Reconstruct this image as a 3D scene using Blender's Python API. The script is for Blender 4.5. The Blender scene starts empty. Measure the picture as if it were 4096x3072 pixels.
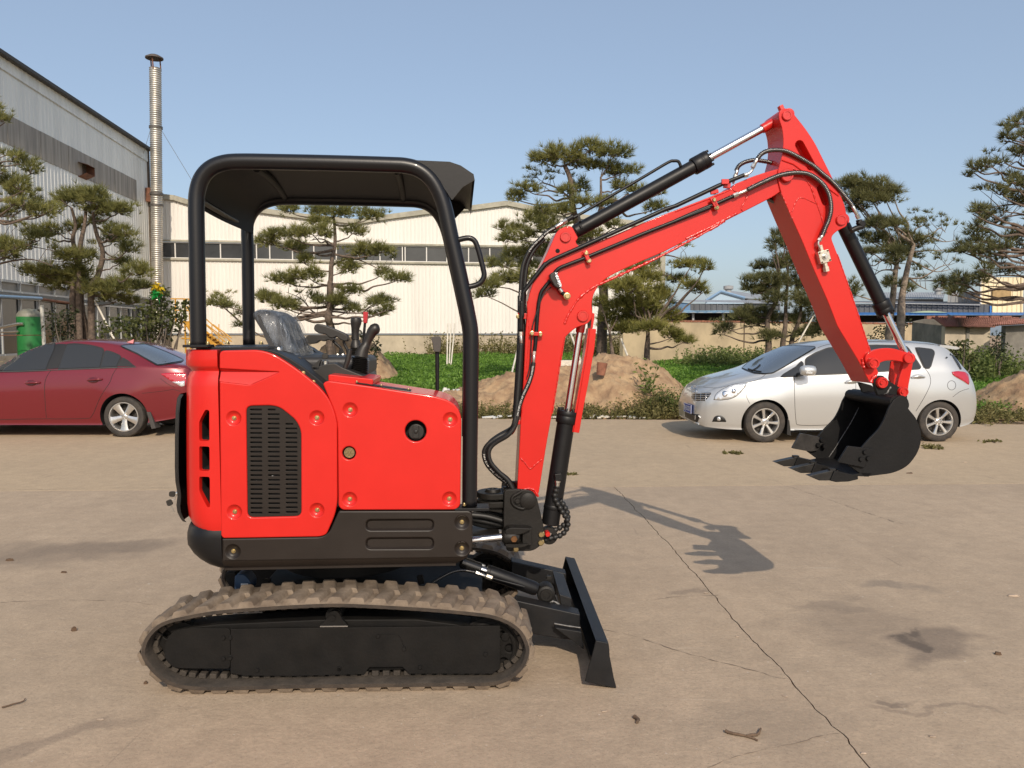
import bpy, bmesh, math, random
import numpy as np
from mathutils import Vector, Matrix
from mathutils.bvhtree import BVHTree
from mathutils.geometry import delaunay_2d_cdt

random.seed(7); RNG = np.random.default_rng(7)
SC = bpy.context.scene
COL = SC.collection
R = math.radians

# ------------------------------------------------------------------ camera
CAM_H = 1.62; FPX = 3077.0; PITCH = R(3.70)
cam_d = bpy.data.cameras.new('camera'); cam = bpy.data.objects.new('camera', cam_d); COL.objects.link(cam)
cam.location = (0, 0, CAM_H); cam.rotation_euler = (R(90) - PITCH, 0, 0)
cam_d.sensor_width = 36; cam_d.lens = FPX / 4096 * 36
cam_d.clip_start = 0.05; cam_d.clip_end = 3000
SC.camera = cam

# ------------------------------------------------------------------ sky, sun, exposure
SUN_DIR = Vector((-0.26, 1.57, -1.12)).normalized()          # the way the light travels
W = bpy.data.worlds.new('World'); SC.world = W; W.use_nodes = True
wn = W.node_tree.nodes; wl = W.node_tree.links; wn.clear()
sky = wn.new('ShaderNodeTexSky'); sky.sky_type = 'NISHITA'; sky.sun_disc = False
sky.sun_elevation = math.asin(-SUN_DIR.z); sky.sun_rotation = math.atan2(-SUN_DIR.x, -SUN_DIR.y)
sky.altitude = 0; sky.air_density = 1.0; sky.dust_density = 2.4; sky.ozone_density = 1.2
bg = wn.new('ShaderNodeBackground'); bg.inputs['Strength'].default_value = 0.15
wo = wn.new('ShaderNodeOutputWorld')
hz = wn.new('ShaderNodeMixRGB'); hz.inputs[0].default_value = .50; hz.inputs[2].default_value = (2.15, 2.62, 3.30, 1)     # thin even haze over the whole sky
wl.new(sky.outputs[0], hz.inputs[1]); wl.new(hz.outputs[0], bg.inputs[0]); wl.new(bg.outputs[0], wo.inputs[0])
sun_d = bpy.data.lights.new('sun', 'SUN'); sun_d.energy = 3.1; sun_d.angle = R(0.55); sun_d.color = (1.0, 0.875, 0.72)
sun = bpy.data.objects.new('sun', sun_d); COL.objects.link(sun); sun.location = (5, -20, 20)
sun.rotation_euler = SUN_DIR.to_track_quat('-Z', 'Y').to_euler()
SC.view_settings.view_transform = 'Standard'
try: SC.view_settings.look = 'None'
except Exception: pass
SC.view_settings.exposure = 0.22; SC.view_settings.gamma = 1.0; SC.view_settings.use_curve_mapping = False

# ------------------------------------------------------------------ measuring: photograph pixels to rays, planes and frames
CR = {'A':(640,1180,.34358),'B':(640,1400,.5727),'C':(1200,1400,.57266),'E':(1800,1700,.69307),'F':(520,2200,.39783),'G':(1300,2200,.40687),'H':(700,580,.5877),'I':(1900,500,.48216),'J':(2700,400,.42194),'K':(3000,1000,.57266),'L':(2700,1300,.5651),'M':(0,1150,.39177),'N':(0,200,.6628),'O':(1900,1100,.69284),'Q':(1000,1150,.36166),'R':(2500,1000,.72152),'S':(3300,400,.60257),'T':(1700,1300,.49729),'U':(2100,1800,.90235),'V':(0,1700,.82742),'W':(3700,1200,.36164),'X':(600,1100,.18083),'Y':(640,600,.51225),'Z':(1850,1900,.24108),'D':(0,0,1.85172)}
CAMP = np.array((0.0, 0.0, CAM_H))
def C(k, *p):
    a, b, s = CR[k]
    return [(a + x * s, b + y * s) for x, y in p]
def ray(p):
    x = (p[0] - 2048) / FPX; y = -(p[1] - 1536) / FPX; c, s = math.cos(PITCH), math.sin(PITCH)
    return np.array((x, c + y * s, -s + y * c))
def atY(p, Y):
    d = ray(p); return CAMP + d * (Y / d[1])
def atG(p, z=0.0):
    d = ray(p); return CAMP + d * ((z - CAM_H) / d[2])
class Frame:
    def __init__(s, yaw, o=(0, 0, 0)):
        s.a = R(yaw); s.U = np.array((math.cos(s.a), math.sin(s.a), 0)); s.V = np.array((-math.sin(s.a), math.cos(s.a), 0)); s.o = np.array(o, float)
    def un(s, p, v):
        d = ray(p); t = (v - (CAMP - s.o) @ s.V) / (d @ s.V); w = CAMP + d * t - s.o
        return (float(w @ s.U), float(w[2]))
    def uns(s, k, v, *p): return [s.un(q, v) for q in C(k, *p)]
    def w(s, u, v, z): return s.o + s.U * u + s.V * v + np.array((0, 0, z))
    def p3(s, k, v, *p): return [s.w(a[0], v, a[1]) for a in s.uns(k, v, *p)]
def smooth(pts, n=6, closed=False):
    pts = [np.array(p, float) for p in pts]; N = len(pts); out = []
    rng = range(N if closed else N - 1)
    for i in rng:
        if closed: p0, p1, p2, p3 = pts[i-1], pts[i], pts[(i+1) % N], pts[(i+2) % N]
        else: p0, p1, p2, p3 = pts[max(i-1, 0)], pts[i], pts[i+1], pts[min(i+2, N-1)]
        for j in range(n):
            t = j / n
            out.append(.5 * ((2*p1) + (-p0+p2)*t + (2*p0-5*p1+4*p2-p3)*t*t + (-p0+3*p1-3*p2+p3)*t**3))
    if not closed: out.append(pts[-1])
    return out
def resample(pts, step=None, n=None, closed=False):
    P = np.array(pts, float)
    if closed: P = np.vstack([P, P[:1]])
    L = np.r_[0, np.cumsum(np.linalg.norm(np.diff(P, axis=0), axis=1))]
    if n is None: n = max(2, int(round(L[-1] / step)) + (0 if closed else 1))
    s = np.linspace(0, L[-1], n + 1)[:-1] if closed else np.linspace(0, L[-1], n)
    return [np.array([np.interp(q, L, P[:, k]) for k in range(P.shape[1])]) for q in s]
def rnd(pts, r, n=5):
    out = []; N = len(pts)
    for i in range(N):
        rr = r[i] if isinstance(r, (list, tuple)) else r
        p = np.array(pts[i], float); a = np.array(pts[i-1], float) - p; b = np.array(pts[(i+1) % N], float) - p
        la, lb = np.linalg.norm(a), np.linalg.norm(b)
        d = min(rr, la * .48, lb * .48)
        if d < 1e-4: out.append(tuple(p)); continue
        A, B = p + a / la * d, p + b / lb * d
        for j in range(n + 1):
            t = j / n; q = A * (1-t)**2 + p * 2*t*(1-t) + B * t*t
            out.append(tuple(q))
    return out
def circ(u, z, r, n=24, a0=0): return [(u + r*math.cos(a0 + 2*math.pi*i/n), z + r*math.sin(a0 + 2*math.pi*i/n)) for i in range(n)]

# ------------------------------------------------------------------ materials
def lnk(nt, a, b): nt.links.new(a, b)
def pmat(name, col, rough=.5, metal=0, coat=0, var=0, vs=4, bump=0, bs=60, col2=None, vdet=5, stretch=None, transl=0, spec=.5, dust=None, dustamt=0, crough=.06):
    m = bpy.data.materials.new(name); m.use_nodes = True; nt = m.node_tree; n = nt.nodes; b = n['Principled BSDF']
    b.inputs['Base Color'].default_value = (*col, 1); b.inputs['Roughness'].default_value = rough; b.inputs['Metallic'].default_value = metal
    b.inputs['Coat Weight'].default_value = coat; b.inputs['Coat Roughness'].default_value = crough; b.inputs['Specular IOR Level'].default_value = spec
    geo = n.new('ShaderNodeNewGeometry'); pos = geo.outputs['Position']
    if stretch:
        mp = n.new('ShaderNodeMapping'); mp.inputs['Scale'].default_value = stretch; lnk(nt, pos, mp.inputs[0]); pos = mp.outputs[0]
    last = None
    if var or col2:
        t = n.new('ShaderNodeTexNoise'); t.inputs['Scale'].default_value = vs; t.inputs['Detail'].default_value = vdet; t.inputs['Roughness'].default_value = .62; lnk(nt, pos, t.inputs['Vector'])
        r = n.new('ShaderNodeValToRGB'); c2 = col2 or tuple(x * (1 - var) for x in col)
        r.color_ramp.elements[0].color = (*c2, 1); r.color_ramp.elements[1].color = (*(col if col2 else tuple(min(1, x * (1 + var * .6)) for x in col)), 1)
        r.color_ramp.elements[0].position = .36; r.color_ramp.elements[1].position = .64
        lnk(nt, t.outputs[0], r.inputs[0]); last = r.outputs[0]
        rr = n.new('ShaderNodeMapRange'); rr.inputs[3].default_value = max(.02, rough - .08); rr.inputs[4].default_value = min(1, rough + .12); lnk(nt, t.outputs[0], rr.inputs[0]); lnk(nt, rr.outputs[0], b.inputs['Roughness'])
    if dust:
        t2 = n.new('ShaderNodeTexNoise'); t2.inputs['Scale'].default_value = 9; t2.inputs['Detail'].default_value = 8; t2.inputs['Roughness'].default_value = .7; lnk(nt, geo.outputs['Position'], t2.inputs['Vector'])
        r2 = n.new('ShaderNodeMapRange'); r2.inputs[1].default_value = .38; r2.inputs[2].default_value = .72; r2.inputs[3].default_value = 0; r2.inputs[4].default_value = dustamt; lnk(nt, t2.outputs[0], r2.inputs[0])
        mx = n.new('ShaderNodeMixRGB'); mx.inputs[1].default_value = (*col, 1); mx.inputs[2].default_value = (*dust, 1); lnk(nt, r2.outputs[0], mx.inputs[0])
        if last: lnk(nt, last, mx.inputs[1])
        last = mx.outputs[0]
    if last: lnk(nt, last, b.inputs['Base Color'])
    if bump:
        t3 = n.new('ShaderNodeTexNoise'); t3.inputs['Scale'].default_value = bs; t3.inputs['Detail'].default_value = 4; lnk(nt, pos, t3.inputs['Vector'])
        bm_ = n.new('ShaderNodeBump'); bm_.inputs['Strength'].default_value = bump; bm_.inputs['Distance'].default_value = .02; lnk(nt, t3.outputs[0], bm_.inputs['Height']); lnk(nt, bm_.outputs[0], b.inputs['Normal'])
    if transl:
        out = n['Material Output']; tr = n.new('ShaderNodeBsdfTranslucent'); tr.inputs[0].default_value = (*col, 1)
        if last: lnk(nt, last, tr.inputs[0])
        ms = n.new('ShaderNodeMixShader'); ms.inputs[0].default_value = transl; lnk(nt, b.outputs[0], ms.inputs[1]); lnk(nt, tr.outputs[0], ms.inputs[2]); lnk(nt, ms.outputs[0], out.inputs[0])
    return m
def glassmat(name, col, rough=.03, alpha=.0):
    m = pmat(name, col, rough, 0, 0, spec=.5)
    if alpha:
        nt = m.node_tree; n = nt.nodes; tr = n.new('ShaderNodeBsdfTransparent'); tr.inputs[0].default_value = (.55, .58, .6, 1); ms = n.new('ShaderNodeMixShader'); ms.inputs[0].default_value = alpha
        lnk(nt, n['Principled BSDF'].outputs[0], ms.inputs[1]); lnk(nt, tr.outputs[0], ms.inputs[2]); lnk(nt, ms.outputs[0], n['Material Output'].inputs[0])
    return m
DUST = (.30, .23, .16)
RED = pmat('red_paint', (.58, .0135, .0085), .40, 0, .35, var=.05, vs=3, bump=.012, bs=45, crough=.10, spec=.3)
REDC = pmat('red_paint_castings', (.56, .0145, .010), .34, 0, .35, var=.10, vs=8, bump=.05, bs=40)
BLK = pmat('black_satin_paint', (.0065, .0065, .0075), .42, 0, 0, var=.25, vs=6, bump=.02, bs=90, dust=DUST, dustamt=.005, spec=.35)
BLKT = pmat('black_tube_paint', (.006, .006, .0075), .36, 0, .1, bump=.02, bs=120, spec=.4)
BLKD = pmat('black_dusty_steel', (.006, .0056, .0054), .62, 0, 0, var=.3, vs=7, bump=.06, bs=70, dust=DUST, dustamt=.012, spec=.22)
BROWN = pmat('dark_brown_satin_panel', (.0165, .0118, .0092), .42, 0, 0, var=.12, vs=5, bump=.02, bs=140, spec=.38)
RUB = pmat('dusty_track_rubber', (.215, .167, .122), .9, 0, 0, var=.3, vs=9, bump=.25, bs=60, col2=(.115, .085, .06))
RUBD = pmat('dark_track_rubber', (.038, .031, .025), .85, 0, 0, var=.35, vs=12, bump=.2, bs=70, dust=DUST, dustamt=.10)
RUBM = pmat('grimy_rubber_edge', (.056, .042, .031), .88, var=.35, vs=11, bump=.25, bs=70, col2=(.028, .022, .018)); ROOFB = pmat('black_roof_underside', (.006, .006, .0075), .6, spec=.18, bump=.02, bs=60)
RBEAD = pmat('glossy_red_weld', (.56, .0145, .010), .32, 0, .55, bump=.15, bs=80, crough=.16)
HOSE = pmat('hose_rubber', (.012, .012, .012), .5, 0, 0, bump=.05, bs=200)
CHROME = pmat('chrome_rod', (.78, .78, .80), .2, 1)
STEEL = pmat('zinc_fitting', (.62, .60, .56), .32, 1, bump=.05, bs=120)
SPIRAL = pmat('spiral_steel_guard', (.14, .135, .13), .28, 1, bump=.05, bs=150)
GOLD = pmat('yellow_zinc_bolt', (.52, .42, .22), .34, 1)
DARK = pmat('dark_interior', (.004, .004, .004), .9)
VINYL = pmat('grey_vinyl', (.030, .030, .032), .5, bump=.05, bs=90)
PLAST = pmat('black_plastic', (.014, .013, .012), .45, bump=.04, bs=180, dust=DUST, dustamt=.05)
KNOBRED = pmat('red_knob_plastic', (.45, .02, .03), .35)
BLUEM = pmat('blue_motor_paint', (.015, .045, .10), .5, var=.3, dust=DUST, dustamt=.05)
WHITEP = pmat('white_print', (.75, .75, .72), .6)
LABEL = pmat('pale_sticker', (.55, .58, .62), .5)

# ------------------------------------------------------------------ objects
WL = {}
def tag(o, label=None, cat=None, group=None, kind=None):
    if label: o['label'] = label
    if cat: o['category'] = cat
    if group: o['group'] = group
    if kind: o['kind'] = kind
    return o
def thing(name, label, cat, loc, group=None):
    o = bpy.data.objects.new(name, None); COL.objects.link(o); o.location = loc; o.empty_display_size = .2
    WL[o.name] = np.array(loc, float); return tag(o, label, cat, group)
def wl_of(o): return WL.get(o.name, np.zeros(3)) if o is not None else np.zeros(3)
def put(name, me, parent=None, loc=None):
    o = bpy.data.objects.new(name, me); COL.objects.link(o)
    if parent is not None: o.parent = parent
    base = wl_of(parent); l = base if loc is None else np.array(loc, float)
    o.location = l - base; WL[o.name] = l
    return o
def finish(me, sm=35):
    if sm is None: return
    me.polygons.foreach_set('use_smooth', np.ones(len(me.polygons), bool))
    if sm < 180: me.set_sharp_from_angle(angle=R(sm))
def bevel(o, w, seg=2, ang=40):
    m = o.modifiers.new('bevel', 'BEVEL'); m.width = w; m.segments = seg; m.limit_method = 'ANGLE'; m.angle_limit = R(ang); m.harden_normals = True
    return o
class MB:
    def __init__(s): s.v = []; s.f = []; s.m = []; s.mi = 0
    def add(s, V, Fs):
        b = len(s.v); s.v += [tuple(map(float, p)) for p in V]; s.f += [tuple(b + i for i in f) for f in Fs]; s.m += [s.mi] * len(Fs); return s
    def box(s, c, d, U=(1,0,0), V=(0,1,0), W=(0,0,1)):
        c = np.array(c, float); U, V, W = (np.array(x, float) for x in (U, V, W)); P = []
        for k in (-1, 1):
            for j in (-1, 1):
                for i in (-1, 1): P.append(c + U*i*d[0]/2 + V*j*d[1]/2 + W*k*d[2]/2)
        return s.add(P, [(0,2,3,1),(4,5,7,6),(0,1,5,4),(2,6,7,3),(0,4,6,2),(1,3,7,5)])
    def beam(s, p0, p1, w, h, side=(0,1,0)):
        p0, p1 = np.array(p0, float), np.array(p1, float); a = p1 - p0; L = np.linalg.norm(a); a /= L
        sd = np.array(side, float); sd -= a * (sd @ a); sd /= np.linalg.norm(sd); up = np.cross(a, sd)
        return s.box((p0 + p1) / 2, (L, w, h), a, sd, up)
    def tube(s, pts, r, n=10, cap=True, closed=False):
        P = [np.array(p, float) for p in pts]; N = len(P); rs = r if hasattr(r, '__len__') else [r] * N
        t0 = P[1] - P[0]; t0 = t0 / (np.linalg.norm(t0) + 1e-12); ref = np.array((0, 0, 1.)) if abs(t0[2]) < .9 else np.array((0, 1., 0))
        a = np.cross(t0, ref); a /= np.linalg.norm(a); V = []
        for i in range(N):
            t = (P[(i+1) % N] - P[i-1]) if closed else (P[min(i+1, N-1)] - P[max(i-1, 0)])
            t = t / (np.linalg.norm(t) + 1e-12); a = a - t * (a @ t); a /= (np.linalg.norm(a) + 1e-12); b = np.cross(t, a)
            for k in range(n):
                th = 2*math.pi*k/n; V.append(P[i] + (a*math.cos(th) + b*math.sin(th)) * rs[i])
        Fs = []
        for i in range(N if closed else N - 1):
            j = (i + 1) % N
            for k in range(n): Fs.append((i*n+k, i*n+(k+1) % n, j*n+(k+1) % n, j*n+k))
        if cap and not closed: Fs += [tuple(range(n-1, -1, -1)), tuple((N-1)*n + k for k in range(n))]
        return s.add(V, Fs)
    def cyl(s, p0, p1, r, r1=None, n=20):
        return s.tube([p0, p1], [r, r if r1 is None else r1], n)
    def lathe(s, prof, o, ax, n=28, close=False):
        o = np.array(o, float); ax = np.array(ax, float); ax /= np.linalg.norm(ax)
        ref = np.array((0, 0, 1.)) if abs(ax[2]) < .9 else np.array((1., 0, 0)); a = np.cross(ax, ref); a /= np.linalg.norm(a); b = np.cross(ax, a)
        V = []; M = len(prof)
        for k in range(n):
            th = 2*math.pi*k/n; d = a*math.cos(th) + b*math.sin(th)
            for r, h in prof: V.append(o + d*r + ax*h)
        Fs = []
        for k in range(n):
            q = (k+1) % n
            for i in range(M if close else M-1): Fs.append((k*M+i, q*M+i, q*M+(i+1) % M, k*M+(i+1) % M))
        return s.add(V, Fs)
    def prism(s, poly, fr, v0, v1):
        N = len(poly); V = [fr.w(p[0], v0, p[1]) for p in poly] + [fr.w(p[0], v1, p[1]) for p in poly]
        A = sum(poly[i-1][0]*poly[i][1] - poly[i][0]*poly[i-1][1] for i in range(N))
        Fs = [tuple(range(N)), tuple(range(2*N-1, N-1, -1))] + [(i, i + N, (i+1) % N + N, (i+1) % N) for i in range(N)]
        if A < 0: Fs = [f[::-1] for f in Fs]
        return s.add(V, Fs)
    def grid(s, rows, flip=False, closeu=False):
        nu, nv = len(rows), len(rows[0]); V = [p for r in rows for p in r]; Fs = []
        for i in range(nu if closeu else nu - 1):
            for j in range(nv - 1):
                a, b = i, (i+1) % nu; f = (a*nv+j, b*nv+j, b*nv+j+1, a*nv+j+1); Fs.append(f[::-1] if flip else f)
        return s.add(V, Fs)
    def build(s, name, mat, parent=None, sm=35, bev=0, seg=2, loc=None, fixn=False):
        V = np.array(s.v); mats = mat if isinstance(mat, (list, tuple)) else [mat]
        if parent is not None: l = wl_of(parent) if loc is None else np.array(loc, float)
        elif loc is not None: l = np.array(loc, float)
        else: l = np.array(((V[:,0].min()+V[:,0].max())/2, (V[:,1].min()+V[:,1].max())/2, V[:,2].min()))
        me = bpy.data.meshes.new(name); me.from_pydata((V - l).tolist(), [], s.f)
        for m in mats: me.materials.append(m)
        if len(mats) > 1: me.polygons.foreach_set('material_index', np.array(s.m, np.int32))
        if fixn:
            bm = bmesh.new(); bm.from_mesh(me); bmesh.ops.recalc_face_normals(bm, faces=bm.faces); bm.to_mesh(me); bm.free()
        me.update(); finish(me, sm)
        o = put(name, me, parent, l)
        if bev: bevel(o, bev, seg)
        return o
def fastmesh(name, V, F, mats, mi=None, smooth=False):
    me = bpy.data.meshes.new(name); V = np.asarray(V, np.float32); F = np.asarray(F, np.int32); k = F.shape[1]
    me.vertices.add(len(V)); me.vertices.foreach_set('co', V.ravel())
    me.loops.add(F.size); me.loops.foreach_set('vertex_index', F.ravel())
    me.polygons.add(len(F)); me.polygons.foreach_set('loop_start', np.arange(0, F.size, k, dtype=np.int32))
    for m in (mats if isinstance(mats, (list, tuple)) else [mats]): me.materials.append(m)
    if mi is not None: me.polygons.foreach_set('material_index', np.asarray(mi, np.int32))
    if smooth: me.polygons.foreach_set('use_smooth', np.ones(len(F), bool))
    me.update(calc_edges=True); me.validate(); return me
def curve_mesh(outline, holes, th, bev, seg=2):
    cu = bpy.data.curves.new('shape', 'CURVE'); cu.dimensions = '2D'; cu.fill_mode = 'BOTH'
    cu.extrude = max(0, th/2 - bev); cu.bevel_depth = bev; cu.bevel_resolution = seg; cu.offset = -bev
    for pts in [outline] + list(holes):
        sp = cu.splines.new('POLY'); sp.points.add(len(pts) - 1); sp.use_cyclic_u = True
        for i, p in enumerate(pts): sp.points[i].co = (p[0], p[1], 0, 1)
    ob = bpy.data.objects.new('shape', cu); me = bpy.data.meshes.new_from_object(ob)
    bpy.data.objects.remove(ob); bpy.data.curves.remove(cu); return me
def fmat(fr, v, l=(0,0,0)):
    o = fr.o + fr.V * v - np.array(l, float)
    return Matrix(((fr.U[0], 0, -fr.V[0], o[0]), (fr.U[1], 0, -fr.V[1], o[1]), (0, 1, 0, o[2]), (0, 0, 0, 1)))
def panel(name, fr, outline, v, th, mat, parent, holes=(), bev=.004, seg=2, sm=40):
    """a plate whose near face lies in the plane v of the frame, with holes and rolled edges"""
    me = curve_mesh(outline, holes, th, bev, seg); l = wl_of(parent)
    me.name = name; me.transform(fmat(fr, v + th/2, l)); me.materials.clear(); me.materials.append(mat); finish(me, sm)
    return put(name, me, parent, l if parent is not None else None)
def text_mesh(txt, size, ext=.001, bold=0):
    cu = bpy.data.curves.new('lettering', 'FONT'); cu.body = txt; cu.size = size; cu.extrude = ext; cu.align_x = 'CENTER'; cu.align_y = 'CENTER'; cu.offset = bold
    ob = bpy.data.objects.new('lettering', cu); COL.objects.link(ob); bpy.context.view_layer.update()
    me = bpy.data.meshes.new_from_object(ob.evaluated_get(bpy.context.evaluated_depsgraph_get()))
    bpy.data.objects.remove(ob); bpy.data.curves.remove(cu); return me
def copy_at(src, parent, world):
    o = src.copy(); COL.objects.link(o); o.parent = parent; o.location = np.array(world, float) - wl_of(parent); WL[o.name] = np.array(world, float); return o
def boolean(o, cutter, op='DIFFERENCE'):
    m = o.modifiers.new('cut', 'BOOLEAN'); m.object = cutter; m.operation = op; m.solver = 'EXACT'
    try: m.material_mode = 'TRANSFER'
    except Exception: pass
    bpy.context.view_layer.update()
    me = bpy.data.meshes.new_from_object(o.evaluated_get(bpy.context.evaluated_depsgraph_get()))
    o.modifiers.clear(); o.data = me; bpy.data.objects.remove(cutter); return o
def rowmesh(fr, u, v, z): return fr.w(u, v, z)
# ================================================================== ground
def concrete(name, ca, cb, sandy):
    m = bpy.data.materials.new(name); m.use_nodes = True; nt = m.node_tree; n = nt.nodes; b = n['Principled BSDF']
    geo = n.new('ShaderNodeNewGeometry'); pos = geo.outputs['Position']
    def noise(sc, det=6, rough=.6, stretch=None, dist=0):
        t = n.new('ShaderNodeTexNoise'); t.inputs['Scale'].default_value = sc; t.inputs['Detail'].default_value = det; t.inputs['Roughness'].default_value = rough; t.inputs['Distortion'].default_value = dist
        if stretch:
            mp = n.new('ShaderNodeMapping'); mp.inputs['Scale'].default_value = stretch[:3]; mp.inputs['Rotation'].default_value = (0, 0, stretch[3]); lnk(nt, pos, mp.inputs[0]); lnk(nt, mp.outputs[0], t.inputs['Vector'])
        else: lnk(nt, pos, t.inputs['Vector'])
        return t.outputs[0]
    def rng(v, a, e, lo=0, hi=1):
        r = n.new('ShaderNodeMapRange'); r.inputs[1].default_value = a; r.inputs[2].default_value = e; r.inputs[3].default_value = lo; r.inputs[4].default_value = hi; lnk(nt, v, r.inputs[0]); return r.outputs[0]
    def mix(f, a, c, mode='MIX'):
        x = n.new('ShaderNodeMixRGB'); x.blend_type = mode
        if isinstance(f, float): x.inputs[0].default_value = f
        else: lnk(nt, f, x.inputs[0])
        for i, q in ((1, a), (2, c)):
            if isinstance(q, tuple): x.inputs[i].default_value = (*q, 1)
            else: lnk(nt, q, x.inputs[i])
        return x.outputs[0]
    def mul(a, c):
        x = n.new('ShaderNodeMath'); x.operation = 'MULTIPLY'; lnk(nt, a, x.inputs[0])
        if isinstance(c, float): x.inputs[1].default_value = c
        else: lnk(nt, c, x.inputs[1])
        return x.outputs[0]
    col = mix(rng(noise(.55, 7, .62), .32, .68), ca, cb)
    col = mix(rng(noise(2.6, 8, .7, (1, .35, 1, .2)), .45, .75, 0, .5), col, sandy)
    col = mix(rng(noise(7, 8, .75), .40, .72, 0, .42), col, tuple(x*.62 for x in cb))
    col = mix(rng(noise(55, 3, .6), .35, .7, 0, .30), col, tuple(x*.55 for x in cb))
    col = mix(rng(noise(130, 2, .5), .64, .72, 0, .6), col, (.10, .085, .07))
    col = mix(rng(noise(34, 2, .5, (1, 1, 1, .6)), .70, .76, 0, .55), col, (.55, .49, .41))
    col = mix(mul(rng(noise(3.2, 3, .5, (.25, 9, 1, .10), .4), .68, .73, 0, .5), rng(noise(1.3, 2), .5, .62)), col, (.58, .50, .40))
    col = mix(mul(rng(noise(2.4, 4, .5, (7, .3, 1, .9), .6), .66, .72, 0, .42), rng(noise(.9, 2), .5, .65)), col, (.17, .135, .105))
    # old oil and water stains: each a patch at its own place on the slab
    dn = n.new('ShaderNodeTexNoise'); dn.inputs['Scale'].default_value = 2.2; dn.inputs['Detail'].default_value = 6; lnk(nt, pos, dn.inputs['Vector'])
    dv = n.new('ShaderNodeVectorMath'); dv.operation = 'SUBTRACT'; lnk(nt, dn.outputs[1], dv.inputs[0]); dv.inputs[1].default_value = (.5, .5, .5)
    ds = n.new('ShaderNodeVectorMath'); ds.operation = 'SCALE'; ds.inputs[3].default_value = .95; lnk(nt, dv.outputs[0], ds.inputs[0])
    pw = n.new('ShaderNodeVectorMath'); pw.operation = 'ADD'; lnk(nt, pos, pw.inputs[0]); lnk(nt, ds.outputs[0], pw.inputs[1])
    for (k, xy, rx, ry, ang, amt, cc) in STAINS:
        g = atG(C(k, xy)[0]); s1 = n.new('ShaderNodeVectorMath'); s1.operation = 'SUBTRACT'; lnk(nt, pw.outputs[0], s1.inputs[0]); s1.inputs[1].default_value = tuple(g)
        mp = n.new('ShaderNodeMapping'); mp.vector_type = 'TEXTURE'; mp.inputs['Rotation'].default_value = (0, 0, R(ang)); mp.inputs['Scale'].default_value = (rx, ry, 1); lnk(nt, s1.outputs[0], mp.inputs[0])
        ln = n.new('ShaderNodeVectorMath'); ln.operation = 'LENGTH'; lnk(nt, mp.outputs[0], ln.inputs[0]); col = mix(rng(ln.outputs['Value'], .55, 1.0, amt, 0), col, cc)
    lnk(nt, col, b.inputs['Base Color']); b.inputs['Roughness'].default_value = .88; b.inputs['Specular IOR Level'].default_value = .25
    bp = n.new('ShaderNodeBump'); bp.inputs['Strength'].default_value = .35; bp.inputs['Distance'].default_value = .012; lnk(nt, noise(28, 8, .7), bp.inputs['Height'])
    b2 = n.new('ShaderNodeBump'); b2.inputs['Strength'].default_value = .25; b2.inputs['Distance'].default_value = .05; lnk(nt, noise(3, 5, .6), b2.inputs['Height']); lnk(nt, bp.outputs[0], b2.inputs['Normal']); lnk(nt, b2.outputs[0], b.inputs['Normal'])
    return m
ST = (.115, .092, .078)
STAINS = [('U', (1850,880), .40, .22, 10, .50, ST), ('U', (1740,855), .10, .08, 0, .6, (.06,.05,.045)), ('U', (1650,600), .26, .13, -8, .45, (.17,.145,.12)), ('U', (1330,690), .30, .10, 5, .38, (.16,.13,.105)),
          ('V', (330,620), .85, .38, 8, .42, (.145,.115,.092)), ('V', (620,590), .6, .25, 5, .30, (.15,.12,.095)), ('V', (60,600), .6, .3, 5, .28, (.16,.128,.10)), ('U', (700,640), .2, .1, 5, .35, ST), ('U', (1450,770), .5, .3, 20, .22, ST), ('U', (1680,1115), .08, .05, 0, .5, ST), ('U', (1790,1180), .3,.04, -30, .3, ST), ('V', (120,1560), .5, .10, 28, .34, ST), ('U', (1000,1190), .6, .2, 10, .2, (.17,.14,.11))]
CON = concrete('yard_concrete', (.460,.355,.252), (.385,.298,.214), (.54,.42,.30))
CONF = concrete('dusty_yard_concrete', (.48,.368,.248), (.43,.332,.226), (.56,.43,.285))
SOIL = pmat('dry_soil', (.40,.275,.165), .95, var=.3, vs=1.5, bump=.6, bs=14, col2=(.27,.185,.11), vdet=8)
b = MB(); b.add([(-600,-80,-.08),(600,-80,-.08),(600,1500,-.08),(-600,1500,-.08)], [(0,1,2,3)]); tag(b.build('ground', SOIL, None, None), kind='structure')
def jag(P, step=.06, amp=.004, seed=0):
    g_ = np.random.default_rng(seed); Q = resample(P, step); w = 0; out = []
    for q in Q:
        w = .7*w + g_.normal(0, amp); out.append(np.array((q[0] + w, q[1] + g_.normal(0, amp*.5))))
    return out
jl = [atG(p)[:2] for p in C('D', (0,1060),(640,1056),(1330,1051.5))]; jr = [atG(p)[:2] for p in C('D', (1330,1051.5),(1800,1047),(2212,1045))]
jl[0] = np.array((-16, jl[0][1]-.45)); jr[-1] = np.array((20, jr[-1][1]+.4))
dg = [atG(p)[:2] for p in C('U', (392,158),(600,378),(800,602),(1000,832),(1160,1003),(1195,1055),(1400,1258),(1538,1412))] + [np.array((1.42, 1.2)), np.array((1.55,-8.0))]
JL, JR, DG = jag(jl, .12, .006, 1), jag(jr, .12, .006, 2), jag(dg, .035, .0035, 3)
def slab(name, poly, mat, z=0.0):
    N = len(poly); V = [(p[0], p[1], z) for p in poly] + [(p[0], p[1], z-.07) for p in poly]; b = MB(); A = sum(poly[i-1][0]*poly[i][1]-poly[i][0]*poly[i-1][1] for i in range(N))
    Fs = [tuple(range(N)), tuple(range(2*N-1,N-1,-1))] + [(i, i+N, (i+1)%N+N, (i+1)%N) for i in range(N)]
    b.add(V, Fs if A > 0 else [f[::-1] for f in Fs]); o = b.build(name, mat, None, 30); return tag(o, kind='structure')
g1 = np.array((.0032, 0)); g2 = np.array((0, .003))
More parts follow.
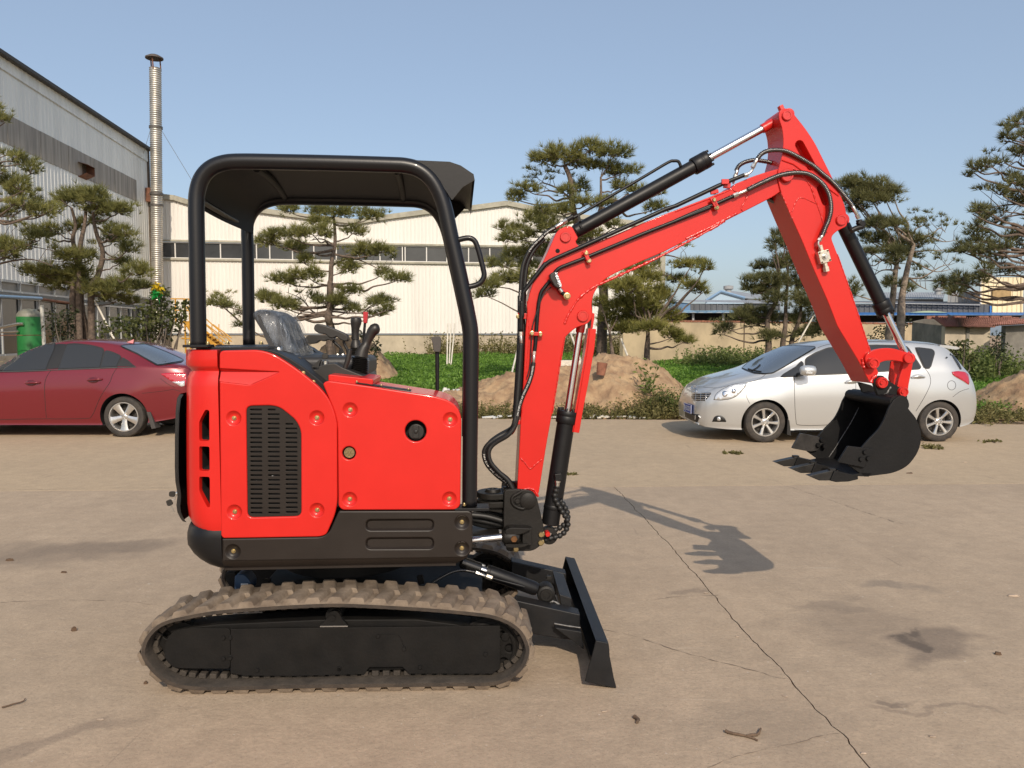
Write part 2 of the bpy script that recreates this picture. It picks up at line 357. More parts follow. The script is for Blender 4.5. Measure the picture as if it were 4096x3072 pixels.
g_ = np.random.default_rng(9)
slab('concrete_slab', [p - g2 for p in JL[:-1]] + [DG[0] - g1 - g2] + [p - g1*(.6+.8*g_.random()) for p in DG[1:]] + [np.array((-16,-8.0))], CON)
slab('concrete_slab', [DG[0] + g1 - g2] + [p - g2 for p in JR[1:]] + [np.array((20,-8.0))] + [p + g1*(.6+.8*g_.random()) for p in DG[:0:-1]], CON)
ve = [atG(p)[:2] for p in C('D', (2500,918),(2212,917),(2120,917),(1800,910),(1480,907),(1300,906),(1180,905),(1050,905))]
ve = [np.array((24, ve[0][1]))] + ve + [np.array((-1.3,14.9)), np.array((-3.2,15.4)), np.array((-5,20)), np.array((-16,20))]
slab('concrete_apron', [p + g2 for p in JL] + [p + g2 for p in JR[1:]] + jag(ve, .25, .03, 4), CONF, .001)
# hairline cracks in the slabs
CRK = pmat('crack_dirt', (.17,.132,.10), .95)
def crack(pts, w, seed):
    P = jag([atG(p)[:2] for p in pts], .03, .006, seed); g_ = np.random.default_rng(seed); b = MB(); rows = []
    for i, p in enumerate(P):
        t = P[min(i+1,len(P)-1)] - P[max(i-1,0)]; t = t/(np.linalg.norm(t)+1e-9); n_ = np.array((-t[1], t[0])); ww = w*.8*(.1+1.3*g_.random()**2); rows.append([(p[0]-n_[0]*ww, p[1]-n_[1]*ww, .0025), (p[0]+n_[0]*ww, p[1]+n_[1]*ww, .0025)])
    b.grid(rows); tag(b.build('crack', CRK, None, None), kind='structure')
crack(C('U', (340,795),(500,830),(620,870),(800,922),(930,955),(1050,995),(1100,1010),(1165,1018)), .0035, 5)
crack(C('U', (1160,160),(1300,205),(1420,245),(1540,285),(1640,318),(1700,335)), .004, 6)
crack(C('U', (810,1410),(950,1355),(1100,1325),(1230,1300),(1290,1275),(1390,1255)), .0022, 7)
crack(C('V', (0,860),(200,850),(420,848),(600,850),(800,882)), .0026, 8); crack(C('U', (540,668),(700,650),(850,645)), .002, 9)
crack(C('V', (0,310),(200,312),(420,306),(846,304)), .003, 10)
# ------------------------------------------------------------------ dirt heaps
DIRT = pmat('loose_dirt', (.40,.278,.160), .97, vs=3.5, bump=1.0, bs=16, col2=(.25,.155,.088), vdet=9)
from mathutils import noise as mnoise
def heap(name, ridge, yc, wy, nx, ny, label, seed, y_lo=-1.0, y_hi=1.2):
    xs = np.linspace(ridge[0][0], ridge[-1][0], nx); rows = []
    for x in xs:
        r_ = []
        for j in range(ny):
            s = y_lo + (y_hi - y_lo)*j/(ny-1); y = yc + wy*s; hh = np.interp(x, [q[0] for q in ridge], [q[1] for q in ridge])
            f = max(0, 1 - abs(s)**1.5); h = hh*f
            p = Vector((x*1.1+seed, y*1.1, seed)); h += (mnoise.fractal(p, 1.0, 2.0, 6)*.16 + mnoise.noise(p*5)*.07 + max(0, mnoise.noise(p*11))*.07 + max(0, mnoise.noise(p*23))*.05)*min(1, h*4)
            r_.append((x, y + mnoise.noise(Vector((x*2, y*2, 9)))*.1, h - .06))
        rows.append(r_)
    b = MB(); b.grid(rows); o = b.build(name, DIRT, None, 180); return tag(o, label, 'dirt heap')
heap('dirt_heap', [(-2.6,0),(-1.5,.38),(-.6,.60),(.2,.78),(1.1,1.0),(1.9,1.15),(2.5,1.13),(3.2,.98),(3.9,.45),(4.3,.15),(4.7,0)], 17.2, 2.2, 220, 90, 'long bare heap of tan dirt behind the red boom and before the green field', 3)
heap('dirt_heap', [(9.5,0),(10.1,.22),(10.7,.62),(11.3,.95),(12.2,1.05),(13.5,.5),(14,0)], 16.6, 1.6, 70, 40, 'smaller dirt heap at the right edge beyond the silver car', 8)
heap('dirt_heap', [(3.7,0),(4.1,.55),(4.6,.62),(5.0,.5),(5.5,0)], 25, 1.0, 50, 26, 'low dirt heap lying beyond the long one before the tan wall', 5)
heap('dirt_heap', [(-5.2,0),(-4.7,.5),(-4.3,.62),(-3.9,.45),(-3.5,0)], 19.5, 1.0, 50, 26, 'small dirt heap by the green field beside the console levers', 6)
heap('earth_heap', [(-6.9,0),(-6.3,.9),(-5.7,1.5),(-5.0,1.62),(-4.4,1.4),(-3.9,.7),(-3.4,0)], 24.5, 1.3, 90, 50, 'tall brown earth heap behind the seat at the foot of the middle pine', 12)
# ================================================================== white warehouse
FW = Frame(5.71); VW = 42.67
WHITE = pmat('white_wall_sheet', (.715,.69,.64), .55, var=.06, vs=.8, stretch=(1,1,.15), bump=.02, bs=8)
TRIM = pmat('weathered_trim', (.36,.34,.27), .7, var=.2, vs=2)
FRAMEW = pmat('white_window_frame', (.66,.64,.60), .5)
PLINTH = pmat('tan_plinth_concrete', (.45,.385,.285), .9, var=.22, vs=.9, bump=.1, bs=5)
GLASSD = pmat('dark_window_glass', (.050,.052,.054), .12, var=.35, vs=.5, spec=.6)
WH = thing('white_warehouse', 'white warehouse of ribbed sheet with a ribbon of dark windows', 'warehouse', FW.w(-5, VW, 0))
roofpx = C('D', (343,420),(378,424),(407,433),(571,452),(660,464),(772,475.5),(835,465.5),(930,453),(1016,446),(1080,437.5),(1095,435.5),(1151,447),(1240,463),(1372,479),(1436,489))
RL = [FW.un(p, VW) for p in roofpx]; wu0, wu1 = RL[0][0]-.4, RL[-1][0]
zw = lambda x, y: FW.un(C('H', (x, y))[0], VW)[1]
def lin(x0, y0, x1, y1):
    a_, b_ = FW.un(C('H', (x0,y0))[0], VW), FW.un(C('H', (x1,y1))[0], VW); return lambda u: a_[1] + (b_[1]-a_[1])*(u-a_[0])/(b_[0]-a_[0])
wt, wb = lin(0,660,2150,696), lin(0,772,2150,806)
roofz = lambda u: float(np.interp(u, [p[0] for p in RL], [p[1] for p in RL]))
ZP = 1.60
def ribbed(name, fr, v, u0, u1, fz0, fz1, mat, parent, pitch=.2, rib=.045, depth=.022, flip=False, jit=0):
    us = []; u = u0
    while u < u1:
        us += [(u, 0), (u + pitch - rib*2, 0), (u + pitch - rib*1.5, -depth), (u + pitch - rib*.5, -depth)]; u += pitch
    us.append((u1, 0)); rows = [[fr.w(min(a_, u1), v + d, fz0(a_)), fr.w(min(a_, u1), v + d, fz1(a_))] for a_, d in us]
    b = MB(); b.grid(rows, flip=flip); return b.build(name, mat, parent, 25)
ribbed('upper_wall', FW, VW, wu0, wu1, lambda u: wt(u)+.12, roofz, WHITE, WH)
ribbed('lower_wall', FW, VW, wu0, wu1, lambda u: ZP, lambda u: wb(u)-.08, WHITE, WH)
b = MB(); b.box(FW.w((wu0+wu1)/2, VW+.12, ZP/2-.05), (wu1-wu0, .3, ZP+.08), FW.U, FW.V); b.build('plinth', PLINTH, WH, 30)
b = MB(); b.box(FW.w((wu0+wu1)/2, VW-.06, ZP+.035), (wu1-wu0, .10, .07), FW.U, FW.V); b.build('drip_flashing', pmat('grey_flashing', (.16,.17,.18), .5), WH, 30)
b = MB()
for i in range(len(RL)-1):
    b.beam(FW.w(RL[i][0], VW-.08, RL[i][1]-.10), FW.w(RL[i+1][0], VW-.08, RL[i+1][1]-.10), .2, .26, FW.V)
b.build('roof_fascia', TRIM, WH, 30)
b = MB(); b.box(FW.w(wu1-.12, VW-.05, 4.0), (.30,.14,8.0), FW.U, FW.V); b.build('corner_trim', TRIM, WH, 30)
for zf, nm in ((lambda u: wt(u)+.06, 'window_head'), (lambda u: wb(u)-.04, 'window_sill')):
    b = MB(); b.beam(FW.w(wu0, VW-.05, zf(wu0)), FW.w(wu1-.3, VW-.05, zf(wu1-.3)), .16, .10, FW.V); b.build(nm, TRIM, WH, 30)
mull = [FW.un(C('H', (x, 720))[0], VW)[0] for x in (2,310,555,645,800,945,1098,1245,1395,1482,1548,1566,1712,1850,1998,2142)]
pit = (mull[-1]-mull[-3])/2
while mull[-1] < wu1-2: mull.append(mull[-1]+pit)
mull = [mull[0]-pit*k for k in (2,1)] + [mull[0], (mull[0]+mull[1])/2] + mull[1:]; mull = [wu0] + [m_ for m_ in mull if m_ > wu0+.1] + [wu1-.2]
MU_DARK = pmat('open_window_dark', (.012,.012,.012), .8)
for i in range(len(mull)-1):
    a_, e_ = mull[i], mull[i+1]
    if a_ < wu0: continue
    gp = (e_-a_) < .35
    b = MB(); b.add([FW.w(a_, VW+.03, wb(a_)), FW.w(e_, VW+.03, wb(e_)), FW.w(e_, VW+.03, wt(e_)), FW.w(a_, VW+.03, wt(a_))], [(0,1,2,3)]); o = b.build('window_pane', MU_DARK if gp else GLASSD, WH, None)
    b = MB(); b.beam(FW.w(a_, VW-.0, wb(a_)), FW.w(a_, VW-.0, wt(a_)), .05, .055, FW.V); 
    b.beam(FW.w(a_+.03, VW+.0, wb(a_)+.03), FW.w(e_-.03, VW+.0, wb(e_)+.03), .05, .05, FW.V); b.beam(FW.w(a_+.03, VW+.0, wt(a_)-.03), FW.w(e_-.03, VW+.0, wt(e_)-.03), .05, .05, FW.V); b.build('window_frame', FRAMEW, o, 30)
b = MB(); b.grid([[FW.w(u, VW, z), FW.w(u, VW+30, z+.2)] for u, z in RL], flip=True); b.build('roof', TRIM, WH, 30)
b = MB(); b.grid([[FW.w(wu1, VW, 0), FW.w(wu1, VW, RL[-1][1])], [FW.w(wu1, VW+30, 0), FW.w(wu1, VW+30, RL[-1][1])]]); b.build('side_wall', WHITE, WH, 30)
# ================================================================== grey warehouse at the left
FG = Frame(95.37); VG = 15.06
GREYW = pmat('pale_grey_wall_sheet', (.84,.84,.79), .5, var=.22, vs=1.4, stretch=(1,2.2,.10), col2=(.72,.72,.68))
BAND = pmat('grimy_roofing_panel', (.33,.30,.26), .75, var=.3, vs=2.2, stretch=(1,2.5,.15))
GW = thing('grey_warehouse', 'tall grey corrugated warehouse with a grimy brown band and stained sheets', 'warehouse', FG.w(34, VG, 0))
gn = lambda x, y: FG.un(C('N', (x, y))[0], VG)
gu1 = gn(893, 900)[0]; gu0 = gn(0, 800)[0] - 14
def glin(x0, y0, x1, y1):
    a_, b_ = gn(x0, y0), gn(x1, y1); return lambda u: a_[1] + (b_[1]-a_[1])*(u-a_[0])/(b_[0]-a_[0])
gro, gli, gbt, gbb = glin(0,38,893,612), glin(0,98,770,592), glin(0,368,820,786), glin(0,550,820,914)
gbe = gn(820, 850)[0]
ribbed('upper_sheets', FG, VG, gu0, gu1, lambda u: gbt(u) if u < gbe else gbb(u), lambda u: gli(u)-.02, GREYW, GW, .28, .06, .016)
ribbed('eave_sheets', FG, VG-.05, gu0, gu1, lambda u: gli(u)-.08, gro, GREYW, GW, .28, .06, .016)
zwin = glin(0,1340,270,1440); ztop = float(zwin(30))
ribbed('lower_sheets', FG, VG, gu0, gu1, lambda u: ztop, lambda u: gbb(u), GREYW, GW, .28, .06, .016)
u = gu0; k = 0
while u < gbe - .1:
    w_ = min(1.12, gbe-u); b = MB(); b.add([FG.w(u+.01, VG-.02-.012*(k%2), gbb(u)), FG.w(u+w_+.03, VG-.02-.012*(k%2), gbb(u+w_)), FG.w(u+w_+.03, VG-.02-.012*(k%2), gbt(u+w_)), FG.w(u+.01, VG-.02-.012*(k%2), gbt(u))], [(0,1,2,3)])
    b.add([FG.w(u+.01, VG+.02, gbb(u)), FG.w(u+.01, VG-.02-.012*(k%2), gbb(u)), FG.w(u+.01, VG-.02-.012*(k%2), gbt(u)), FG.w(u+.01, VG+.02, gbt(u))], [(0,1,2,3)]); b.build('band_panel', BAND, GW, None); u += w_; k += 1
b = MB(); b.beam(FG.w(gu0, VG-.12, gro(gu0)+.04), FG.w(gu1+.1, VG-.12, gro(gu1)+.04), .34, .12, FG.V); b.build('roof_edge', pmat('dark_roof_edge', (.05,.048,.045), .7), GW, 30)
b = MB(); b.box(FG.w(gu1+.04, VG+.0, gro(gu1)/2), (.16, .2, gro(gu1)), FG.U, FG.V); b.build('corner_post', pmat('rusty_corner', (.10,.075,.055), .8, var=.3), GW, 30)
b = MB(); b.grid([[FG.w(gu1, VG, 0), FG.w(gu1, VG, gro(gu1))], [FG.w(gu1, VG+20, 0), FG.w(gu1, VG+20, gro(gu1)+3)]]); b.build('end_wall', GREYW, GW, 30)
b = MB(); b.grid([[FG.w(gu0, VG, 0), FG.w(gu0, VG, gro(gu0))], [FG.w(gu0, VG+20, 0), FG.w(gu0, VG+20, gro(gu0)+3)]], flip=True); b.build('end_wall', GREYW, GW, 30)
b = MB(); b.grid([[FG.w(gu0, VG-.2, gro(gu0)+.1), FG.w(gu0, VG+20, gro(gu0)+3)], [FG.w(gu1, VG-.2, gro(gu1)+.1), FG.w(gu1, VG+20, gro(gu1)+3)]], flip=True); b.build('roof', TRIM, GW, 30)
# windows along its foot, in two tiers
FRG = pmat('grey_window_frame', (.40,.41,.40), .55); DIRTYG = pmat('dirty_glass', (.16,.16,.15), .35, var=.3, vs=2); DKG = pmat('dark_shop_glass', (.03,.034,.036), .12, var=.4, vs=1, spec=.6)
ztr = glin(0,1470,270,1490)(gn(60,1470)[0]); up = 1.25; u = gu0
while u < gu1 - 1.0:
    for z0, z1, m in ((ztr+.1, ztop-.05, DIRTYG), (.9, ztr-.12, DKG)):
        b = MB(); b.add([FG.w(u+.04, VG+.06, z0), FG.w(u+up-.04, VG+.06, z0), FG.w(u+up-.04, VG+.06, z1), FG.w(u+.04, VG+.06, z1)], [(0,1,2,3)]); o = b.build('window_pane', m, GW, None)
        b = MB(); b.beam(FG.w(u, VG, z0-.04), FG.w(u, VG, z1+.04), .05, .05, FG.V); b.beam(FG.w(u+.05, VG, z0), FG.w(u+up-.05, VG, z0), .08, .07, FG.V); b.beam(FG.w(u+.05, VG, z1), FG.w(u+up-.05, VG, z1), .08, .07, FG.V); b.build('window_frame', FRG, o, 30)
    u += up
b = MB(); b.box(FG.w((gu0+gu1)/2, VG+.1, .42), (gu1-gu0, .3, .9), FG.U, FG.V); b.build('wall_base', PLINTH, GW, 30)
RUST = pmat('rusty_sheet', (.17,.075,.045), .85, var=.35, vs=5)
va_ = [FG.un(p, VG) for p in C('N', (465,672),(520,680),(518,712),(480,738),(465,730))]
b = MB(); q = va_; b.prism([(q[0][0],q[0][1]),(q[0][0]+.8,q[0][1]-.0),(q[0][0]+.8,q[0][1]-.62),(q[0][0],q[0][1]-.62)], FG, VG-.02, VG); b.add([FG.w(q[0][0]-.03,VG,q[0][1]),FG.w(q[0][0]+.83,VG,q[0][1]),FG.w(q[0][0]+.83,VG-.42,q[0][1]-.12),FG.w(q[0][0]-.03,VG-.42,q[0][1]-.12)],[(0,1,2,3)]); b.add([FG.w(q[0][0],VG,q[0][1]-.62),FG.w(q[0][0]+.8,VG,q[0][1]-.62),FG.w(q[0][0]+.8,VG-.36,q[0][1]-.46),FG.w(q[0][0],VG-.36,q[0][1]-.46)],[(0,1,2,3)]); b.add([FG.w(q[0][0]+.8,VG,q[0][1]),FG.w(q[0][0]+.8,VG-.36,q[0][1]-.1),FG.w(q[0][0]+.8,VG-.36,q[0][1]-.46),FG.w(q[0][0]+.8,VG,q[0][1]-.62)],[(0,1,2,3)]); b.build('exhaust_duct', RUST, GW, 30)
b = MB(); b.box(FG.w(gu1-.12, VG-.16, gn(893,880)[1]), (.5,.3,.7), FG.U, FG.V); b.build('rusty_bracket', RUST, GW, 30)
BLUEP = pmat('blue_pipe_paint', (.20,.32,.46), .5)
q = [FG.w(*(lambda a_: (a_[0], VG-.12, a_[1]))(FG.un(p, VG-.12))) for p in C('M', (-200,86),(0,90),(420,112))]; b = MB(); b.tube(q, .06, 10); b.build('blue_pipe', BLUEP, GW, 60)
q = [FG.w(*(lambda a_: (a_[0], VG-.12, a_[1]))(FG.un(p, VG-.12))) for p in C('M', (420,120),(760,165))]; b = MB(); b.tube(q, .05, 10); b.build('dark_pipe', RUST, GW, 60)
# ================================================================== chimney
GALV = pmat('galvanised_duct', (.50,.47,.42), .42, .75, var=.2, vs=1.6)
CY = 39.6; t_ = atY(C('N', (937,110))[0], CY); f_ = atY(C('N', (950,1420))[0], CY); f_ = f_ + (f_-t_)*(f_[2]/(t_[2]-f_[2])); f_[2] = 0
CHM = thing('chimney', 'tall galvanised spiral duct chimney with a cone cap by the warehouse corner', 'chimney', f_)
rC = 32*.6628/FPX*CY; L = t_[2]; pr = []
nz = int(L/.105)
for i in range(nz):
    z = L*i/nz; pr += [(rC, z), (rC, z+L/nz*.75), (rC+.02, z+L/nz*.86)]
pr.append((rC, L)); axd = (t_-f_)/np.linalg.norm(t_-f_)
b = MB(); b.lathe(pr, f_, axd, 24); b.build('duct', GALV, CHM, 60)
for y in (468, 870, 938):
    p = atY(C('N', (937+13*(y-110)/1310, y))[0], CY); b = MB(); b.lathe([(rC+.03,-.06),(rC+.05,-.06),(rC+.05,.06),(rC+.03,.06)], p, axd, 24); b.build('joint_band', pmat('dark_band_iron', (.12,.11,.10), .6, .5) if y == 468 else bpy.data.materials['dark_band_iron'], CHM, 40)
cp = atY(C('N', (931,48))[0], CY); ct = atY(C('N', (931,22))[0], CY); rc_ = 50*.6628/FPX*CY
b = MB(); b.lathe([(0, ct[2]-cp[2]), (rc_*.55, (ct[2]-cp[2])*.62), (rc_, .02), (rc_, -.04), (0, .1)], cp, (0,0,1), 28); b.build('cone_cap', pmat('rusty_cap', (.09,.075,.068), .8, var=.3), CHM, 60)
for k in range(3):
    th = .6 + k*2.09; d_ = np.array((math.cos(th), math.sin(th), 0))*rC*.95; b = MB(); b.tube([t_ + d_ - np.array((0,0,.1)), cp + d_], .035, 8); b.build('cap_strut', RUST, CHM, 60)
for x, y in ((1160,790),(740,1060)):
    p0 = atY(C('N', (972 if x > 900 else 908, 480))[0], CY); p1 = atY(C('N', (x,y))[0], CY+1.5); b = MB(); b.tube([p0, p0 + (p1-p0)*1.7], .011, 5); b.build('guy_wire', STEEL, CHM, None)
# ================================================================== yellow stairs beside the white warehouse
YEL = pmat('yellow_stair_paint', (.52,.27,.03), .6, var=.25, vs=3)
SY = 38.0
def spx(k, *p): return [atY(q, SY) for q in C(k, *p)]
STR = thing('yellow_stairs', 'yellow steel stairs and railed landing against the white warehouse', 'stairs', (spx('X', (900,1300))[0][0], SY, 0))
def rod(name, pts, r, mat, par, n=6): b = MB(); b.tube(pts, r, n); return b.build(name, mat, par, 60)
zl_ = spx('X', (650,1045))[0][2]
for x, y0 in ((560,525),(760,525),(870,525)):
    a_ = spx('X', (x,y0))[0]; rod('post', [a_, np.array((a_[0], SY, 0 if x != 560 else zl_))], .045, YEL, STR)
for (x0,y0,x1,y1) in ((460,525,760,528),(760,530,1100,535),(600,780,900,790)): q = spx('X', (x0,y0),(x1,y1)); rod('rail', q, .035, YEL, STR)
b = MB(); q = spx('X', (650,1045),(1050,1048)); b.beam(q[0]+np.array((0,.5,0)), q[1]+np.array((0,.5,0)), 1.0, .12, (0,1,0)); b.build('landing', YEL, STR, 30)
for dv in (0, .9):
    q = [p + np.array((0,dv,0)) for p in spx('X', (780,1060),(1500,1620))]; b = MB(); b.beam(q[0], q[1], .05, .24, (0,1,0)); b.build('stringer', YEL, STR, 30)
    for (x0,y0,x1,y1) in ((770,690,1659,1480),(1240,1090,1659,1400)): q2 = [p + np.array((0,dv,0)) for p in spx('X', (x0,y0),(x1,y1))]; rod('handrail', q2, .03, YEL, STR)
    for x, y0, y1 in ((1370,1080,1440),(1600,1420,1640)): q2 = [p + np.array((0,dv,0)) for p in spx('X', (x,y0),(x,y1))]; rod('baluster', q2, .025, YEL, STR)
for i in range(10):
    t = (i+.5)/10; p = q_ = spx('X', (780,1060))[0]*(1-t) + spx('X', (1500,1620))[0]*t; b = MB(); b.box(p + np.array((0,.45,.02)), (.28,.86,.04)); b.build('step', YEL, STR, 30)
rod('brace', spx('X', (780,1070),(890,1230)), .05, YEL, STR); rod('brace', spx('X', (700,1400),(900,1410)), .04, YEL, STR)
# ================================================================== sheds, walls and houses on the right
F0 = Frame(0)
def sl(name, k, pts, Y, th, mat, parent, bev=0):
    b = MB(); b.prism([F0.un(p, Y) for p in C(k, *pts)], F0, Y, Y+th); return b.build(name, mat, parent, 30, bev=bev)
TANW = pmat('tan_rendered_wall', (.50,.395,.25), .92, var=.22, vs=.8, bump=.15, bs=6, col2=(.36,.285,.185)); BRK = pmat('red_brick', (.27,.115,.07), .9, var=.35, vs=6)
p0 = atY(C('R', (-10,470))[0], 33.0); p1 = atY(C('R', (1620,450))[0], 43.0)
wl_a = math.degrees(math.atan2(p1[1]-p0[1], p1[0]-p0[0])); FT = Frame(wl_a, (p0[0], p0[1], 0)); LW = float(np.hypot(p1[0]-p0[0], p1[1]-p0[1]))
TW_ = thing('boundary_wall', 'long tan rendered boundary wall topped with red bricks', 'wall', (float((p0[0]+p1[0])/2), float((p0[1]+p1[1])/2), 0))
zt = FT.un(C('R', (420,402))[0], 0)[1]
b = MB(); b.box(FT.w(LW/2, .12, zt/2-.05), (LW, .24, zt+.1), FT.U, FT.V); b.build('rendered_face', TANW, TW_, 30)
b = MB(); u = 0
while u < LW: w_ = .21; b.box(FT.w(u+w_/2, .12, zt+.045+.014*random.random()), (w_*.93, .26+.03*random.random(), .09), FT.U, FT.V); u += w_
tag(b.build('coping_bricks', BRK, TW_, 30), kind='stuff')
for x in (660, 1150): q = FT.un(C('R', (x,440))[0], 0); b = MB(); b.box(FT.w(q[0], -.012, zt/2), (.05,.03,zt), FT.U, FT.V); b.build('wall_joint', pmat('dark_joint', (.12,.09,.06), .9) if x == 660 else bpy.data.materials['dark_joint'], TW_, 30)
# blue and grey sheds behind the wall
BLUE1 = pmat('faded_blue_sheet', (.10,.20,.34), .6, var=.25, vs=1); DGREY = pmat('dark_grey_sheet', (.085,.09,.10), .6, var=.2, vs=.6); RGREY = pmat('grey_roof_sheet', (.30,.31,.32), .55, var=.25, vs=.5); BLUE2 = pmat('bright_blue_sheet', (.03,.16,.44), .45, var=.2, vs=.6); TORN = pmat('torn_blue_sheet', (.20,.34,.46), .6, var=.4, vs=1.2)
CREAM = pmat('cream_sheet', (.74,.64,.44), .6, var=.1, vs=.4); WOOD = pmat('boarded_window', (.36,.25,.12), .8, var=.3, vs=2)
S1 = thing('blue_shed', 'low faded blue and dark grey sheet shed with a torn blue awning behind the wall', 'shed', tuple(atY(C('R', (500,400))[0], 48)*np.array((1,1,0))))
sl('blue_wall', 'R', [(246,284),(362,296),(362,338),(246,338)], 48, .2, BLUE1, S1); 
def ribw(name, k, pa, pb, Y, mat, par, pitch=.35):
    a_, b_ = F0.un(C(k, pa)[0], Y), F0.un(C(k, pb)[0], Y); return ribbed(name, F0, Y, a_[0], b_[0], lambda u: b_[1], lambda u: a_[1], mat, par, pitch, .07, .05)
ribw('grey_wall', 'R', (362,298), (860,336), 48, DGREY, S1)
b = MB(); q = [atY(p, 47.8) for p in C('R', (240,283),(860,298))]; q2 = [atY(p, 56) for p in C('R', (300,277),(870,278))]; b.grid([[q[0],q2[0]],[q[1],q2[1]]], flip=True); b.build('roof', RGREY, S1, None)
b = MB(); rows = []
xs = np.linspace(270, 860, 60); 
for i, x in enumerate(xs): rows.append([atY(C('R', (x, 345+5*math.sin(x*.13)*random.random()))[0], 46.5), atY(C('R', (x, 335))[0], 48)])
b.grid(rows, flip=True); b.build('torn_awning', TORN, S1, None)
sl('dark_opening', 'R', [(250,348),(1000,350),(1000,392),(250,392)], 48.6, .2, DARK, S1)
for x in (378, 545, 700): b = MB(); q = [atY(C('R', (x,348))[0], 47)]; b.box((q[0][0], 47, q[0][2]/2), (.12,.12,q[0][2])); b.build('awning_post', RGREY, S1, 30)
S2 = thing('gabled_shed', 'distant shed with a pale blue gable and grey roof', 'shed', tuple(atY(C('R', (600,280))[0], 72)*np.array((1,1,0))))
b = MB(); g_ = [F0.un(p, 72) for p in C('R', (450,280),(532,230),(662,266),(662,300),(450,300))]; b.prism(g_, F0, 72, 72.3); b.build('gable_wall', pmat('pale_blue_sheet', (.34,.46,.58), .6), S2, 30)
b = MB(); b.tube([atY(p, 71.9) for p in C('R', (450,280),(532,229),(664,266))], .14, 6); b.build('gable_trim', pmat('faded_blue_trim', (.16,.27,.42), .6), S2, 30)
b = MB(); q = [atY(p, 72) for p in C('R', (532,229),(664,267))]; q2 = [atY(p, 90) for p in C('R', (600,226),(830,262))]; b.grid([[q[0],q2[0]],[q[1],q2[1]]], flip=True); b.build('roof', RGREY, S2, None)
sl('shed_wall', 'R', [(664,268),(830,270),(830,300),(664,300)], 74, .3, DGREY, S2)
b = MB(); q = atY(C('R', (573,222))[0], 78); b.lathe([(0,.5),(.5,.4),(.5,.1),(.3,0),(.3,-.8)], q, (0,0,1), 12); b.build('roof_vent', RGREY, S2, 40)
S3 = thing('dark_shed', 'long dark grey shed with a bright blue awning beside the cream building', 'shed', tuple(atY(C('R', (1650,400))[0], 52)*np.array((1,1,0))))
ribw('grey_wall', 'R', (1250,300), (2032,348), 52, DGREY, S3); sl('blue_end', 'R', [(2024,310),(2032,310),(2032,348),(2024,348)], 51.9, .1, BLUE2, S3)
b = MB(); q = [atY(p, 51.8) for p in C('R', (1250,290),(1975,306))]; q2 = [atY(p, 62) for p in C('R', (1260,284),(1975,286))]; b.grid([[q[0],q2[0]],[q[1],q2[1]]], flip=True); b.build('roof', DGREY, S3, None)
sl('roof_edge', 'R', [(1250,288),(1970,302),(1970,307),(1250,293)], 51.6, .1, RGREY, S3)
b = MB(); rows = []
for i, x in enumerate(np.linspace(1240, 2260, 70)): rows.append([atY(C('R', (x, 360+ (1.2 if i % 2 else 0)))[0], 49), atY(C('R', (x, 346))[0], 52)])
b.grid(rows, flip=True); b.build('blue_awning', BLUE2, S3, None)
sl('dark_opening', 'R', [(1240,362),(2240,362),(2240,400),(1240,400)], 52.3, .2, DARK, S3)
b = MB(); rows = []
for i, x in enumerate(np.linspace(1575, 1790, 20)): rows.append([atY(C('R', (x, 347))[0], 50.5), atY(C('R', (x, 347-10*math.sin(math.pi*i/19)))[0], 51)])
b.grid(rows, flip=True); b.build('green_tarpaulin', pmat('pale_green_tarp', (.38,.45,.28), .7), S3, None)
S5 = thing('grey_roofed_shed', 'far shed whose pale grey roof shows over the dark shed', 'shed', tuple(atY(C('R', (1600,280))[0], 66)*np.array((1,1,0))))
b = MB(); rows = []
for i, x in enumerate(np.linspace(1380, 1765, 80)): rows.append([atY(C('R', (x, 272))[0] , 64) + np.array((0,0,.05*(i%2))), atY(C('R', (x+10, 236))[0], 80) + np.array((0,0,.05*(i%2)))])
b.grid(rows, flip=True); b.build('roof', RGREY, S5, None); sl('shed_wall', 'R', [(1380,272),(1765,272),(1765,300),(1380,300)], 64.2, .2, DGREY, S5)
b = MB(); q = atY(C('R', (1735,230))[0], 74); b.lathe([(0,.4),(.45,.35),(.45,.1),(.28,0),(.28,-.7)], q, (0,0,1), 12); b.build('roof_vent', RGREY, S5, 40)
S4 = thing('cream_building', 'cream sheet building with one boarded window behind the blue awning', 'building', tuple(atY(C('R', (2100,400))[0], 56)*np.array((1,1,0))))
ribw('wall', 'R', (1972,152), (2200,352), 56, CREAM, S4); sl('boarded_window', 'R', [(2040,221),(2141,221),(2141,270),(2040,270)], 55.8, .1, WOOD, S4); sl('corner_trim', 'R', [(2198,150),(2206,150),(2206,352),(2198,352)], 55.9, .1, CREAM, S4)
sl('corner_trim', 'R', [(1970,152),(1976,152),(1976,352),(1970,352)], 55.9, .1, pmat('white_trim', (.7,.7,.68), .6), S4)
b = MB(); q = [atY(p, 56) for p in C('R', (1960,152),(2210,150))]; q2 = [p + np.array((0,10,.4)) for p in q]; b.grid([[q[0],q2[0]],[q[1],q2[1]]], flip=True); b.build('roof', RGREY, S4, None)
ribw('low_wing', 'R', (1790,232), (1972,290), 58, RGREY, S4)
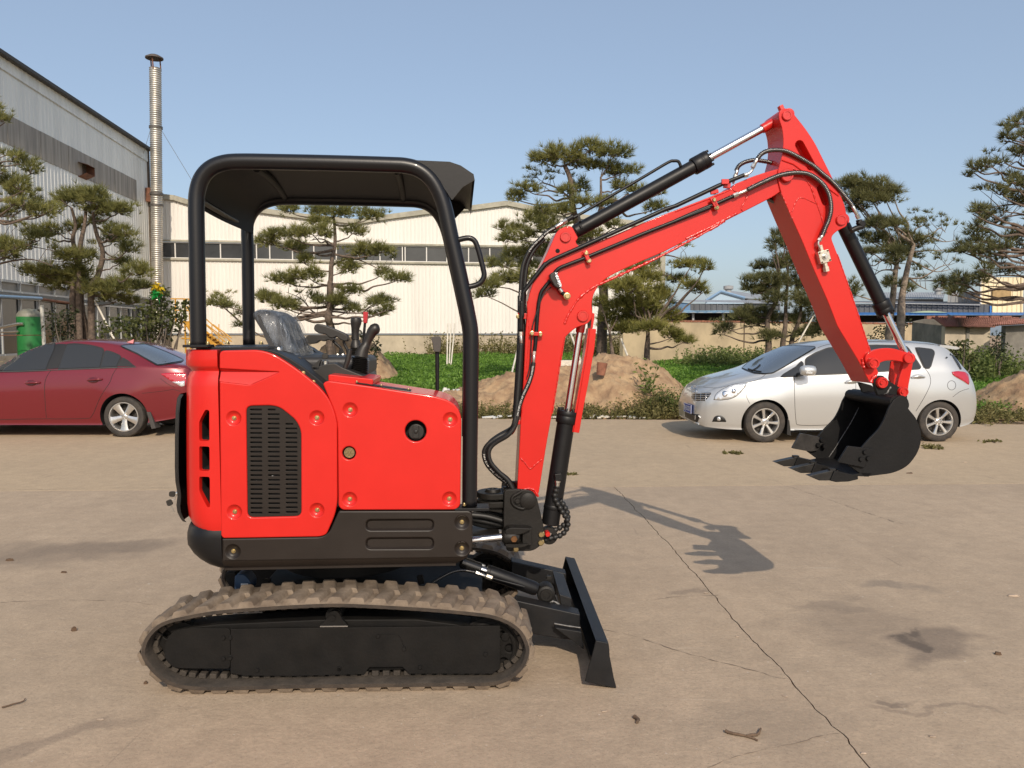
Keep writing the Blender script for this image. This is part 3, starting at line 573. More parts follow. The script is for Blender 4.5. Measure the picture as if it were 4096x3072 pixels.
# tiled houses
PLAS = pmat('stained_plaster', (.52,.44,.33), .92, var=.25, vs=1.4, col2=(.36,.31,.24), bump=.1, bs=6); OLDW = pmat('old_grey_wall', (.20,.185,.16), .95, var=.35, vs=1.5, bump=.2, bs=5); TILE = pmat('clay_roof_tile', (.27,.12,.085), .85, var=.4, vs=6)
H1_ = thing('tiled_house', 'low plastered house with a broken red tile roof behind the silver car', 'house', tuple(atY(C('R', (1850,540))[0], 30)*np.array((1,1,0))))
def down(pts, Y, name, mat, par, th=.25):
    q = [F0.un(p, Y) for p in pts]; b = MB(); b.prism([q[0], q[1], (q[1][0], -.05), (q[0][0], -.05)], F0, Y, Y+th); return b.build(name, mat, par, 30)
down(C('R', (1776,424),(2026,430)), 30, 'front_wall', PLAS, H1_)
qa = atY(C('R', (1776,424))[0], 30); qb = atY(C('R', (1592,398))[0], 33.5)
b = MB(); b.add([qa*np.array((1,1,0)), qa, qb, qb*np.array((1,1,0))], [(0,3,2,1)]); b.build('side_wall', OLDW, H1_, None)
b = MB(); qd = atY(C('R', (2026,430))[0], 30); b.add([qd*np.array((1,1,0)), qd, qd+np.array((0,3,.6)), qd*np.array((1,1,0))+np.array((0,3,0))], [(0,3,2,1)]); b.build('side_wall', OLDW, H1_, None)
pil = C('R', (1895,425),(1912,425)); down(pil, 29.95, 'pilaster', OLDW, H1_, .05)
def tiled(name, e0, e1, r0, r1, rows_, waves, mat, par):
    """pan tiles: every course steps up over the one below, each tile a ripple"""
    b = MB()
    for i in range(rows_):
        ta, tb = i/rows_, (i+1.12)/rows_; R_ = []
        for j in range(waves*4+1):
            s = j/(waves*4); w_ = .035*math.cos(j*math.pi/2)
            lo = (e0*(1-s)+e1*s)*(1-ta) + (r0*(1-s)+r1*s)*ta; hi = (e0*(1-s)+e1*s)*(1-tb) + (r0*(1-s)+r1*s)*tb
            g_ = random.random()*.012; R_.append([lo + np.array((0,0,w_+.05+g_)), hi + np.array((0,0,w_+.01))])
        b.grid(R_, flip=True)
    o = b.build(name, mat, par, 60); return tag(o, kind='stuff')
e0, e1 = atY(C('R', (1772,430))[0], 29.6), atY(C('R', (2034,434))[0], 29.6); r0, r1 = atY(C('R', (1700,376))[0], 32.5), atY(C('R', (2180,378))[0], 32.5)
tiled('roof_tiles', e0, e1, r0, r1, 8, 34, TILE, H1_)
sl('roof_board', 'R', [(1590,398),(1700,374),(1776,428),(1770,432)], 33.0, .1, OLDW, H1_)
for x in (1690,1755,1850,1985,2040,2110): p = atY(C('R', (x,374))[0], 32.4); b = MB(); b.box(p, (.34+.2*random.random(),.2,.12)); o = b.build('ridge_tile', TILE, H1_, 30)
H2_ = thing('tiled_house', 'grey walled house under a sagging red tile roof at the right edge', 'house', tuple(atY(C('R', (2170,540))[0], 27)*np.array((1,1,0))))
down(C('R', (2112,420),(2330,410)), 27, 'front_wall', OLDW, H2_)
e0, e1 = atY(C('R', (2030,424))[0], 26.6), atY(C('R', (2330,410))[0], 26.6); r0, r1 = atY(C('R', (2190,384))[0], 29.5), atY(C('R', (2400,360))[0], 29.5)
tiled('roof_tiles', e0, e1, r0, r1, 7, 26, pmat('faded_clay_tile', (.36,.165,.125), .85, var=.3, vs=6), H2_)
b = MB(); b.prism([F0.un(p, 30) for p in C('R', (2026,430),(2120,425),(2120,600),(2026,600))], F0, 31.5, 31.6); b.build('dark_gap_wall', OLDW, H2_, 30)
b = MB(); b.add([atY(p, 28.6) for p in C('R', (2180,385),(2212,355),(2260,345),(2300,380))], [(0,1,2,3)]); b.build('grey_hood', DGREY, H2_, None)
# ================================================================== green tank
TY = 23.5; tb_ = atY(C('M', (318,560))[0], TY); tt = atY(C('M', (318,300))[0], TY); rT = 122*.39177/FPX*TY
TK = thing('green_tank', 'upright green pressure tank with a grey domed top and pipe before the grey warehouse', 'tank', (tb_[0], TY, 0))
b = MB(); b.lathe([(0,0),(rT,0),(rT,tt[2])], (tb_[0],TY,0), (0,0,1), 36); b.build('shell', pmat('green_tank_paint', (.02,.17,.045), .45, var=.15), TK, 40)
b = MB(); b.lathe([(rT,0),(rT*.97,.08),(rT*.8,.17),(rT*.5,.23),(0,.25)], (tb_[0],TY,tt[2]), (0,0,1), 36); b.build('domed_top', pmat('grey_tank_paint', (.20,.20,.16), .5, var=.2), TK, 60)
b = MB(); q = [atY(p, TY-rT-.05) for p in C('M', (-120,440),(0,410),(185,372),(240,372))]; b.tube(q, .045, 10); b.build('lagged_pipe', STEEL, TK, 60)
b = MB(); q = [atY(p, TY-rT-.05) for p in C('M', (-120,462),(0,458),(190,448))]; b.tube(q, .025, 8); b.build('thin_pipe', STEEL, TK, 60)
for x, h_ in ((325,210),(395,240)): q = [atY(p, TY) for p in C('M', (x,290),(x,h_))]; b = MB(); b.tube(q, .02, 8); b.lathe([(0,.02),(.05,.02),(.05,-.02),(0,-.02)], q[1], (0,1,0), 12) if x > 350 else None; b.build('gauge' if x > 350 else 'safety_valve', PLAST, TK, 50)
PALEPOST = pmat('pale_post', (.52,.52,.48), .6)
FP = thing('wire_fence', 'thin wire fence with one pale post beside the green tank', 'fence', (atY(C('M', (448,545))[0], 22.5)[0], 22.5, 0))
q = [atY(p, 22.5) for p in C('M', (425,180),(448,545))]; b = MB(); b.tube([q[0], q[1], q[1]*np.array((1,1,0))], .05, 8); b.build('post', PALEPOST, FP, 40)
b = MB(); q = [atY(p, 22.5) for p in C('M', (-100,490),(440,486))]; b.tube(q, .012, 5); b.build('wire', RUST, FP, None)
# ================================================================== the excavator
MU = Frame(4.0); ML = Frame(2.0)
EX = thing('mini_excavator', 'red and black mini excavator on dusty rubber tracks with its bucket raised', 'excavator', MU.w(-.75, 4.02, 0))
VF, VC, VB = 3.50, 4.02, 4.54           # near face, centre and far face of the upper body
def bolt_mesh():
    b = MB(); ax = -MU.V
    b.lathe([(0,.0105),(.0045,.0105),(.005,.0125),(.0085,.012),(.0095,.010),(.0095,.003),(.014,.003),(.014,-.004),(0,-.004)], (0,0,0), ax, 14)
    V = np.array(b.v); me = bpy.data.meshes.new('bolt'); me.from_pydata(V.tolist(), [], b.f); me.materials.append(GOLD); finish(me, 40); return me
BOLT = bolt_mesh()
def bolt(parent, w, s=1.0):
    o = put('bolt', BOLT, parent, w); s *= .72; o.scale = (s, s, s); return o
DISH = {}
def dimples(parent, pts, v, mat, r=.030):
    """pressed dishes round the fixing bolts, each with its bolt"""
    for u, z in pts:
        w = MU.w(u, v, z)
        if mat.name not in DISH:
            b = MB(); b.lathe([(r+.001, 0), (r-.002, -.0018), (r*.82, -.006), (r*.60, -.0095), (r*.42, -.0105), (0, -.0105)], w, -MU.V, 28)
            o = b.build('pressed_dish', mat, parent, 60, loc=w); DISH[mat.name] = o.data
        else: put('pressed_dish', DISH[mat.name], parent, w)
        bolt(parent, MU.w(u, v + .0095, z))
# ---- lower skirt
sk = MU.uns('B', VF, (432,1318),(1128,1306),(1182,1272)) + MU.uns('C', VF, (262,1142),(272,1124),(1204,1123),(1206,1395),(1165,1452)) + MU.uns('B', VF, (434,1478))
sk_o = rnd(sk, [.004,.05,.03,.02,.02,.025,.03,.02,.004])
slots = [rnd(MU.uns('C', VF, (462,y0),(932,y0-2),(932,y1-2),(462,y1)), .045, 8) for y0, y1 in ((1187,1260),(1315,1390))]
sb = MU.uns('C', VF, (1131,1204),(1131,1387)) + MU.uns('B', VF, (509,1408))
skirt = panel('side_skirt', MU, sk_o, VF, .05, BROWN, EX, slots + [circ(u, z, .030, 28) for u, z in sb], .007, 3)
for q in slots:
    cu_, cz_ = np.mean(q, axis=0); inn = [(cu_ + (u-cu_)*.965, cz_ + (z-cz_)*.72) for u, z in q]
    b = MB(); N = len(q)
    rows = [[MU.w(u, VF+.003, z) for u, z in q], [MU.w(u, VF+.013, z) for u, z in inn], [MU.w(cu_+(u-cu_)*.9, VF+.013, cz_+(z-cz_)*.3) for u, z in q]]
    for r_ in rows: r_.append(r_[0])
    b.grid(rows); b.v and b.f.append(tuple(range(2*(N+1), 3*(N+1)-1))); b.m.append(0)
    b.build('pressed_slot', BROWN, skirt, 50, fixn=False)
dimples(skirt, sb, VF, BROWN)
zb = MU.un(C('B', (434,1478))[0], VF)[1]; ub = MU.un(C('B', (434,1478))[0], VF)[0]; ur = MU.un(C('C', (1165,1452))[0], VF)[0]
zl = MU.un(C('C', (500,1532))[0], VF)[1]
b = MB(); b.grid([[MU.w(ub, VF+.004, zb+.003), MU.w(ub, VF+.006, zb-.006), MU.w(ub+.0, VF+.035, zl+.012), MU.w(ub, VF+.03, zl+.010), MU.w(ub, VF+.03, zl), MU.w(ub, VF+.6, zl)], [MU.w(ur, VF+.004, zb+.003), MU.w(ur, VF+.006, zb-.006), MU.w(ur-.045, VF+.035, zl+.012), MU.w(ur-.05, VF+.03, zl+.010), MU.w(ur-.05, VF+.03, zl), MU.w(ur-.05, VF+.6, zl)]], flip=True)
b.build('skirt_underside', BROWN, EX, 30)
# ---- red engine side panel
ga = MU.uns('A', VF, (694,858),(1385,898),(1050,1045),(694,1004))
pe = MU.uns('A', VF, (694,648),(1130,638),(1250,662),(1350,702),(1490,788),(1640,893),(1850,1062),(1968,1200),(2038,1370),(2066,1520)) + MU.uns('B', VF, (1238,560),(1240,1110),(1163,1288),(1118,1303),(444,1314),(428,1296),(424,900)) + [ga[3], ga[2], ga[1], ga[0]]
pe_o = rnd(pe, [.022,.06,.06,.06,.08,.08,.08,.06,.05,.05,.05,.06,.05,.02,.02,.02,.03,.006,.02,.004,.006])
gr_o = rnd(MU.uns('B', VF, (603,390),(780,386),(842,402),(948,486),(986,560),(988,1160),(612,1169)), [.028,.05,.05,.05,.05,.028,.028])
eb = MU.uns('B', VF, (516,476),(1096,473),(521,1130),(1097,1118))
side = panel('engine_side_panel', MU, pe_o, VF-.004, .03, RED, EX, [gr_o] + [circ(u, z, .030, 28) for u, z in eb], .006, 3)
dimples(side, eb, VF-.004, RED)
cu_, cz_ = np.mean(gr_o, axis=0); holes = []
for x0, x1, y0, n, short in ((627,710,417,23,0),(751,833,417,23,1),(875,957,517,20,1)):
    for i in range(n):
        a = x0 + (4*i/22); e = (x1 - 27 if (i == 0 and short) else x1) + 4*i/22
        y = y0 + i*(32.75 if y0 < 500 else 32.4); holes.append(rnd(MU.uns('B', VF, (a,y-6.5),(e,y-6.5),(e,y+6.5),(a,y+6.5)), .0035, 3))
gr_in = [(cu_ + (u-cu_)*1.012, cz_ + (z-cz_)*1.006) for u, z in gr_o]
panel('vent_grille', MU, gr_in, VF+.004, .004, BROWN, side, holes, .0006, 1)
# groove pressed in across the panel and the rear cover
b = MB(); deep = MU.uns('A', VF, (694,894),(1385,899))
def gp(q, dv): return MU.w(q[0], VF-.003+dv, q[1])
b.grid([[gp(ga[0],0), gp(deep[0],.022), gp(((deep[0][0]+ga[3][0])/2,(deep[0][1]+ga[3][1])/2),.013), gp(ga[3],0)], [gp(ga[1],0), gp(deep[1],.001), gp(((ga[1][0]+ga[2][0])/2,(ga[1][1]+ga[2][1])/2),.001), gp(ga[2],0)]], flip=True)
b.build('pressed_groove', RED, side, 25)
# black cowl edge behind the panel and the engine bay behind the grille
cw = MU.uns('A', VF, (694,640),(1130,626),(1262,636),(1365,668),(1510,745),(1665,848),(1880,1020),(2010,1160),(2080,1300),(2098,1520)) + MU.uns('B', VF, (1262,560),(1262,1100),(440,1290))
b = MB(); b.prism(rnd(cw, .02), MU, VF+.024, VF+.14); b.build('cowl_edge', BLK, EX, 35, bev=.004)
cw2 = [(u*1.0, z-.012) for u, z in cw]
b = MB(); b.prism(cw2, MU, VF+.16, VB-.03); b.build('engine_hood', BLK, EX, 35)
b = MB()
for (x, y, s) in ((1480-640,0,0),): pass
for i in range(14):
    q = MU.un(C('B', (640+RNG.random()*300, 520+RNG.random()*580))[0], VF+.09)
    b.box(MU.w(q[0], VF+.10, q[1]), (.05+.05*RNG.random(), .03, .02+.05*RNG.random()), MU.U, MU.V)
for (x, y) in ((668,815),(672,846),(680,878),(690,905),(776,742),(800,870),(812,1110)):
    q = MU.un(C('B', (x,y))[0], VF+.06); b.mi = 1; b.tube([MU.w(q[0]-.02, VF+.035, q[1]+.006), MU.w(q[0], VF+.03, q[1]), MU.w(q[0]+.022, VF+.035, q[1]-.003)], .007, 8)
b.build('engine_parts', [DARK, STEEL], EX, 40)
# strap screws along the cowl edge
for x, y in ((1668,905),(1785,1010)):
    q = MU.un(C('A', (x,y))[0], VF+.02); bolt(EX, MU.w(q[0], VF+.024, q[1]), .8)
# ---- red front panel with its top
fp = MU.uns('C', VF, (157,232),(196,213),(480,252),(780,299),(940,322),(1040,352),(1100,398),(1128,470),(1120,1085),(1090,1116),(296,1118),(268,1092),(262,520),(240,430),(200,335))
fp_o = rnd(fp, [.02,.03,.05,.05,.05,.05,.05,.05,.03,.03,.03,.03,.05,.05,.06])
fb = MU.uns('C', VF, (350,418),(1049,486),(347,1043),(1043,1040))
hc = MU.un(C('C', (808,566))[0], VF); hs = MU.un(C('C', (342,720))[0], VF)
front = panel('fuel_tank_panel', MU, fp_o, VF, .022, RED, EX, [circ(*hc, .0485, 40), circ(*hs, .030, 32)] + [circ(u, z, .030, 28) for u, z in fb], .006, 3)
dimples(front, fb, VF, RED)
# rounded edge body behind (top surface seen from above)
inn = [(u + (np.mean([p[0] for p in fp_o])-u)*.012, z + (np.mean([p[1] for p in fp_o])-z)*.012) for u, z in fp_o]
me = MB(); N = len(inn)
rows = [[MU.w(u, VF+.02, z) for u, z in inn], [MU.w(u, VF+.40, z) for u, z in inn]]
for r_ in rows: r_.append(r_[0])
me.grid(rows, flip=True); me.f.append(tuple(range(N+1, 2*N+1))); me.m.append(0); me.build('tank_cover_body', RED, EX, 35, fixn=True)
for c_, r_, d_ in ((hc, .0495, .055), (hs, .031, .03)):
    b = MB(); b.lathe([(r_,-.002),(r_+.0005,-d_),(0,-d_)], MU.w(c_[0], VF, c_[1]), -MU.V, 36); b.build('opening_liner', DARK, front, 40)
b = MB(); o_ = MU.w(hc[0]+.0005, VF, hc[1]-.008)
b.lathe([(0,-.026),(.034,-.026),(.038,-.030),(.038,-.054)], o_, -MU.V, 36); b.box(MU.w(hc[0], VF+.022, hc[1]-.006), (.026,.012,.058), MU.U, MU.V); b.lathe([(0,-.008),(.008,-.009),(.010,-.018)], MU.w(hc[0], VF, hc[1]-.004), -MU.V, 16)
b.build('filler_cap', PLAST, front, 40, bev=.002)
b = MB(); b.lathe([(0,-.010),(.004,-.010),(.005,-.017),(.019,-.017),(.020,-.012),(.0235,-.012),(.0235,-.028)], MU.w(hs[0], VF, hs[1]), -MU.V, 30)
for k in range(6):
    th = k*math.pi/3; b.beam(MU.w(hs[0]+.007*math.cos(th), VF+.013, hs[1]+.007*math.sin(th)), MU.w(hs[0]+.023*math.cos(th), VF+.013, hs[1]+.023*math.sin(th)), .003, .006, MU.V)
b.build('level_gauge', pmat('brass_gauge', (.36,.27,.15), .35, .8), front, 40)
# top strip and the red pedestal on the panel
t0, t1 = MU.un(C('C', (395,239))[0], VF+.05), MU.un(C('C', (775,293))[0], VF+.05)
b = MB(); b.beam(MU.w(t0[0], VF+.075, t0[1]+.006), MU.w(t1[0], VF+.075, t1[1]+.006), .06, .004, MU.V); b.build('black_strip', BLK, EX, 35)
for t in (.0, .45, .95): 
    o = bolt(EX, MU.w(t0[0]+(t1[0]-t0[0])*t, VF+.06, t0[1]+(t1[1]-t0[1])*t+.009), .7); o.rotation_euler = (R(-90), 0, 0)
pq = MU.uns('Q', VF+.07, (865,968),(885,962),(1355,1012),(1365,1030),(1358,1092),(866,1046))
b = MB(); b.prism(rnd(pq, .01), MU, VF+.07, VF+.42); b.build('console_pedestal', RED, EX, 35, bev=.006)
# ---- rear cover and bumper: rounded in plan
def plan(u_l, inset, ru, rv, u_r, far=True, n=9):
    v0, v1 = VF + inset, VB - inset; P = [(u_r, v0), (u_l + ru + (u_r-u_l-ru)*.5, v0)]
    for i in range(n + 1):
        t = math.pi/2*i/n; P.append((u_l + ru - ru*math.sin(t), v0 + rv - rv*math.cos(t)))
    for i in range(n + 1):
        t = math.pi/2*i/n; P.append((u_l + ru - ru*math.cos(t), v1 - rv + rv*math.sin(t)))
    P.append((u_r, v1)); return P
def rear(name, mat, levels, u_r, parent, sm=50):
    rows = []
    for (x, y, inset, ru, rv) in levels:
        u, z = MU.un(C('B', (x, y))[0], VF + .13); z = MU.un(C('B', (x+100, y))[0], VF)[1]
        rows.append([MU.w(p[0], p[1], z) for p in plan(u, inset, ru, rv, u_r)])
    b = MB(); b.grid(rows); n = len(rows[0])
    b.f += [tuple(range(n-1, -1, -1)), tuple((len(rows)-1)*n + k for k in range(n))]; b.m += [0, 0]
    for i in range(len(rows)-1): b.f.append(((i+1)*n, i*n, i*n+n-1, (i+1)*n+n-1)); b.m.append(0)
    return b.build(name, mat, parent, sm, fixn=True)
u_r = MU.un(C('B', (413,600))[0], VF)[0]
rc = rear('rear_cover', [RED], [(174,0,.006,.14,.19),(171,4,.001,.14,.19),(170,60,0,.14,.19),(171,108,0,.14,.19),(180,122,.004,.14,.19),(193,136,.016,.14,.19),(195,150,.020,.14,.19),(188,166,.016,.14,.19),(180,200,.004,.14,.19),(176,260,0,.14,.19),(174,600,0,.14,.19),(176,900,0,.14,.19),(181,1100,0,.14,.19),(192,1190,.0,.14,.19),(207,1225,.002,.14,.19),(232,1270,.006,.13,.19),(262,1298,.012,.12,.18),(282,1306,.02,.12,.18)], u_r, EX)
cut = MB()
for vent in ([(326,418),(352,424),(353,632),(280,632),(279,505)], [(280,676),(353,676),(354,842),(281,842)], [(280,888),(355,888),(357,1096),(340,1096),(280,985)]):
    poly = rnd(MU.uns('B', VF, *vent), .010, 4)
    cc = np.mean(poly, axis=0); N = len(poly)
    big = [(cc[0] + (u-cc[0])*1.06 - .006, cc[1] + (z-cc[1])*1.03) for u, z in poly]
    V = [MU.w(u, VF-.05, z) for u, z in big] + [MU.w(u, VF+.004, z) for u, z in big] + [MU.w(u, VF+.028, z) for u, z in poly] + [MU.w(u, VF+.26, z) for u, z in poly]
    Fs = [tuple(range(N))] + [(k*N+i, (k+1)*N+i, (k+1)*N+(i+1) % N, k*N+(i+1) % N) for k in range(3) for i in range(N)] + [tuple(range(4*N-1, 3*N-1, -1))]
    cut.mi = 0; cut.add(V, Fs[:1+2*N]); nb = len(cut.v) - 4*N; cut.mi = 1; cut.f += [tuple(nb+i for i in f) for f in Fs[1+2*N:]]; cut.m += [1]*(N+1)
cu_o = cut.build('cut', [RED, DARK], None, None, fixn=True)
boolean(rc, cu_o); rc.data.set_sharp_from_angle(angle=R(38)); bevel(rc, .003, 2, 50)
b = MB(); q = MU.uns('B', VF+.1, (330,1010),(358,1090)); b.tube([MU.w(q[0][0], VF+.09, q[0][1]), MU.w(q[0][0]+.012, VF+.06, (q[0][1]+q[1][1])/2+.01), MU.w(q[1][0]-.01, VF+.07, q[1][1])], .012, 8); b.build('engine_pipe', STEEL, EX)
u_b = MU.un(C('B', (430,1400))[0], VF)[0]
rear('rear_bumper', [BLK], [(215,1226,.03,.13,.19),(204,1236,.02,.14,.19),(192,1270,.004,.14,.19),(182,1318,0,.14,.19),(181,1350,0,.14,.19),(185,1395,.0,.14,.19),(212,1450,.004,.15,.2),(246,1496,.016,.16,.2),(284,1532,.03,.17,.2),(318,1558,.05,.18,.2)], u_b, EX)
# rear guard plate standing proud of the cover, the lock and its keys
gd = []
for x, y in ((166,300),(148,330),(138,420),(133,600),(132,800),(136,900),(146,955),(150,1000),(143,1060),(150,1110),(170,1150),(187,1172)): gd.append(MU.un(C('B', (x,y))[0], VF+.17))
b = MB(); zz = [g[1] for g in gd]; rows = []
for g in gd:
    rows.append([MU.w(g[0]+.03, VF+.08, g[1]), MU.w(g[0]+.006, VF+.10, g[1]), MU.w(g[0], VF+.13, g[1]), MU.w(g[0]-.004, VF+.3, g[1]), MU.w(g[0]-.004, VB-.3, g[1]), MU.w(g[0], VB-.13, g[1]), MU.w(g[0]+.05, VB-.06, g[1])])
b.grid(rows, flip=True); b.build('rear_guard', BLK, EX, 40)
kx = VF+.22
q = MU.uns('B', kx, (166,998),(112,1003),(88,1006),(66,1066),(88,1125),(75,1030))
b = MB(); b.cyl(MU.w(q[0][0], kx, q[0][1]), MU.w(q[1][0]+.002, kx, q[1][1]), .0095, n=16); b.build('door_lock', STEEL, EX)
def key(name, c, ang, bl):
    ko = MB(); d = np.array((math.cos(ang), math.sin(ang)))
    base = rnd([(-.014,-.012),(.012,-.014),(.016,0),(.012,.014),(-.014,.012)], .008, 4)
    rot = [(c[0] + p[0]*d[0] - p[1]*d[1], c[1] + p[0]*d[1] + p[1]*d[0]) for p in base]
    ko.prism(rot, MU, kx-.003, kx+.004); ko.mi = 1
    ko.beam(MU.w(c[0]+d[0]*.014, kx, c[1]+d[1]*.014), MU.w(c[0]+d[0]*(.014+bl), kx, c[1]+d[1]*(.014+bl)), .002, .007, MU.V)
    ko.build(name, [PLAST, STEEL], EX, 40)
key('key', (q[2][0]-.002, q[2][1]), R(-3), .02); key('key', q[3], R(-68), .038)
b = MB(); b.tube([MU.w(q[5][0]+.012+.011*math.cos(t), kx, q[5][1]+.004+.016*math.sin(t)) for t in np.linspace(0, 2*math.pi, 17)[:-1]], .0012, 6, closed=True); b.build('key_ring', STEEL, EX)
# ---- deck under the posts
dk = MU.un(C('A', (440,606))[0], VF+.05)[1]
u0, u1 = MU.un(C('A', (300,610))[0], VF+.05)[0], MU.un(C('A', (1255,610))[0], VF+.05)[0]
b = MB(); b.box(MU.w((u0+u1)/2+.02, (VF+VB)/2+.03, dk-.016), (u1-u0-.04, VB-VF-.06, .03), MU.U, MU.V); b.build('deck_plate', BLK, EX, 35, bev=.003)
fl = MU.uns('A', VF+.05, (302,600),(592,600)); b = MB()
b.box(MU.w((fl[0][0]+fl[1][0])/2, VF+.055, dk+.005), (fl[1][0]-fl[0][0], .10, .012), MU.U, MU.V); b.build('post_flange', BLK, EX, 35, bev=.002)
for x in (340, 552): 
    u = MU.un(C('A', (x,590))[0], VF+.05)[0]; o = bolt(EX, MU.w(u, VF+.055, dk+.014), 1.1); o.rotation_euler = (R(-90), 0, 0)
# ---- canopy: two bent tubes, roof sheet, visor, grab handle
VT, VT2 = 3.55, 4.50
tp = [(429,752),(427,640),(425,520),(424,445),(427,410),(437,383),(456,363),(484,352),(520,349),(600,350),(720,352.5),(840,356),(878,358.5),(906,367),(930,386),(948,414),(961,450),(974,510),(990,580),(1005,650),(1011,680),(1016.5,712),(1018,750),(1017,860),(1015,1000),(1014.5,1092)]
tn = MU.uns('D', VT, *tp)
b = MB(); b.tube(smooth([MU.w(u, VT, z) for u, z in tn], 5), .0352, 24); b.build('canopy_tube', BLKT, EX, 180)
fp_ = MU.uns('D', VT2, (538,745),(536.5,640),(535,540),(534,500))
tf = fp_ + [(u-.0, z) for u, z in tn[4:]]; uoff = fp_[-1][0] - tn[3][0]
tf = fp_ + [(u + uoff*max(0, 1-(i/4)), z) for i, (u, z) in enumerate(tn[4:-1])]
b = MB(); b.tube(smooth([MU.w(u, VT2, z) for u, z in tf], 5), .034, 20); b.build('canopy_tube', BLKT, EX, 180)
fl = MU.uns('A', VT2, (700,600),(1250,600)); b = MB(); zf = MU.un(C('A', (1040,592))[0], VT2)[1]
b.box(MU.w((fl[0][0]+fl[1][0])/2, VT2-.04, zf-.004), (fl[1][0]-fl[0][0], .10, .02), MU.U, MU.V); b.build('post_flange', BLK, EX, 35, bev=.002)
for x in (785, 1178): 
    u = MU.un(C('A', (x,570))[0], VT2-.06)[0]; o = bolt(EX, MU.w(u, VT2-.06, zf+.014), 1.3); o.rotation_euler = (R(-90), 0, 0)
# roof sheet follows the tubes' upper bends
top = [p for p in tn[3:16]]
sp = smooth([(u, z) for u, z in top], 4)
nr = []
for i, p in enumerate(sp):
    a_ = np.array(sp[min(i+1, len(sp)-1)]) - np.array(sp[max(i-1, 0)]); a_ = a_/np.linalg.norm(a_); nr.append((-a_[1], a_[0]))
b = MB(); rows_o, rows_i = [], []
for j in range(9):
    t = j/8; v = VT + .005 + (VT2-.01-VT)*t; crown = .022*math.sin(math.pi*t)
    du = uoff*t*0
    rows_o.append([MU.w(p[0]+n_[0]*(.004+crown)+du, v, p[1]+n_[1]*(.006+crown)) for p, n_ in zip(sp, nr)])
    rows_i.append([MU.w(p[0]+n_[0]*(-.002+crown), v, p[1]+n_[1]*(-.004+crown)) for p, n_ in zip(sp, nr)])
b.grid(rows_o); b.grid(rows_i, flip=True); b.build('canopy_roof', ROOFB, EX, 40)
for (xa, ya, xb, yb) in ((565,166,742,350),(1512,182,1552,362)):
    p0 = MU.un(C('H', (xa,ya))[0], VT+.05); p1 = MU.un(C('H', (xb,yb))[0], VT2-.06)
    b = MB(); pts = [MU.w(p0[0]+(p1[0]-p0[0])*t, VT+.03+(VT2-.06-VT)*t, p0[1]+(p1[1]-p0[1])*t + .02*math.sin(math.pi*t)*1.0) for t in np.linspace(0,1,9)]
    b.tube(pts, .018, 12); b.build('roof_rib', ROOFB, EX, 60)
p0 = MU.un(C('H', (190,385))[0], VT+.03); p1 = MU.un(C('H', (470,552))[0], VT2-.04)
b = MB(); b.tube([MU.w(p0[0], VT+.01, p0[1]), MU.w(p1[0], VT2-.02, p1[1])], .014, 12); b.build('roof_edge_bar', BLK, EX, 60)
# visor over the front
vn, vf_ = VT-.02, VT2+.02
vz = MU.uns('H', vn, (1600,96),(1945,106),(2040,193),(1998,405),(1905,500),(1880,375))
b = MB()
T0, T1, T2 = vz[0], vz[1], vz[2]
zz0 = MU.un(C('H', (1998,405))[0], vf_)
def vp(q, v): return MU.w(q[0], v, q[1])
hoodp = [(T0[0], T0[1]-.004), (T1[0]-.05, T1[1]-.006), (T1[0]+.0, T1[1]-.022), (T2[0]-.005, T2[1]-.004), (T2[0], T2[1]-.03)]
rows = [[vp(p, vn) for p in hoodp], [vp(p, vf_) for p in hoodp]]
b.grid(rows); rows2 = [[MU.w(p[0]-.003, vn, p[1]-.006) for p in hoodp], [MU.w(p[0]-.003, vf_, p[1]-.006) for p in hoodp]]; b.grid(rows2, flip=True)
sidep = [hoodp[0], hoodp[1], hoodp[2], hoodp[3], hoodp[4]] + MU.uns('H', vn, (1960,285),(1885,375),(1790,230),(1700,140))
b.prism(sidep, MU, vn-.002, vn+.004)
fo = [hoodp[0], hoodp[1], hoodp[2], hoodp[3], hoodp[4]] + MU.uns('H', vf_, (1998,405),(1908,500),(1850,420)); b.prism(fo, MU, vf_-.005, vf_+.001)
b.build('canopy_visor', BLK, EX, 30)
gh = MU.uns('H', VT+.01, (1915,652),(1990,636),(2035,652),(2062,710),(2098,850),(2102,895),(2080,935),(2040,958),(1985,968))
b = MB(); b.tube(smooth([MU.w(u, VT-.005, z) for u, z in gh], 6), .0125, 14); b.build('grab_handle', BLKT, EX, 180)
# foot of the near post
q = MU.un(C('C', (1185,1088))[0], VT); b = MB(); b.box(MU.w(q[0]+.01, VT, q[1]-.008), (.16,.10,.014), MU.U, MU.V); b.build('post_flange', BLK, EX, 35, bev=.002)
q = MU.un(C('C', (1147,1094))[0], VF+.01); o = bolt(EX, MU.w(q[0], VF+.02, q[1]+.006), 1.0); o.rotation_euler = (R(-90),0,0)
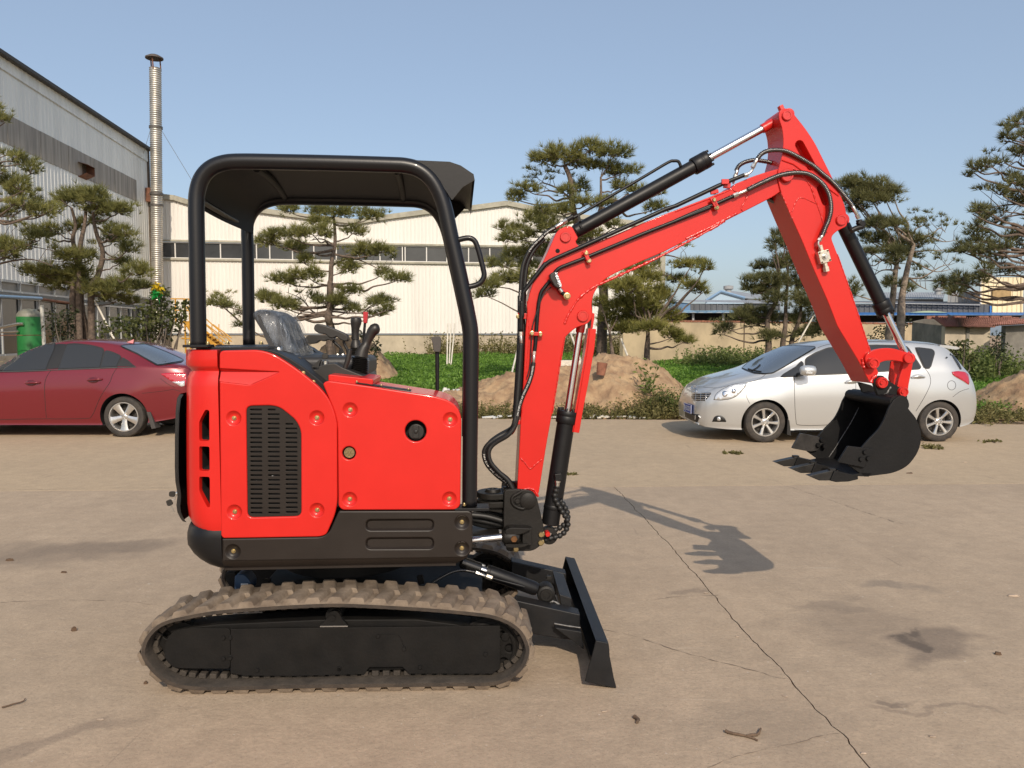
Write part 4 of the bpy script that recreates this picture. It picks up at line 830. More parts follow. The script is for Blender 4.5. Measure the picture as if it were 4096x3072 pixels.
# ---- seat with its plastic cover, console, levers
vs0, vs1 = 3.84, 4.30
st = MU.uns('Q', 4.05, (126,300),(160,262),(245,256),(350,288),(438,372),(488,480),(560,640),(612,790),(636,888),(520,888),(395,770),(330,690),(250,520),(165,380))
def cushion(name, mat, poly, v0, v1, parent, infl=.03, sm=70):
    cc = np.mean(poly, axis=0); b = MB(); rows = []
    for t, k in ((0,.80),(.03,.9),(.08,.965),(.16,1),(.5,1.01),(.84,1),(.92,.965),(.97,.9),(1,.80)):
        rows.append([MU.w(cc[0]+(u-cc[0])*k, v0+(v1-v0)*t, cc[1]+(z-cc[1])*k) for u, z in poly])
    for r_ in rows: r_.append(r_[0])
    b.grid(rows, flip=True); n = len(rows[0]); b.f += [tuple(range(n-1)), tuple(range((len(rows)-1)*n+n-2, (len(rows)-1)*n-1, -1))]; b.m += [0, 0]
    return b.build(name, mat, parent, sm, fixn=True)
sto = [tuple(p) for p in smooth(st, 4, True)]
seat = cushion('seat_backrest', VINYL, sto, vs0, vs1, EX)
FILM = bpy.data.materials.new('clear_plastic_film'); FILM.use_nodes = True; nt = FILM.node_tree; n = nt.nodes; pb = n['Principled BSDF']
pb.inputs['Base Color'].default_value = (.34,.38,.44,1); pb.inputs['Roughness'].default_value = .10; pb.inputs['Specular IOR Level'].default_value = .8
tx = n.new('ShaderNodeTexNoise'); tx.inputs['Scale'].default_value = 22; tx.inputs['Detail'].default_value = 5; tx.inputs['Distortion'].default_value = 1.6; g_ = n.new('ShaderNodeNewGeometry'); mp = n.new('ShaderNodeMapping'); mp.inputs['Scale'].default_value = (1.2,.7,.35); mp.inputs['Rotation'].default_value = (0,R(-25),0); lnk(nt, g_.outputs['Position'], mp.inputs[0]); lnk(nt, mp.outputs[0], tx.inputs['Vector'])
bp = n.new('ShaderNodeBump'); bp.inputs['Strength'].default_value = 1.0; bp.inputs['Distance'].default_value = .03; lnk(nt, tx.outputs[0], bp.inputs['Height']); lnk(nt, bp.outputs[0], pb.inputs['Normal'])
trn = n.new('ShaderNodeBsdfTransparent'); mxs = n.new('ShaderNodeMixShader'); mr = n.new('ShaderNodeMapRange'); mr.inputs[1].default_value = .4; mr.inputs[2].default_value = .65; mr.inputs[3].default_value = .12; mr.inputs[4].default_value = .42; lnk(nt, tx.outputs[0], mr.inputs[0]); lnk(nt, mr.outputs[0], mxs.inputs[0]); lnk(nt, trn.outputs[0], mxs.inputs[1]); lnk(nt, pb.outputs[0], mxs.inputs[2]); lnk(nt, mxs.outputs[0], n['Material Output'].inputs[0])
cc = np.mean(sto, axis=0); film = [(cc[0]+(u-cc[0])*1.03+.012, cc[1]+(z-cc[1])*1.02+.004) for u, z in sto]
o = cushion('plastic_cover', FILM, film, vs0-.012, vs1+.012, seat)
b = MB(); sh = MU.uns('Q', 3.9, (124,308),(140,300),(185,400),(260,560),(350,690),(400,770),(330,760),(255,650),(200,540)); b.prism(rnd(sh, .01), MU, vs0-.018, vs0+.02); b.build('seat_shell', VINYL, seat, 35, bev=.005)
zs = MU.un(C('Q', (600,888))[0], 4.0)[1]
su = MU.un(C('Q', (600,888))[0], 4.0)[0]
b = MB(); b.box(MU.w(su+.13, 4.07, zs+.01), (.42,.46,.10), MU.U, MU.V); b.build('seat_cushion', VINYL, EX, 35, bev=.03, seg=3)
bk = MU.uns('Q', 3.8, (515,900),(512,790),(530,765),(565,762),(588,790),(580,900)); b = MB(); b.prism(rnd(bk, .008), MU, 3.78, 3.80); b.build('belt_buckle', PLAST, seat, 35, bev=.004)
q = MU.un(C('Q', (318,706))[0], 3.76); b = MB(); b.lathe([(0,.03),(.012,.027),(.02,.015),(.021,0),(.016,-.015),(.008,-.02),(.008,-.05)], MU.w(q[0], 3.76, q[1]), (0,0,1), 18); b.build('chrome_knob', STEEL, EX, 60)
ff = MU.uns('Q', 4.40, (560,650),(640,645),(700,668),(760,720),(800,775),(860,815),(860,900),(560,900)); b = MB(); b.prism(rnd(ff, .02), MU, 4.34, 4.46); b.build('side_guard', BLK, EX, 35, bev=.008)
cs = MU.uns('Q', 3.74, (515,902),(764,904),(772,866),(860,842),(955,832),(1030,880),(1180,940),(1325,995),(1345,1060),(900,1120),(620,1100)); b = MB(); b.prism(rnd(cs, .012), MU, 3.70, 3.90); b.build('control_console', PLAST, EX, 35, bev=.008, seg=3)
cs = MU.uns('Q', 4.1, (1130,800),(1210,752),(1285,812),(1338,900),(1362,1010),(1100,1010)); b = MB(); b.prism([tuple(p) for p in smooth(cs, 3, True)], MU, 3.92, 4.22); b.build('front_console', PLAST, EX, 35, bev=.01, seg=3)
# ignition switch
q = MU.un(C('Q', (835,830))[0], 3.76); b = MB(); b.lathe([(.015,0),(.015,.02),(.010,.024),(0,.024)], MU.w(q[0], 3.76, q[1]-.012), (0,0,1), 18); b.build('ignition_switch', STEEL, EX, 40)
q = MU.uns('Q', 3.75, (800,735),(850,728),(868,745),(866,785),(812,795),(795,775)); b = MB(); b.prism(rnd(q, .006), MU, 3.745, 3.757); b.build('ignition_key', PLAST, EX, 35, bev=.003)
q = MU.uns('Q', 3.76, (670,886),(700,865),(740,825),(778,795),(790,805),(770,845),(765,880)); b = MB(); b.prism(rnd(q, .006), MU, 3.75, 3.785); b.build('throttle_knob', PLAST, EX, 35, bev=.004)
b = MB(); q = MU.uns('Q', 4.2, (960,750),(1000,670),(1018,672),(1016,775),(990,780)); b.prism(q, MU, 4.2, 4.21); b.mi = 1
for x in (968, 1025):
    c_ = MU.un(C('Q', (x,748))[0], 4.19); b.lathe([(0,.008),(.008,.006),(.009,-.004)], MU.w(c_[0], 4.195, c_[1]), -MU.V, 12)
b.build('lever_bracket', [BLK, STEEL], EX, 35)
# armrest grips
def grip(pts, v, w): 
    g = [tuple(p) for p in smooth(MU.uns('Q', v, *pts), 3, True)]
    b = MB(); b.prism(g, MU, v-w/2, v+w/2); return b.build('armrest', PLAST, EX, 40, bev=.012, seg=3)
grip([(722,470),(725,425),(760,402),(850,424),(950,462),(1060,512),(1092,545),(1090,588),(1055,595),(1000,572),(968,545),(930,560),(890,555),(850,522),(812,512),(770,505)], 3.90, .06)
grip([(622,590),(632,545),(680,527),(780,527),(880,530),(945,560),(942,582),(900,586),(870,578),(830,596),(780,588),(740,615),(680,625),(628,615)], 4.26, .06)
for v, pp in ((3.90,[(1035,590),(1050,640),(1075,690),(1080,760)]),(4.26,[(915,590),(960,630),(1000,670),(1050,760)])): b = MB(); b.tube(smooth([MU.w(u, v, z) for u, z in MU.uns('Q', v, *pp)], 5), .007, 8); b.build('armrest_stay', PLAST, EX, 60)
def spun(name, pts, v, mat, n=18):
    """a lever turned about its own leaning axis: (x, y, half width in pixels)"""
    P = MU.uns('Q', v, *[(p[0], p[1]) for p in pts]); b = MB()
    rad = [p[2]*1.2*.36166/FPX*v for p in pts]; b.tube([MU.w(u, v, z) for u, z in P], rad, n); return b.build(name, mat, EX, 50)
spun('control_lever', [(1172,332,30),(1172,340,46),(1174,365,52),(1172,400,48),(1166,450,38),(1164,520,34),(1166,572,36),(1167,576,30),(1168,600,40),(1172,650,52),(1172,664,54)], 4.22, PLAST)
be = [(1175,665+i*9, (58 if i % 2 else 44)) for i in range(17)]; spun('lever_bellows', be, 4.22, PLAST)
spun('control_lever', [(1432,440,22),(1418,444,40),(1400,450,50),(1375,462,52),(1350,490,48),(1325,540,42),(1300,590,38),(1282,632,37),(1280,640,42),(1268,655,46),(1250,690,52),(1238,725,58),(1230,762,62)], 3.86, PLAST)
be = []
for i in range(19): be.append((1226 - i*1.6, 768 + i*10.5, (80 if i % 2 else 58) + i*.8))
o = spun('lever_bellows', be, 3.86, pmat('glossy_bellows_rubber', (.014,.013,.012), .22))
spun('small_lever', [(1106,678,14),(1104,684,22),(1098,720,24),(1082,800,25),(1062,860,22),(1040,930,20),(1030,985,20)], 3.72, PLAST)
spun('lever_shaft', [(1272,390,12),(1262,500,13),(1255,640,14),(1250,760,14)], 4.28, BLK, 10)
q = MU.uns('Q', 4.28, (1254,274),(1266,268),(1300,270),(1308,280),(1298,388),(1292,396),(1262,394),(1256,384)); b = MB(); b.prism(rnd(q, .003), MU, 4.265, 4.295); b.build('red_lever_knob', KNOBRED, EX, 35, bev=.006, seg=3)
q = MU.uns('Q', 3.92, (2005,560),(2030,545),(2085,540),(2112,558),(2115,600),(2108,690),(2098,710),(2050,710),(2032,690),(2022,620)); b = MB(); b.prism([tuple(p) for p in smooth(q, 3, True)], MU, 3.895, 3.94); b.build('travel_lever_knob', pmat('grey_knob', (.06,.055,.05), .5), EX, 40, bev=.012, seg=3)
q = MU.uns('Q', 3.92, (2070,700),(2071,900),(2072,1175)); b = MB(); b.tube([MU.w(u, 3.92, z) for u, z in q], [.0105,.0105,.009], 12); b.build('travel_lever', BLK, EX, 60)
# floor plate in front of the seat and body fill
z_fl = MU.un(C('C', (600,330))[0], 3.9)[1]
uA, uB = MU.un(C('C', (300,400))[0], 3.9)[0], MU.un(C('C', (1090,400))[0], 3.9)[0]
b = MB(); b.box(MU.w((uA+uB)/2, 4.2, z_fl-.32), (uB-uA, .64, .5), MU.U, MU.V); b.build('floor_box', BLK, EX, 35, bev=.01)
zsk = zl
b = MB(); b.box(MU.w((ub+ur)/2-.02, 4.05, (zl+z_fl)/2-.16), (ur-ub-.06, .9, (z_fl-zl)-.34), MU.U, MU.V); b.build('main_frame', BLKD, EX, 35)
# ------------------------------------------------------------------ tracks
VT0 = 3.405; TW = .285
loop = [(520,1497.5),(450,1498.5),(405,1496),(372,1489),(344,1474),(319,1449),(303,1420),(308,1388),(328,1358),(356,1339),(400,1328),(463,1317),(560,1309),(640,1304),(721,1301),(800,1303.5),(911,1310),(1000,1317.5),(1060,1325),(1100,1340),(1128,1363),(1143,1392),(1146,1416),(1135,1446),(1113,1468),(1088,1482),(1055,1488.5),(980,1489.5),(900,1490.5),(640,1494)]
lp = ML.uns('D', VT0, *loop)
zmin = min(p[1] for p in lp)
LUG = .019
lp = [np.array((u, z - zmin + LUG*.9) if z < .25 else (u, z + (LUG*.9 - zmin)*max(0, 1 - (z-.25)/.1))) for u, z in lp]
PITCH_T = .098
fine = smooth(lp, 8, True)
Lt = sum(np.linalg.norm(np.array(fine[i]) - np.array(fine[i-1])) for i in range(len(fine)))
NL = int(round(Lt / PITCH_T)); fine = np.array(resample(fine, n=NL*6, closed=True))
area = sum(fine[i-1][0]*fine[i][1] - fine[i][0]*fine[i-1][1] for i in range(len(fine)))
tang = np.roll(fine, -1, 0) - np.roll(fine, 1, 0); tang /= np.linalg.norm(tang, axis=1)[:, None]
norm = np.stack([tang[:, 1], -tang[:, 0]], 1) * (1 if area > 0 else -1)      # outward
TTH = .026
def track(v0, near):
    rows = []
    prof = [(.0, -.006), (.0, -TTH+.004), (.012, -TTH), (TW-.012, -TTH), (TW, -TTH+.004), (TW, -.006), (TW-.008, 0), (.008, 0)]
    for p, n_ in zip(fine, norm):
        r_ = [ML.w(p[0] + n_[0]*h, v0 + dv, p[1] + n_[1]*h) for dv, h in prof]; r_.append(r_[0]); rows.append(r_)
    b = MB(); b.grid(rows, closeu=True); mi = []
    for i in range(len(fine)):
        mi += [{1: 1, 2: 1, 3: 1, 0: 2, 4: 2}.get(k, 0) for k in range(8)]
    b.m = mi
    tr = b.build('rubber_track', [RUB, RUBD, RUBM], EX, 40, fixn=True)
    # ground lugs: two staggered rows of slanted blocks; guide blocks inside
    allb = MB()
    def lug(i, va, vb, sk):
        k0 = i % len(fine); P = fine[k0]; t = tang[k0]; n_ = norm[k0]; o = ML.w(P[0], v0, P[1])
        T = ML.U*t[0] + np.array((0,0,t[1])); N = ML.U*n_[0] + np.array((0,0,n_[1])); V = []
        for h, g, e in ((-.004, .037, 0), (LUG*.82, .027, .006), (LUG, .021, .010)):
            for dv, sg in ((va+e, 0), (vb-e, sk)): 
                for s_ in (-1, 1): V.append(o + T*(s_*g + sg) + N*h + ML.V*dv)
        Fs = [(0,1,5,4),(2,6,7,3),(0,4,6,2),(1,3,7,5),(4,5,9,8),(6,10,11,7),(4,8,10,6),(5,7,11,9),(8,9,11,10)]
        if near:
            b = MB(); b.add(V, Fs); b.build('tread_lug', RUB, tr, 35, fixn=True)
        else: allb.add(V, Fs)
    for i in range(NL):
        lug(i*6, .004, TW*.54, .028); lug(i*6+3, TW*.46, TW-.004, -.028)
    if not near: o = allb.build('tread_lugs', RUB, tr, 35, fixn=True); tag(o, kind='stuff')
    gb = []
    for i in range(0, len(fine), 3):
        P = fine[i]; t = tang[i]; n_ = norm[i]; T = ML.U*t[0] + np.array((0,0,t[1])); N = ML.U*n_[0] + np.array((0,0,n_[1]))
        c_ = ML.w(P[0], v0 + .092, P[1]) + N*(-TTH-.012)
        if near:
            b = MB(); b.box(c_, (.034, .05, .026), T, ML.V, N); o = b.build('guide_block', RUBD, tr, 30); bevel(o, .005, 1)
        else: allg.box(c_, (.034, .05, .026), T, ML.V, N)
    return tr
allg = MB()
VT1 = VT0 + 1.335 - TW
track(VT0, True); track(VT1, False)
o = allg.build('guide_blocks', RUBD, EX, 30); tag(o, kind='stuff')
# track frames
def frame_side(vn, vt, sgn):
    pass
vp_ = VT0 + .045
pl1 = rnd(ML.uns('F', vp_, (1004,792),(560,792),(440,815),(360,900),(335,1010),(352,1110),(430,1185),(520,1196),(1004,1200)), .02)
pl2 = ML.uns('F', vp_, (1010,794)) + ML.uns('G', vp_, (1722,746),(1722,1165),(1645,1218),(828,1218),(762,1150),(438,1153),(382,1222),(-300,1240)) + ML.uns('F', vp_, (1150,1265),(1010,1240))
b = MB(); b.prism(pl1, ML, vp_+.004, vp_+.012); c1 = b.build('track_cover', BLKD, EX, 30, bev=.002)
b = MB(); b.prism(pl2, ML, vp_, vp_+.012); c2 = b.build('track_frame_plate', BLKD, EX, 30, bev=.002)
hexm = MB(); hexm.lathe([(0,.008),(.008,.008),(.0095,.006),(.0095,0),(.013,0),(.013,-.002)], (0,0,0), -ML.V, 6); 
def small_bolts(fr, k, v, pts, parent, mat, s=1.0):
    for x, y in pts:
        u, z = fr.un(C(k, (x, y))[0], v); b = MB(); b.lathe([(0,.008*s),(.008*s,.008*s),(.0095*s,.006*s),(.0095*s,0),(.013*s,-.001),(.013*s,-.003)], fr.w(u, v, z), -fr.V, 12); b.build('bolt', mat, parent, 35)
small_bolts(ML, 'F', vp_+.004, [(942,882),(942,1092)], c1, BLKD); small_bolts(ML, 'F', vp_, [(1010,880),(1010,1085),(1280,1205),(2105,1190)], c2, BLKD)
small_bolts(ML, 'G', vp_, [(522,845),(777,970),(140,1165),(935,1150),(1580,1022)], c2, BLKD)
crease = ML.p3('G', vp_-.001, (540,826),(690,828),(735,850),(765,920),(772,945)); b = MB(); b.tube(crease, .0016, 6); b.build('weld_line', BLKD, c2, 60)
# inner frame beam, carrier roller, sprocket and idler
fb_ = ML.uns('F', VT0+.09, (560,770),(900,735),(1900,690)) + ML.uns('G', VT0+.09, (900,670),(1250,715),(1650,770),(1650,1150),(-300,1190)) + ML.uns('F', VT0+.09, (560,1150))
for vv in (VT0+.075, VT1+.06):
    b = MB(); b.prism(rnd(fb_, .02), ML, vv, vv+.13); b.build('track_frame', BLKD, EX, 35, bev=.006)
br = ML.uns('F', VT0+.05, (1905,768),(1990,680),(2012,630),(2055,610),(2095,632),(2125,690),(2195,768))
b = MB(); b.prism(rnd(br, .006), ML, VT0+.052, VT0+.07); b.build('roller_bracket', BLKD, EX, 35, bev=.002)
b = MB(); b.beam(ML.p3('F', VT0+.045, (1912,768))[0], ML.p3('F', VT0+.045, (2190,765))[0], .008, .004, ML.V); b.build('weld_bead', pmat('worn_steel', (.35,.33,.31), .5, .8), EX, 40)
q = ML.un(C('F', (2052,650))[0], VT0+.09); b = MB(); b.cyl(ML.w(q[0], VT0+.075, q[1]), ML.w(q[0], VT0+.2, q[1]), .036, n=24); b.cyl(ML.w(q[0], VT0+.045, q[1]), ML.w(q[0], VT0+.076, q[1]), .014, n=16); b.build('carrier_roller', BLKD, EX, 40)
cR = ML.un(C('G', (1620,960))[0], VT0+.1); cL = ML.un(C('F', (480,1000))[0], VT0+.1)
def wheel_disc(name, c_, v, r, holes):
    o_ = circ(c_[0], c_[1], r, 48); hs_ = [circ(c_[0]+r*.62*math.cos(t), c_[1]+r*.62*math.sin(t), r*.14, 16) for t in np.linspace(0, 2*math.pi, holes+1)[:-1]]
    return panel(name, ML, o_, v, .02, BLKD, EX, hs_, .004)
for v in (VT0+.09, VT1+.09):
    w1 = wheel_disc('idler_wheel', cR, v, .148, 8); wheel_disc('drive_sprocket', cL, v, .135, 6)
    b = MB(); b.lathe([(.105,-.0),(.108,.004),(.125,.004),(.128,0)], ML.w(cR[0], v, cR[1]), -ML.V, 40); b.build('rim_ring', BLKD, w1, 60)
    for r_, c_ in ((.144, cR), (.13, cL)):
        b = MB(); b.lathe([(0,.0),(r_,0),(r_,-.07),(0,-.07)], ML.w(c_[0], v+.03, c_[1]), -ML.V, 36); b.build('wheel_hub', BLKD, EX, 40)
q = ML.un(C('G', (1772,852))[0], VT0+.09); b = MB(); b.lathe([(0,.006),(.017,.006),(.02,.003),(.02,0)], ML.w(q[0], VT0+.089, q[1]), -ML.V, 24); b.build('axle_cap', BLKD, EX, 40)
# centre frame under the body, slewing ring, blue travel motor with its sticker
b = MB()
q = MU.uns('D', VC, (520,1250),(530,1275),(560,1330),(980,1335),(985,1262)); b.prism(q, ML, VT0+TW+.04, VT1-.02); b.build('centre_frame', BLKD, EX, 35, bev=.01)
sr = ML.un(C('D', (760,1250))[0], VC); b = MB(); b.lathe([(0,-.02),(.34,-.02),(.34,.10),(0,.10)], ML.w(sr[0]-.02, 4.07, zl-.1), (0,0,1), 48); b.build('slewing_ring', BLKD, EX, 40)
vm = VT0 + TW + .05
mo = ML.uns('F', vm, (1050,262),(1090,242),(1150,248),(1188,290),(1218,330),(1218,395),(1190,440),(1060,440),(1046,380)); b = MB(); b.prism(rnd(mo, .012), ML, vm, vm+.10); tm = b.build('travel_motor', BLUEM, EX, 35, bev=.006)
mo = ML.uns('F', vm, (1115,337),(1188,337),(1188,372),(1115,372)); b = MB(); b.prism(mo, ML, vm-.0015, vm+.002); b.build('sticker', LABEL, tm, 35)
b = MB(); mo = ML.uns('F', vm, (945,235),(1050,240),(1050,420),(1000,400),(955,330),(940,285)); b.prism(rnd(mo,.01), ML, vm+.02, vm+.3); b.build('hose_cover', BLKD, EX, 35, bev=.006)
for k, pts in (('F', [(1380,290),(1385,355)]), ('G', [(930,250),(950,330)])):
    q = ML.p3(k, vm+.06, *pts); b = MB(); b.beam(q[0], q[1], .02, .03, ML.V); b.build('frame_lug', BLKD, EX, 35)

# ------------------------------------------------------------------ swing post and its lugs
SV0, SV1 = 3.90, 4.14
zp = rnd(MU.uns('Z', SV0, (692,240),(880,238),(1130,256),(1200,310),(1240,400),(1310,690),(1350,860),(1345,1130),(1180,1266),(762,1266),(726,1240),(728,1190),(690,1180),(680,900),(682,600)), [.02,.01,.05,.03,.05,.05,.02,.03,.03,.02,.01,.005,.01,.01,.01])
BLKC = pmat('black_cast_paint', (.011,.010,.009), .5, var=.2, vs=8, bump=.08, bs=50, dust=DUST, dustamt=.012, spec=.3)
sw = MB(); sw.prism(zp, MU, SV0, SV0+.03); sw = sw.build('swing_post', BLKC, EX, 35, bev=.006, seg=3)
b = MB(); b.prism(zp, MU, SV1-.03, SV1); b.build('post_cheek', BLKC, sw, 35, bev=.006)
back = MU.uns('Z', SV0, (682,300),(760,300),(760,1180),(700,1180)); b = MB(); b.prism(back, MU, SV0+.03, SV1-.03); b.build('post_back', BLKC, sw, 35)
low = MU.uns('Z', SV0, (900,950),(1300,950),(1160,1250),(780,1250)); b = MB(); b.prism(low, MU, SV0+.03, SV1-.03); b.build('post_web', BLKC, sw, 35)
def boss(k, xy, v, r, h, mat, parent, name='pin', n=32, fr=MU, inner=True):
    u, z = fr.un(C(k, xy)[0], v); b = MB()
    pr = [(0,h*.8),(r*.62,h*.8),(r*.66,h),(r*.9,h),(r,h*.75),(r,-.004)] if inner else [(0,h),(r*.85,h),(r,h*.7),(r,-.004)]
    b.lathe(pr, fr.w(u, v, z), -fr.V, n); return b.build(name, mat, parent, 40)
boss('Z', (1085,425), SV0, .042, .014, BLKC, sw, 'pin', inner=False)
rp = rnd(MU.uns('Z', SV0, (1015,330),(1190,320),(1195,520),(1040,528),(1000,490)), .012); b = MB(); b.prism(rp, MU, SV0-.006, SV0+.002); b.build('pin_plate', BLKC, sw, 35, bev=.002)
b = MB(); b.tube(smooth(MU.p3('Z', SV0-.006, (985,270),(900,320),(835,360),(818,420),(845,490),(920,540),(1010,560),(1030,530)), 5), .008, 8); b.build('weld_lip', BLKC, sw, 60)
boss('Z', (910,430), SV0-.004, .014, .01, BLKC, sw, 'bolt', 12, inner=False)
for xy, m in (((1302,983),GOLD),((1296,1118),GOLD),((885,1222),GOLD)): small_bolts(MU, 'Z', SV0, [xy], sw, m, 1.5)
q = MU.un(C('Z', (1410,980))[0], SV0+.05); b = MB(); b.lathe([(0,.012),(.011,.012),(.014,.008),(.014,0),(.014,-.03)], MU.w(q[0], SV0+.05, q[1]), -MU.V, 24); b.build('red_pin', REDC, EX, 40)
# clevis of the swing cylinder on the post
cl = MU.uns('Z', SV0-.04, (700,890),(770,850),(870,850),(1110,860),(1120,885),(960,960),(760,975),(705,950)); b = MB(); b.prism(rnd(cl,.012), MU, SV0-.075, SV0+.002)
b.build('clevis_ear', BLKC, sw, 35, bev=.004)
cl = MU.uns('Z', SV0-.04, (700,1120),(860,1120),(1090,1120),(1020,1160),(880,1180),(720,1170)); b = MB(); b.prism(rnd(cl,.012), MU, SV0-.075, SV0+.002); b.build('clevis_ear', BLKC, sw, 35, bev=.004)
b = MB(); b.box(np.mean(MU.p3('Z', SV0-.02, (1010,900),(1120,1110)), axis=0), (.05,.055,.09), MU.U, MU.V); b.build('clevis_block', BLKC, sw, 35, bev=.005)
q = MU.p3('Z', SV0-.045, (815,845),(815,905)); b = MB(); b.cyl(q[0], q[1], .02, n=20); b.build('clevis_pin', BLKC, sw, 40)
q = MU.p3('Z', SV0-.045, (650,1035),(700,1030),(860,1030),(930,1040)); b = MB(); b.tube([q[0],q[0]+(q[1]-q[0])*.3,q[1],q[2],q[3]], [.022,.030,.036,.038,.03], 22); b.build('rod_eye', BLKC, sw, 50)
boss('Z', (853,1058), SV0-.075, .018, .012, pmat('greased_bolt', (.22,.11,.05), .4, .7), sw, 'bolt', 6)
q = MU.p3('Z', SV0-.045, (60,1092),(660,1032)); b = MB(); b.cyl(q[0] - (q[1]-q[0])*.3, q[1], .0205, n=24); b.build('swing_rod', CHROME, EX, 50)
# upper bracket of the machine that carries the post
for y0, y1, th, nm in ((262,330,0,'swing_bracket'),(385,470,0,'swing_bracket')):
    zc = MU.un(C('Z', (480,(y0+y1)/2+20))[0], VC)[1]; cx = MU.un(C('Z', (470,300))[0], VC)[0]
    ol = [(cx+.075*math.cos(t), .085*math.sin(t)) for t in np.linspace(math.pi/2, 3*math.pi/2, 14)] + [(cx+.17, -.075), (cx+.17, .075)]
    b = MB(); N = len(ol); V = [MU.w(p[0], VC+p[1], zc-.016) for p in ol] + [MU.w(p[0], VC+p[1], zc+.016) for p in ol]; b.add(V, [tuple(range(N)), tuple(range(2*N-1,N-1,-1))] + [(i,(i+1)%N,(i+1)%N+N,i+N) for i in range(N)]); b.build(nm, BLKC, EX, 35, bev=.005, fixn=True)
    if y0 < 300:
        b = MB(); b.lathe([(.016,.02),(.018,.03),(.036,.03),(.040,.022),(.044,.016)], MU.w(cx+.01, VC-.01, zc), (0,0,1), 28); b.lathe([(0,.018),(.016,.02)], MU.w(cx+.01, VC-.01, zc), (0,0,1), 28); b.build('pivot_pin', BLKC, EX, 40)
        b = MB(); b.lathe([(0,.044),(.012,.044),(.013,.04),(.013,.016)], MU.w(cx+.075, VC-.03, zc), (0,0,1), 6); b.build('bolt', BLKC, EX, 35)
q0 = MU.un(C('Z', (120,640))[0], VC); q1 = MU.un(C('Z', (330,420))[0], VC)
b = MB(); pts = MU.uns('Z', VC, (40,520),(300,440),(650,400),(660,600),(420,560),(200,540),(40,620)); b.prism(pts, MU, VC-.06, VC+.06); b.build('swing_arm', BLKC, EX, 35, bev=.006)
b = MB(); pts = MU.uns('Z', VC, (0,930),(600,890),(600,960),(360,1010),(0,1040)); b.prism(pts, MU, VC-.1, VC+.1); b.build('lower_bracket', BLKC, EX, 35, bev=.006)
def hose(pts, r, mat=HOSE, name='hydraulic_hose', parent=None, n=10, sub=8, rib=None):
    P = smooth(pts, sub)
    if rib:
        P = resample(P, rib[0]/4); rr = [r + rib[1]*(1, .5, -1, .5)[i % 4] for i in range(len(P))]
    else: rr = r
    b = MB(); b.tube(P, rr, n); return b.build(name, mat, parent or EX, 180)
def hp(k, pts, v0, v1=None):
    v1 = v0 if v1 is None else v1; N = len(pts)
    return [MU.w(*(lambda q, v: (q[0], v, q[1]))(MU.un(C(k, p)[0], v0 + (v1-v0)*i/(N-1)), v0 + (v1-v0)*i/(N-1))) for i, p in enumerate(pts)]
for i, (a_, b_, c_) in enumerate((((120,660),(400,690),(690,770)),((120,720),(420,780),(690,840)),((120,770),(400,840),(690,860)),((120,560),(350,600),(690,690)))):
    hose(hp('Z', (a_, b_, c_, (760, c_[1]+30)), VC-.05+.03*i), .016 if i < 3 else .012)
# ------------------------------------------------------------------ boom
BV0, BV1 = 3.93, 4.11; BVC = (BV0+BV1)/2
bl = C('O', (243,1250),(256,1000),(266,790),(281,600),(288,430),(292,320),(300,240)) + C('I', (432,1490),(448,1410),(475,1330),(520,1225),(600,1062),(668,905),(694,868),(750,842),(802,836),(858,940),(832,966),(862,1012)) + C('I', (1000,978),(1500,768)) + C('J', (0,1045),(300,930),(535,835),(560,800),(740,722),(900,672),(1045,636),(1105,655),(1122,715),(1105,775),(1000,868),(935,914),(650,1060)) + C('J', (0,1385)) + C('I', (1560,1055),(1300,1165),(1130,1245),(1040,1310),(985,1395),(965,1490),(978,1565),(968,1612),(935,1645)) + C('O', (640,285),(585,302),(545,335),(517,362),(482,560),(445,800),(412,980),(378,1200),(362,1300))
rr_ = [.004,.2,.2,.2,.2,.2,.2,.1,.1,.1,.2,.1,.01,.02,.02,.02,.01,.01,.02,.05,.05,.02,.02,.01,.05,.05,.05,.03,.02,.02,.05,.05,.1,.02,.1,.1,.1,.1,.1,.05,.05,.05,.04,.03,.03,.03,.03,.02,.04,.05,.2,.2,.2,.2,.01]
bo = rnd([MU.un(p, BV0) for p in bl], rr_[:len(bl)], 3)
hole = circ(*MU.un(C('I', (685,1045))[0], BV0), .012, 16)
b = MB(); b.prism(bo, MU, BV0, BV1); boom = b.build('boom', RED, EX, 40, bev=.004)
small_hole = boss('I', (685,1045), BV0+.002, .0115, .003, DARK, boom, 'hole', 16, inner=False)
def bead(k, pts, v, r=.006, parent=None, seed=1, extra=None):
    P = hp(k, pts, v)
    if extra: P = P + extra
    P = resample(smooth(P, 6), .007); g_ = np.random.default_rng(seed); b = MB()
    b.tube(P, [r*(.55+.75*g_.random()) for _ in P], 7); return b.build('weld_bead', RBEAD, parent, 60)
bead('I', [(742,1650),(765,1590),(800,1530),(865,1435),(980,1348),(1130,1278),(1560,1078),(2074,796)], BV0+.002, .0075, boom, 1, hp('J', [(100,1318),(300,1222),(590,1070)], BV0+.002)[0:])
bead('J', [(545,842),(575,866),(670,885),(690,905),(660,960),(628,1030),(650,1052)], BV0, .004, boom, 2)
bead('O', [(262,1055),(290,1085),(318,1118),(345,1095),(385,1065)], BV0, .005, boom, 3)
bead('O', [(520,355),(485,560),(447,800)], BV0+.001, .003, boom, 4)
bead('O', [(270,1248),(300,1232),(340,1240),(365,1280)], BV0, .006, boom, 5)
bead('O', [(300,150),(310,350),(290,600),(272,800)], BV0+.0005, .0022, boom, 6)
ed = C('I', (470,1340),(530,1235),(600,1150),(680,1120),(860,1035)); b = MB(); b.tube(smooth([MU.w(*(lambda q:(q[0],BV0,q[1]))(MU.un(p,BV0))) for p in ed],5), .002, 6); b.build('plate_edge', REDC, boom, 60)
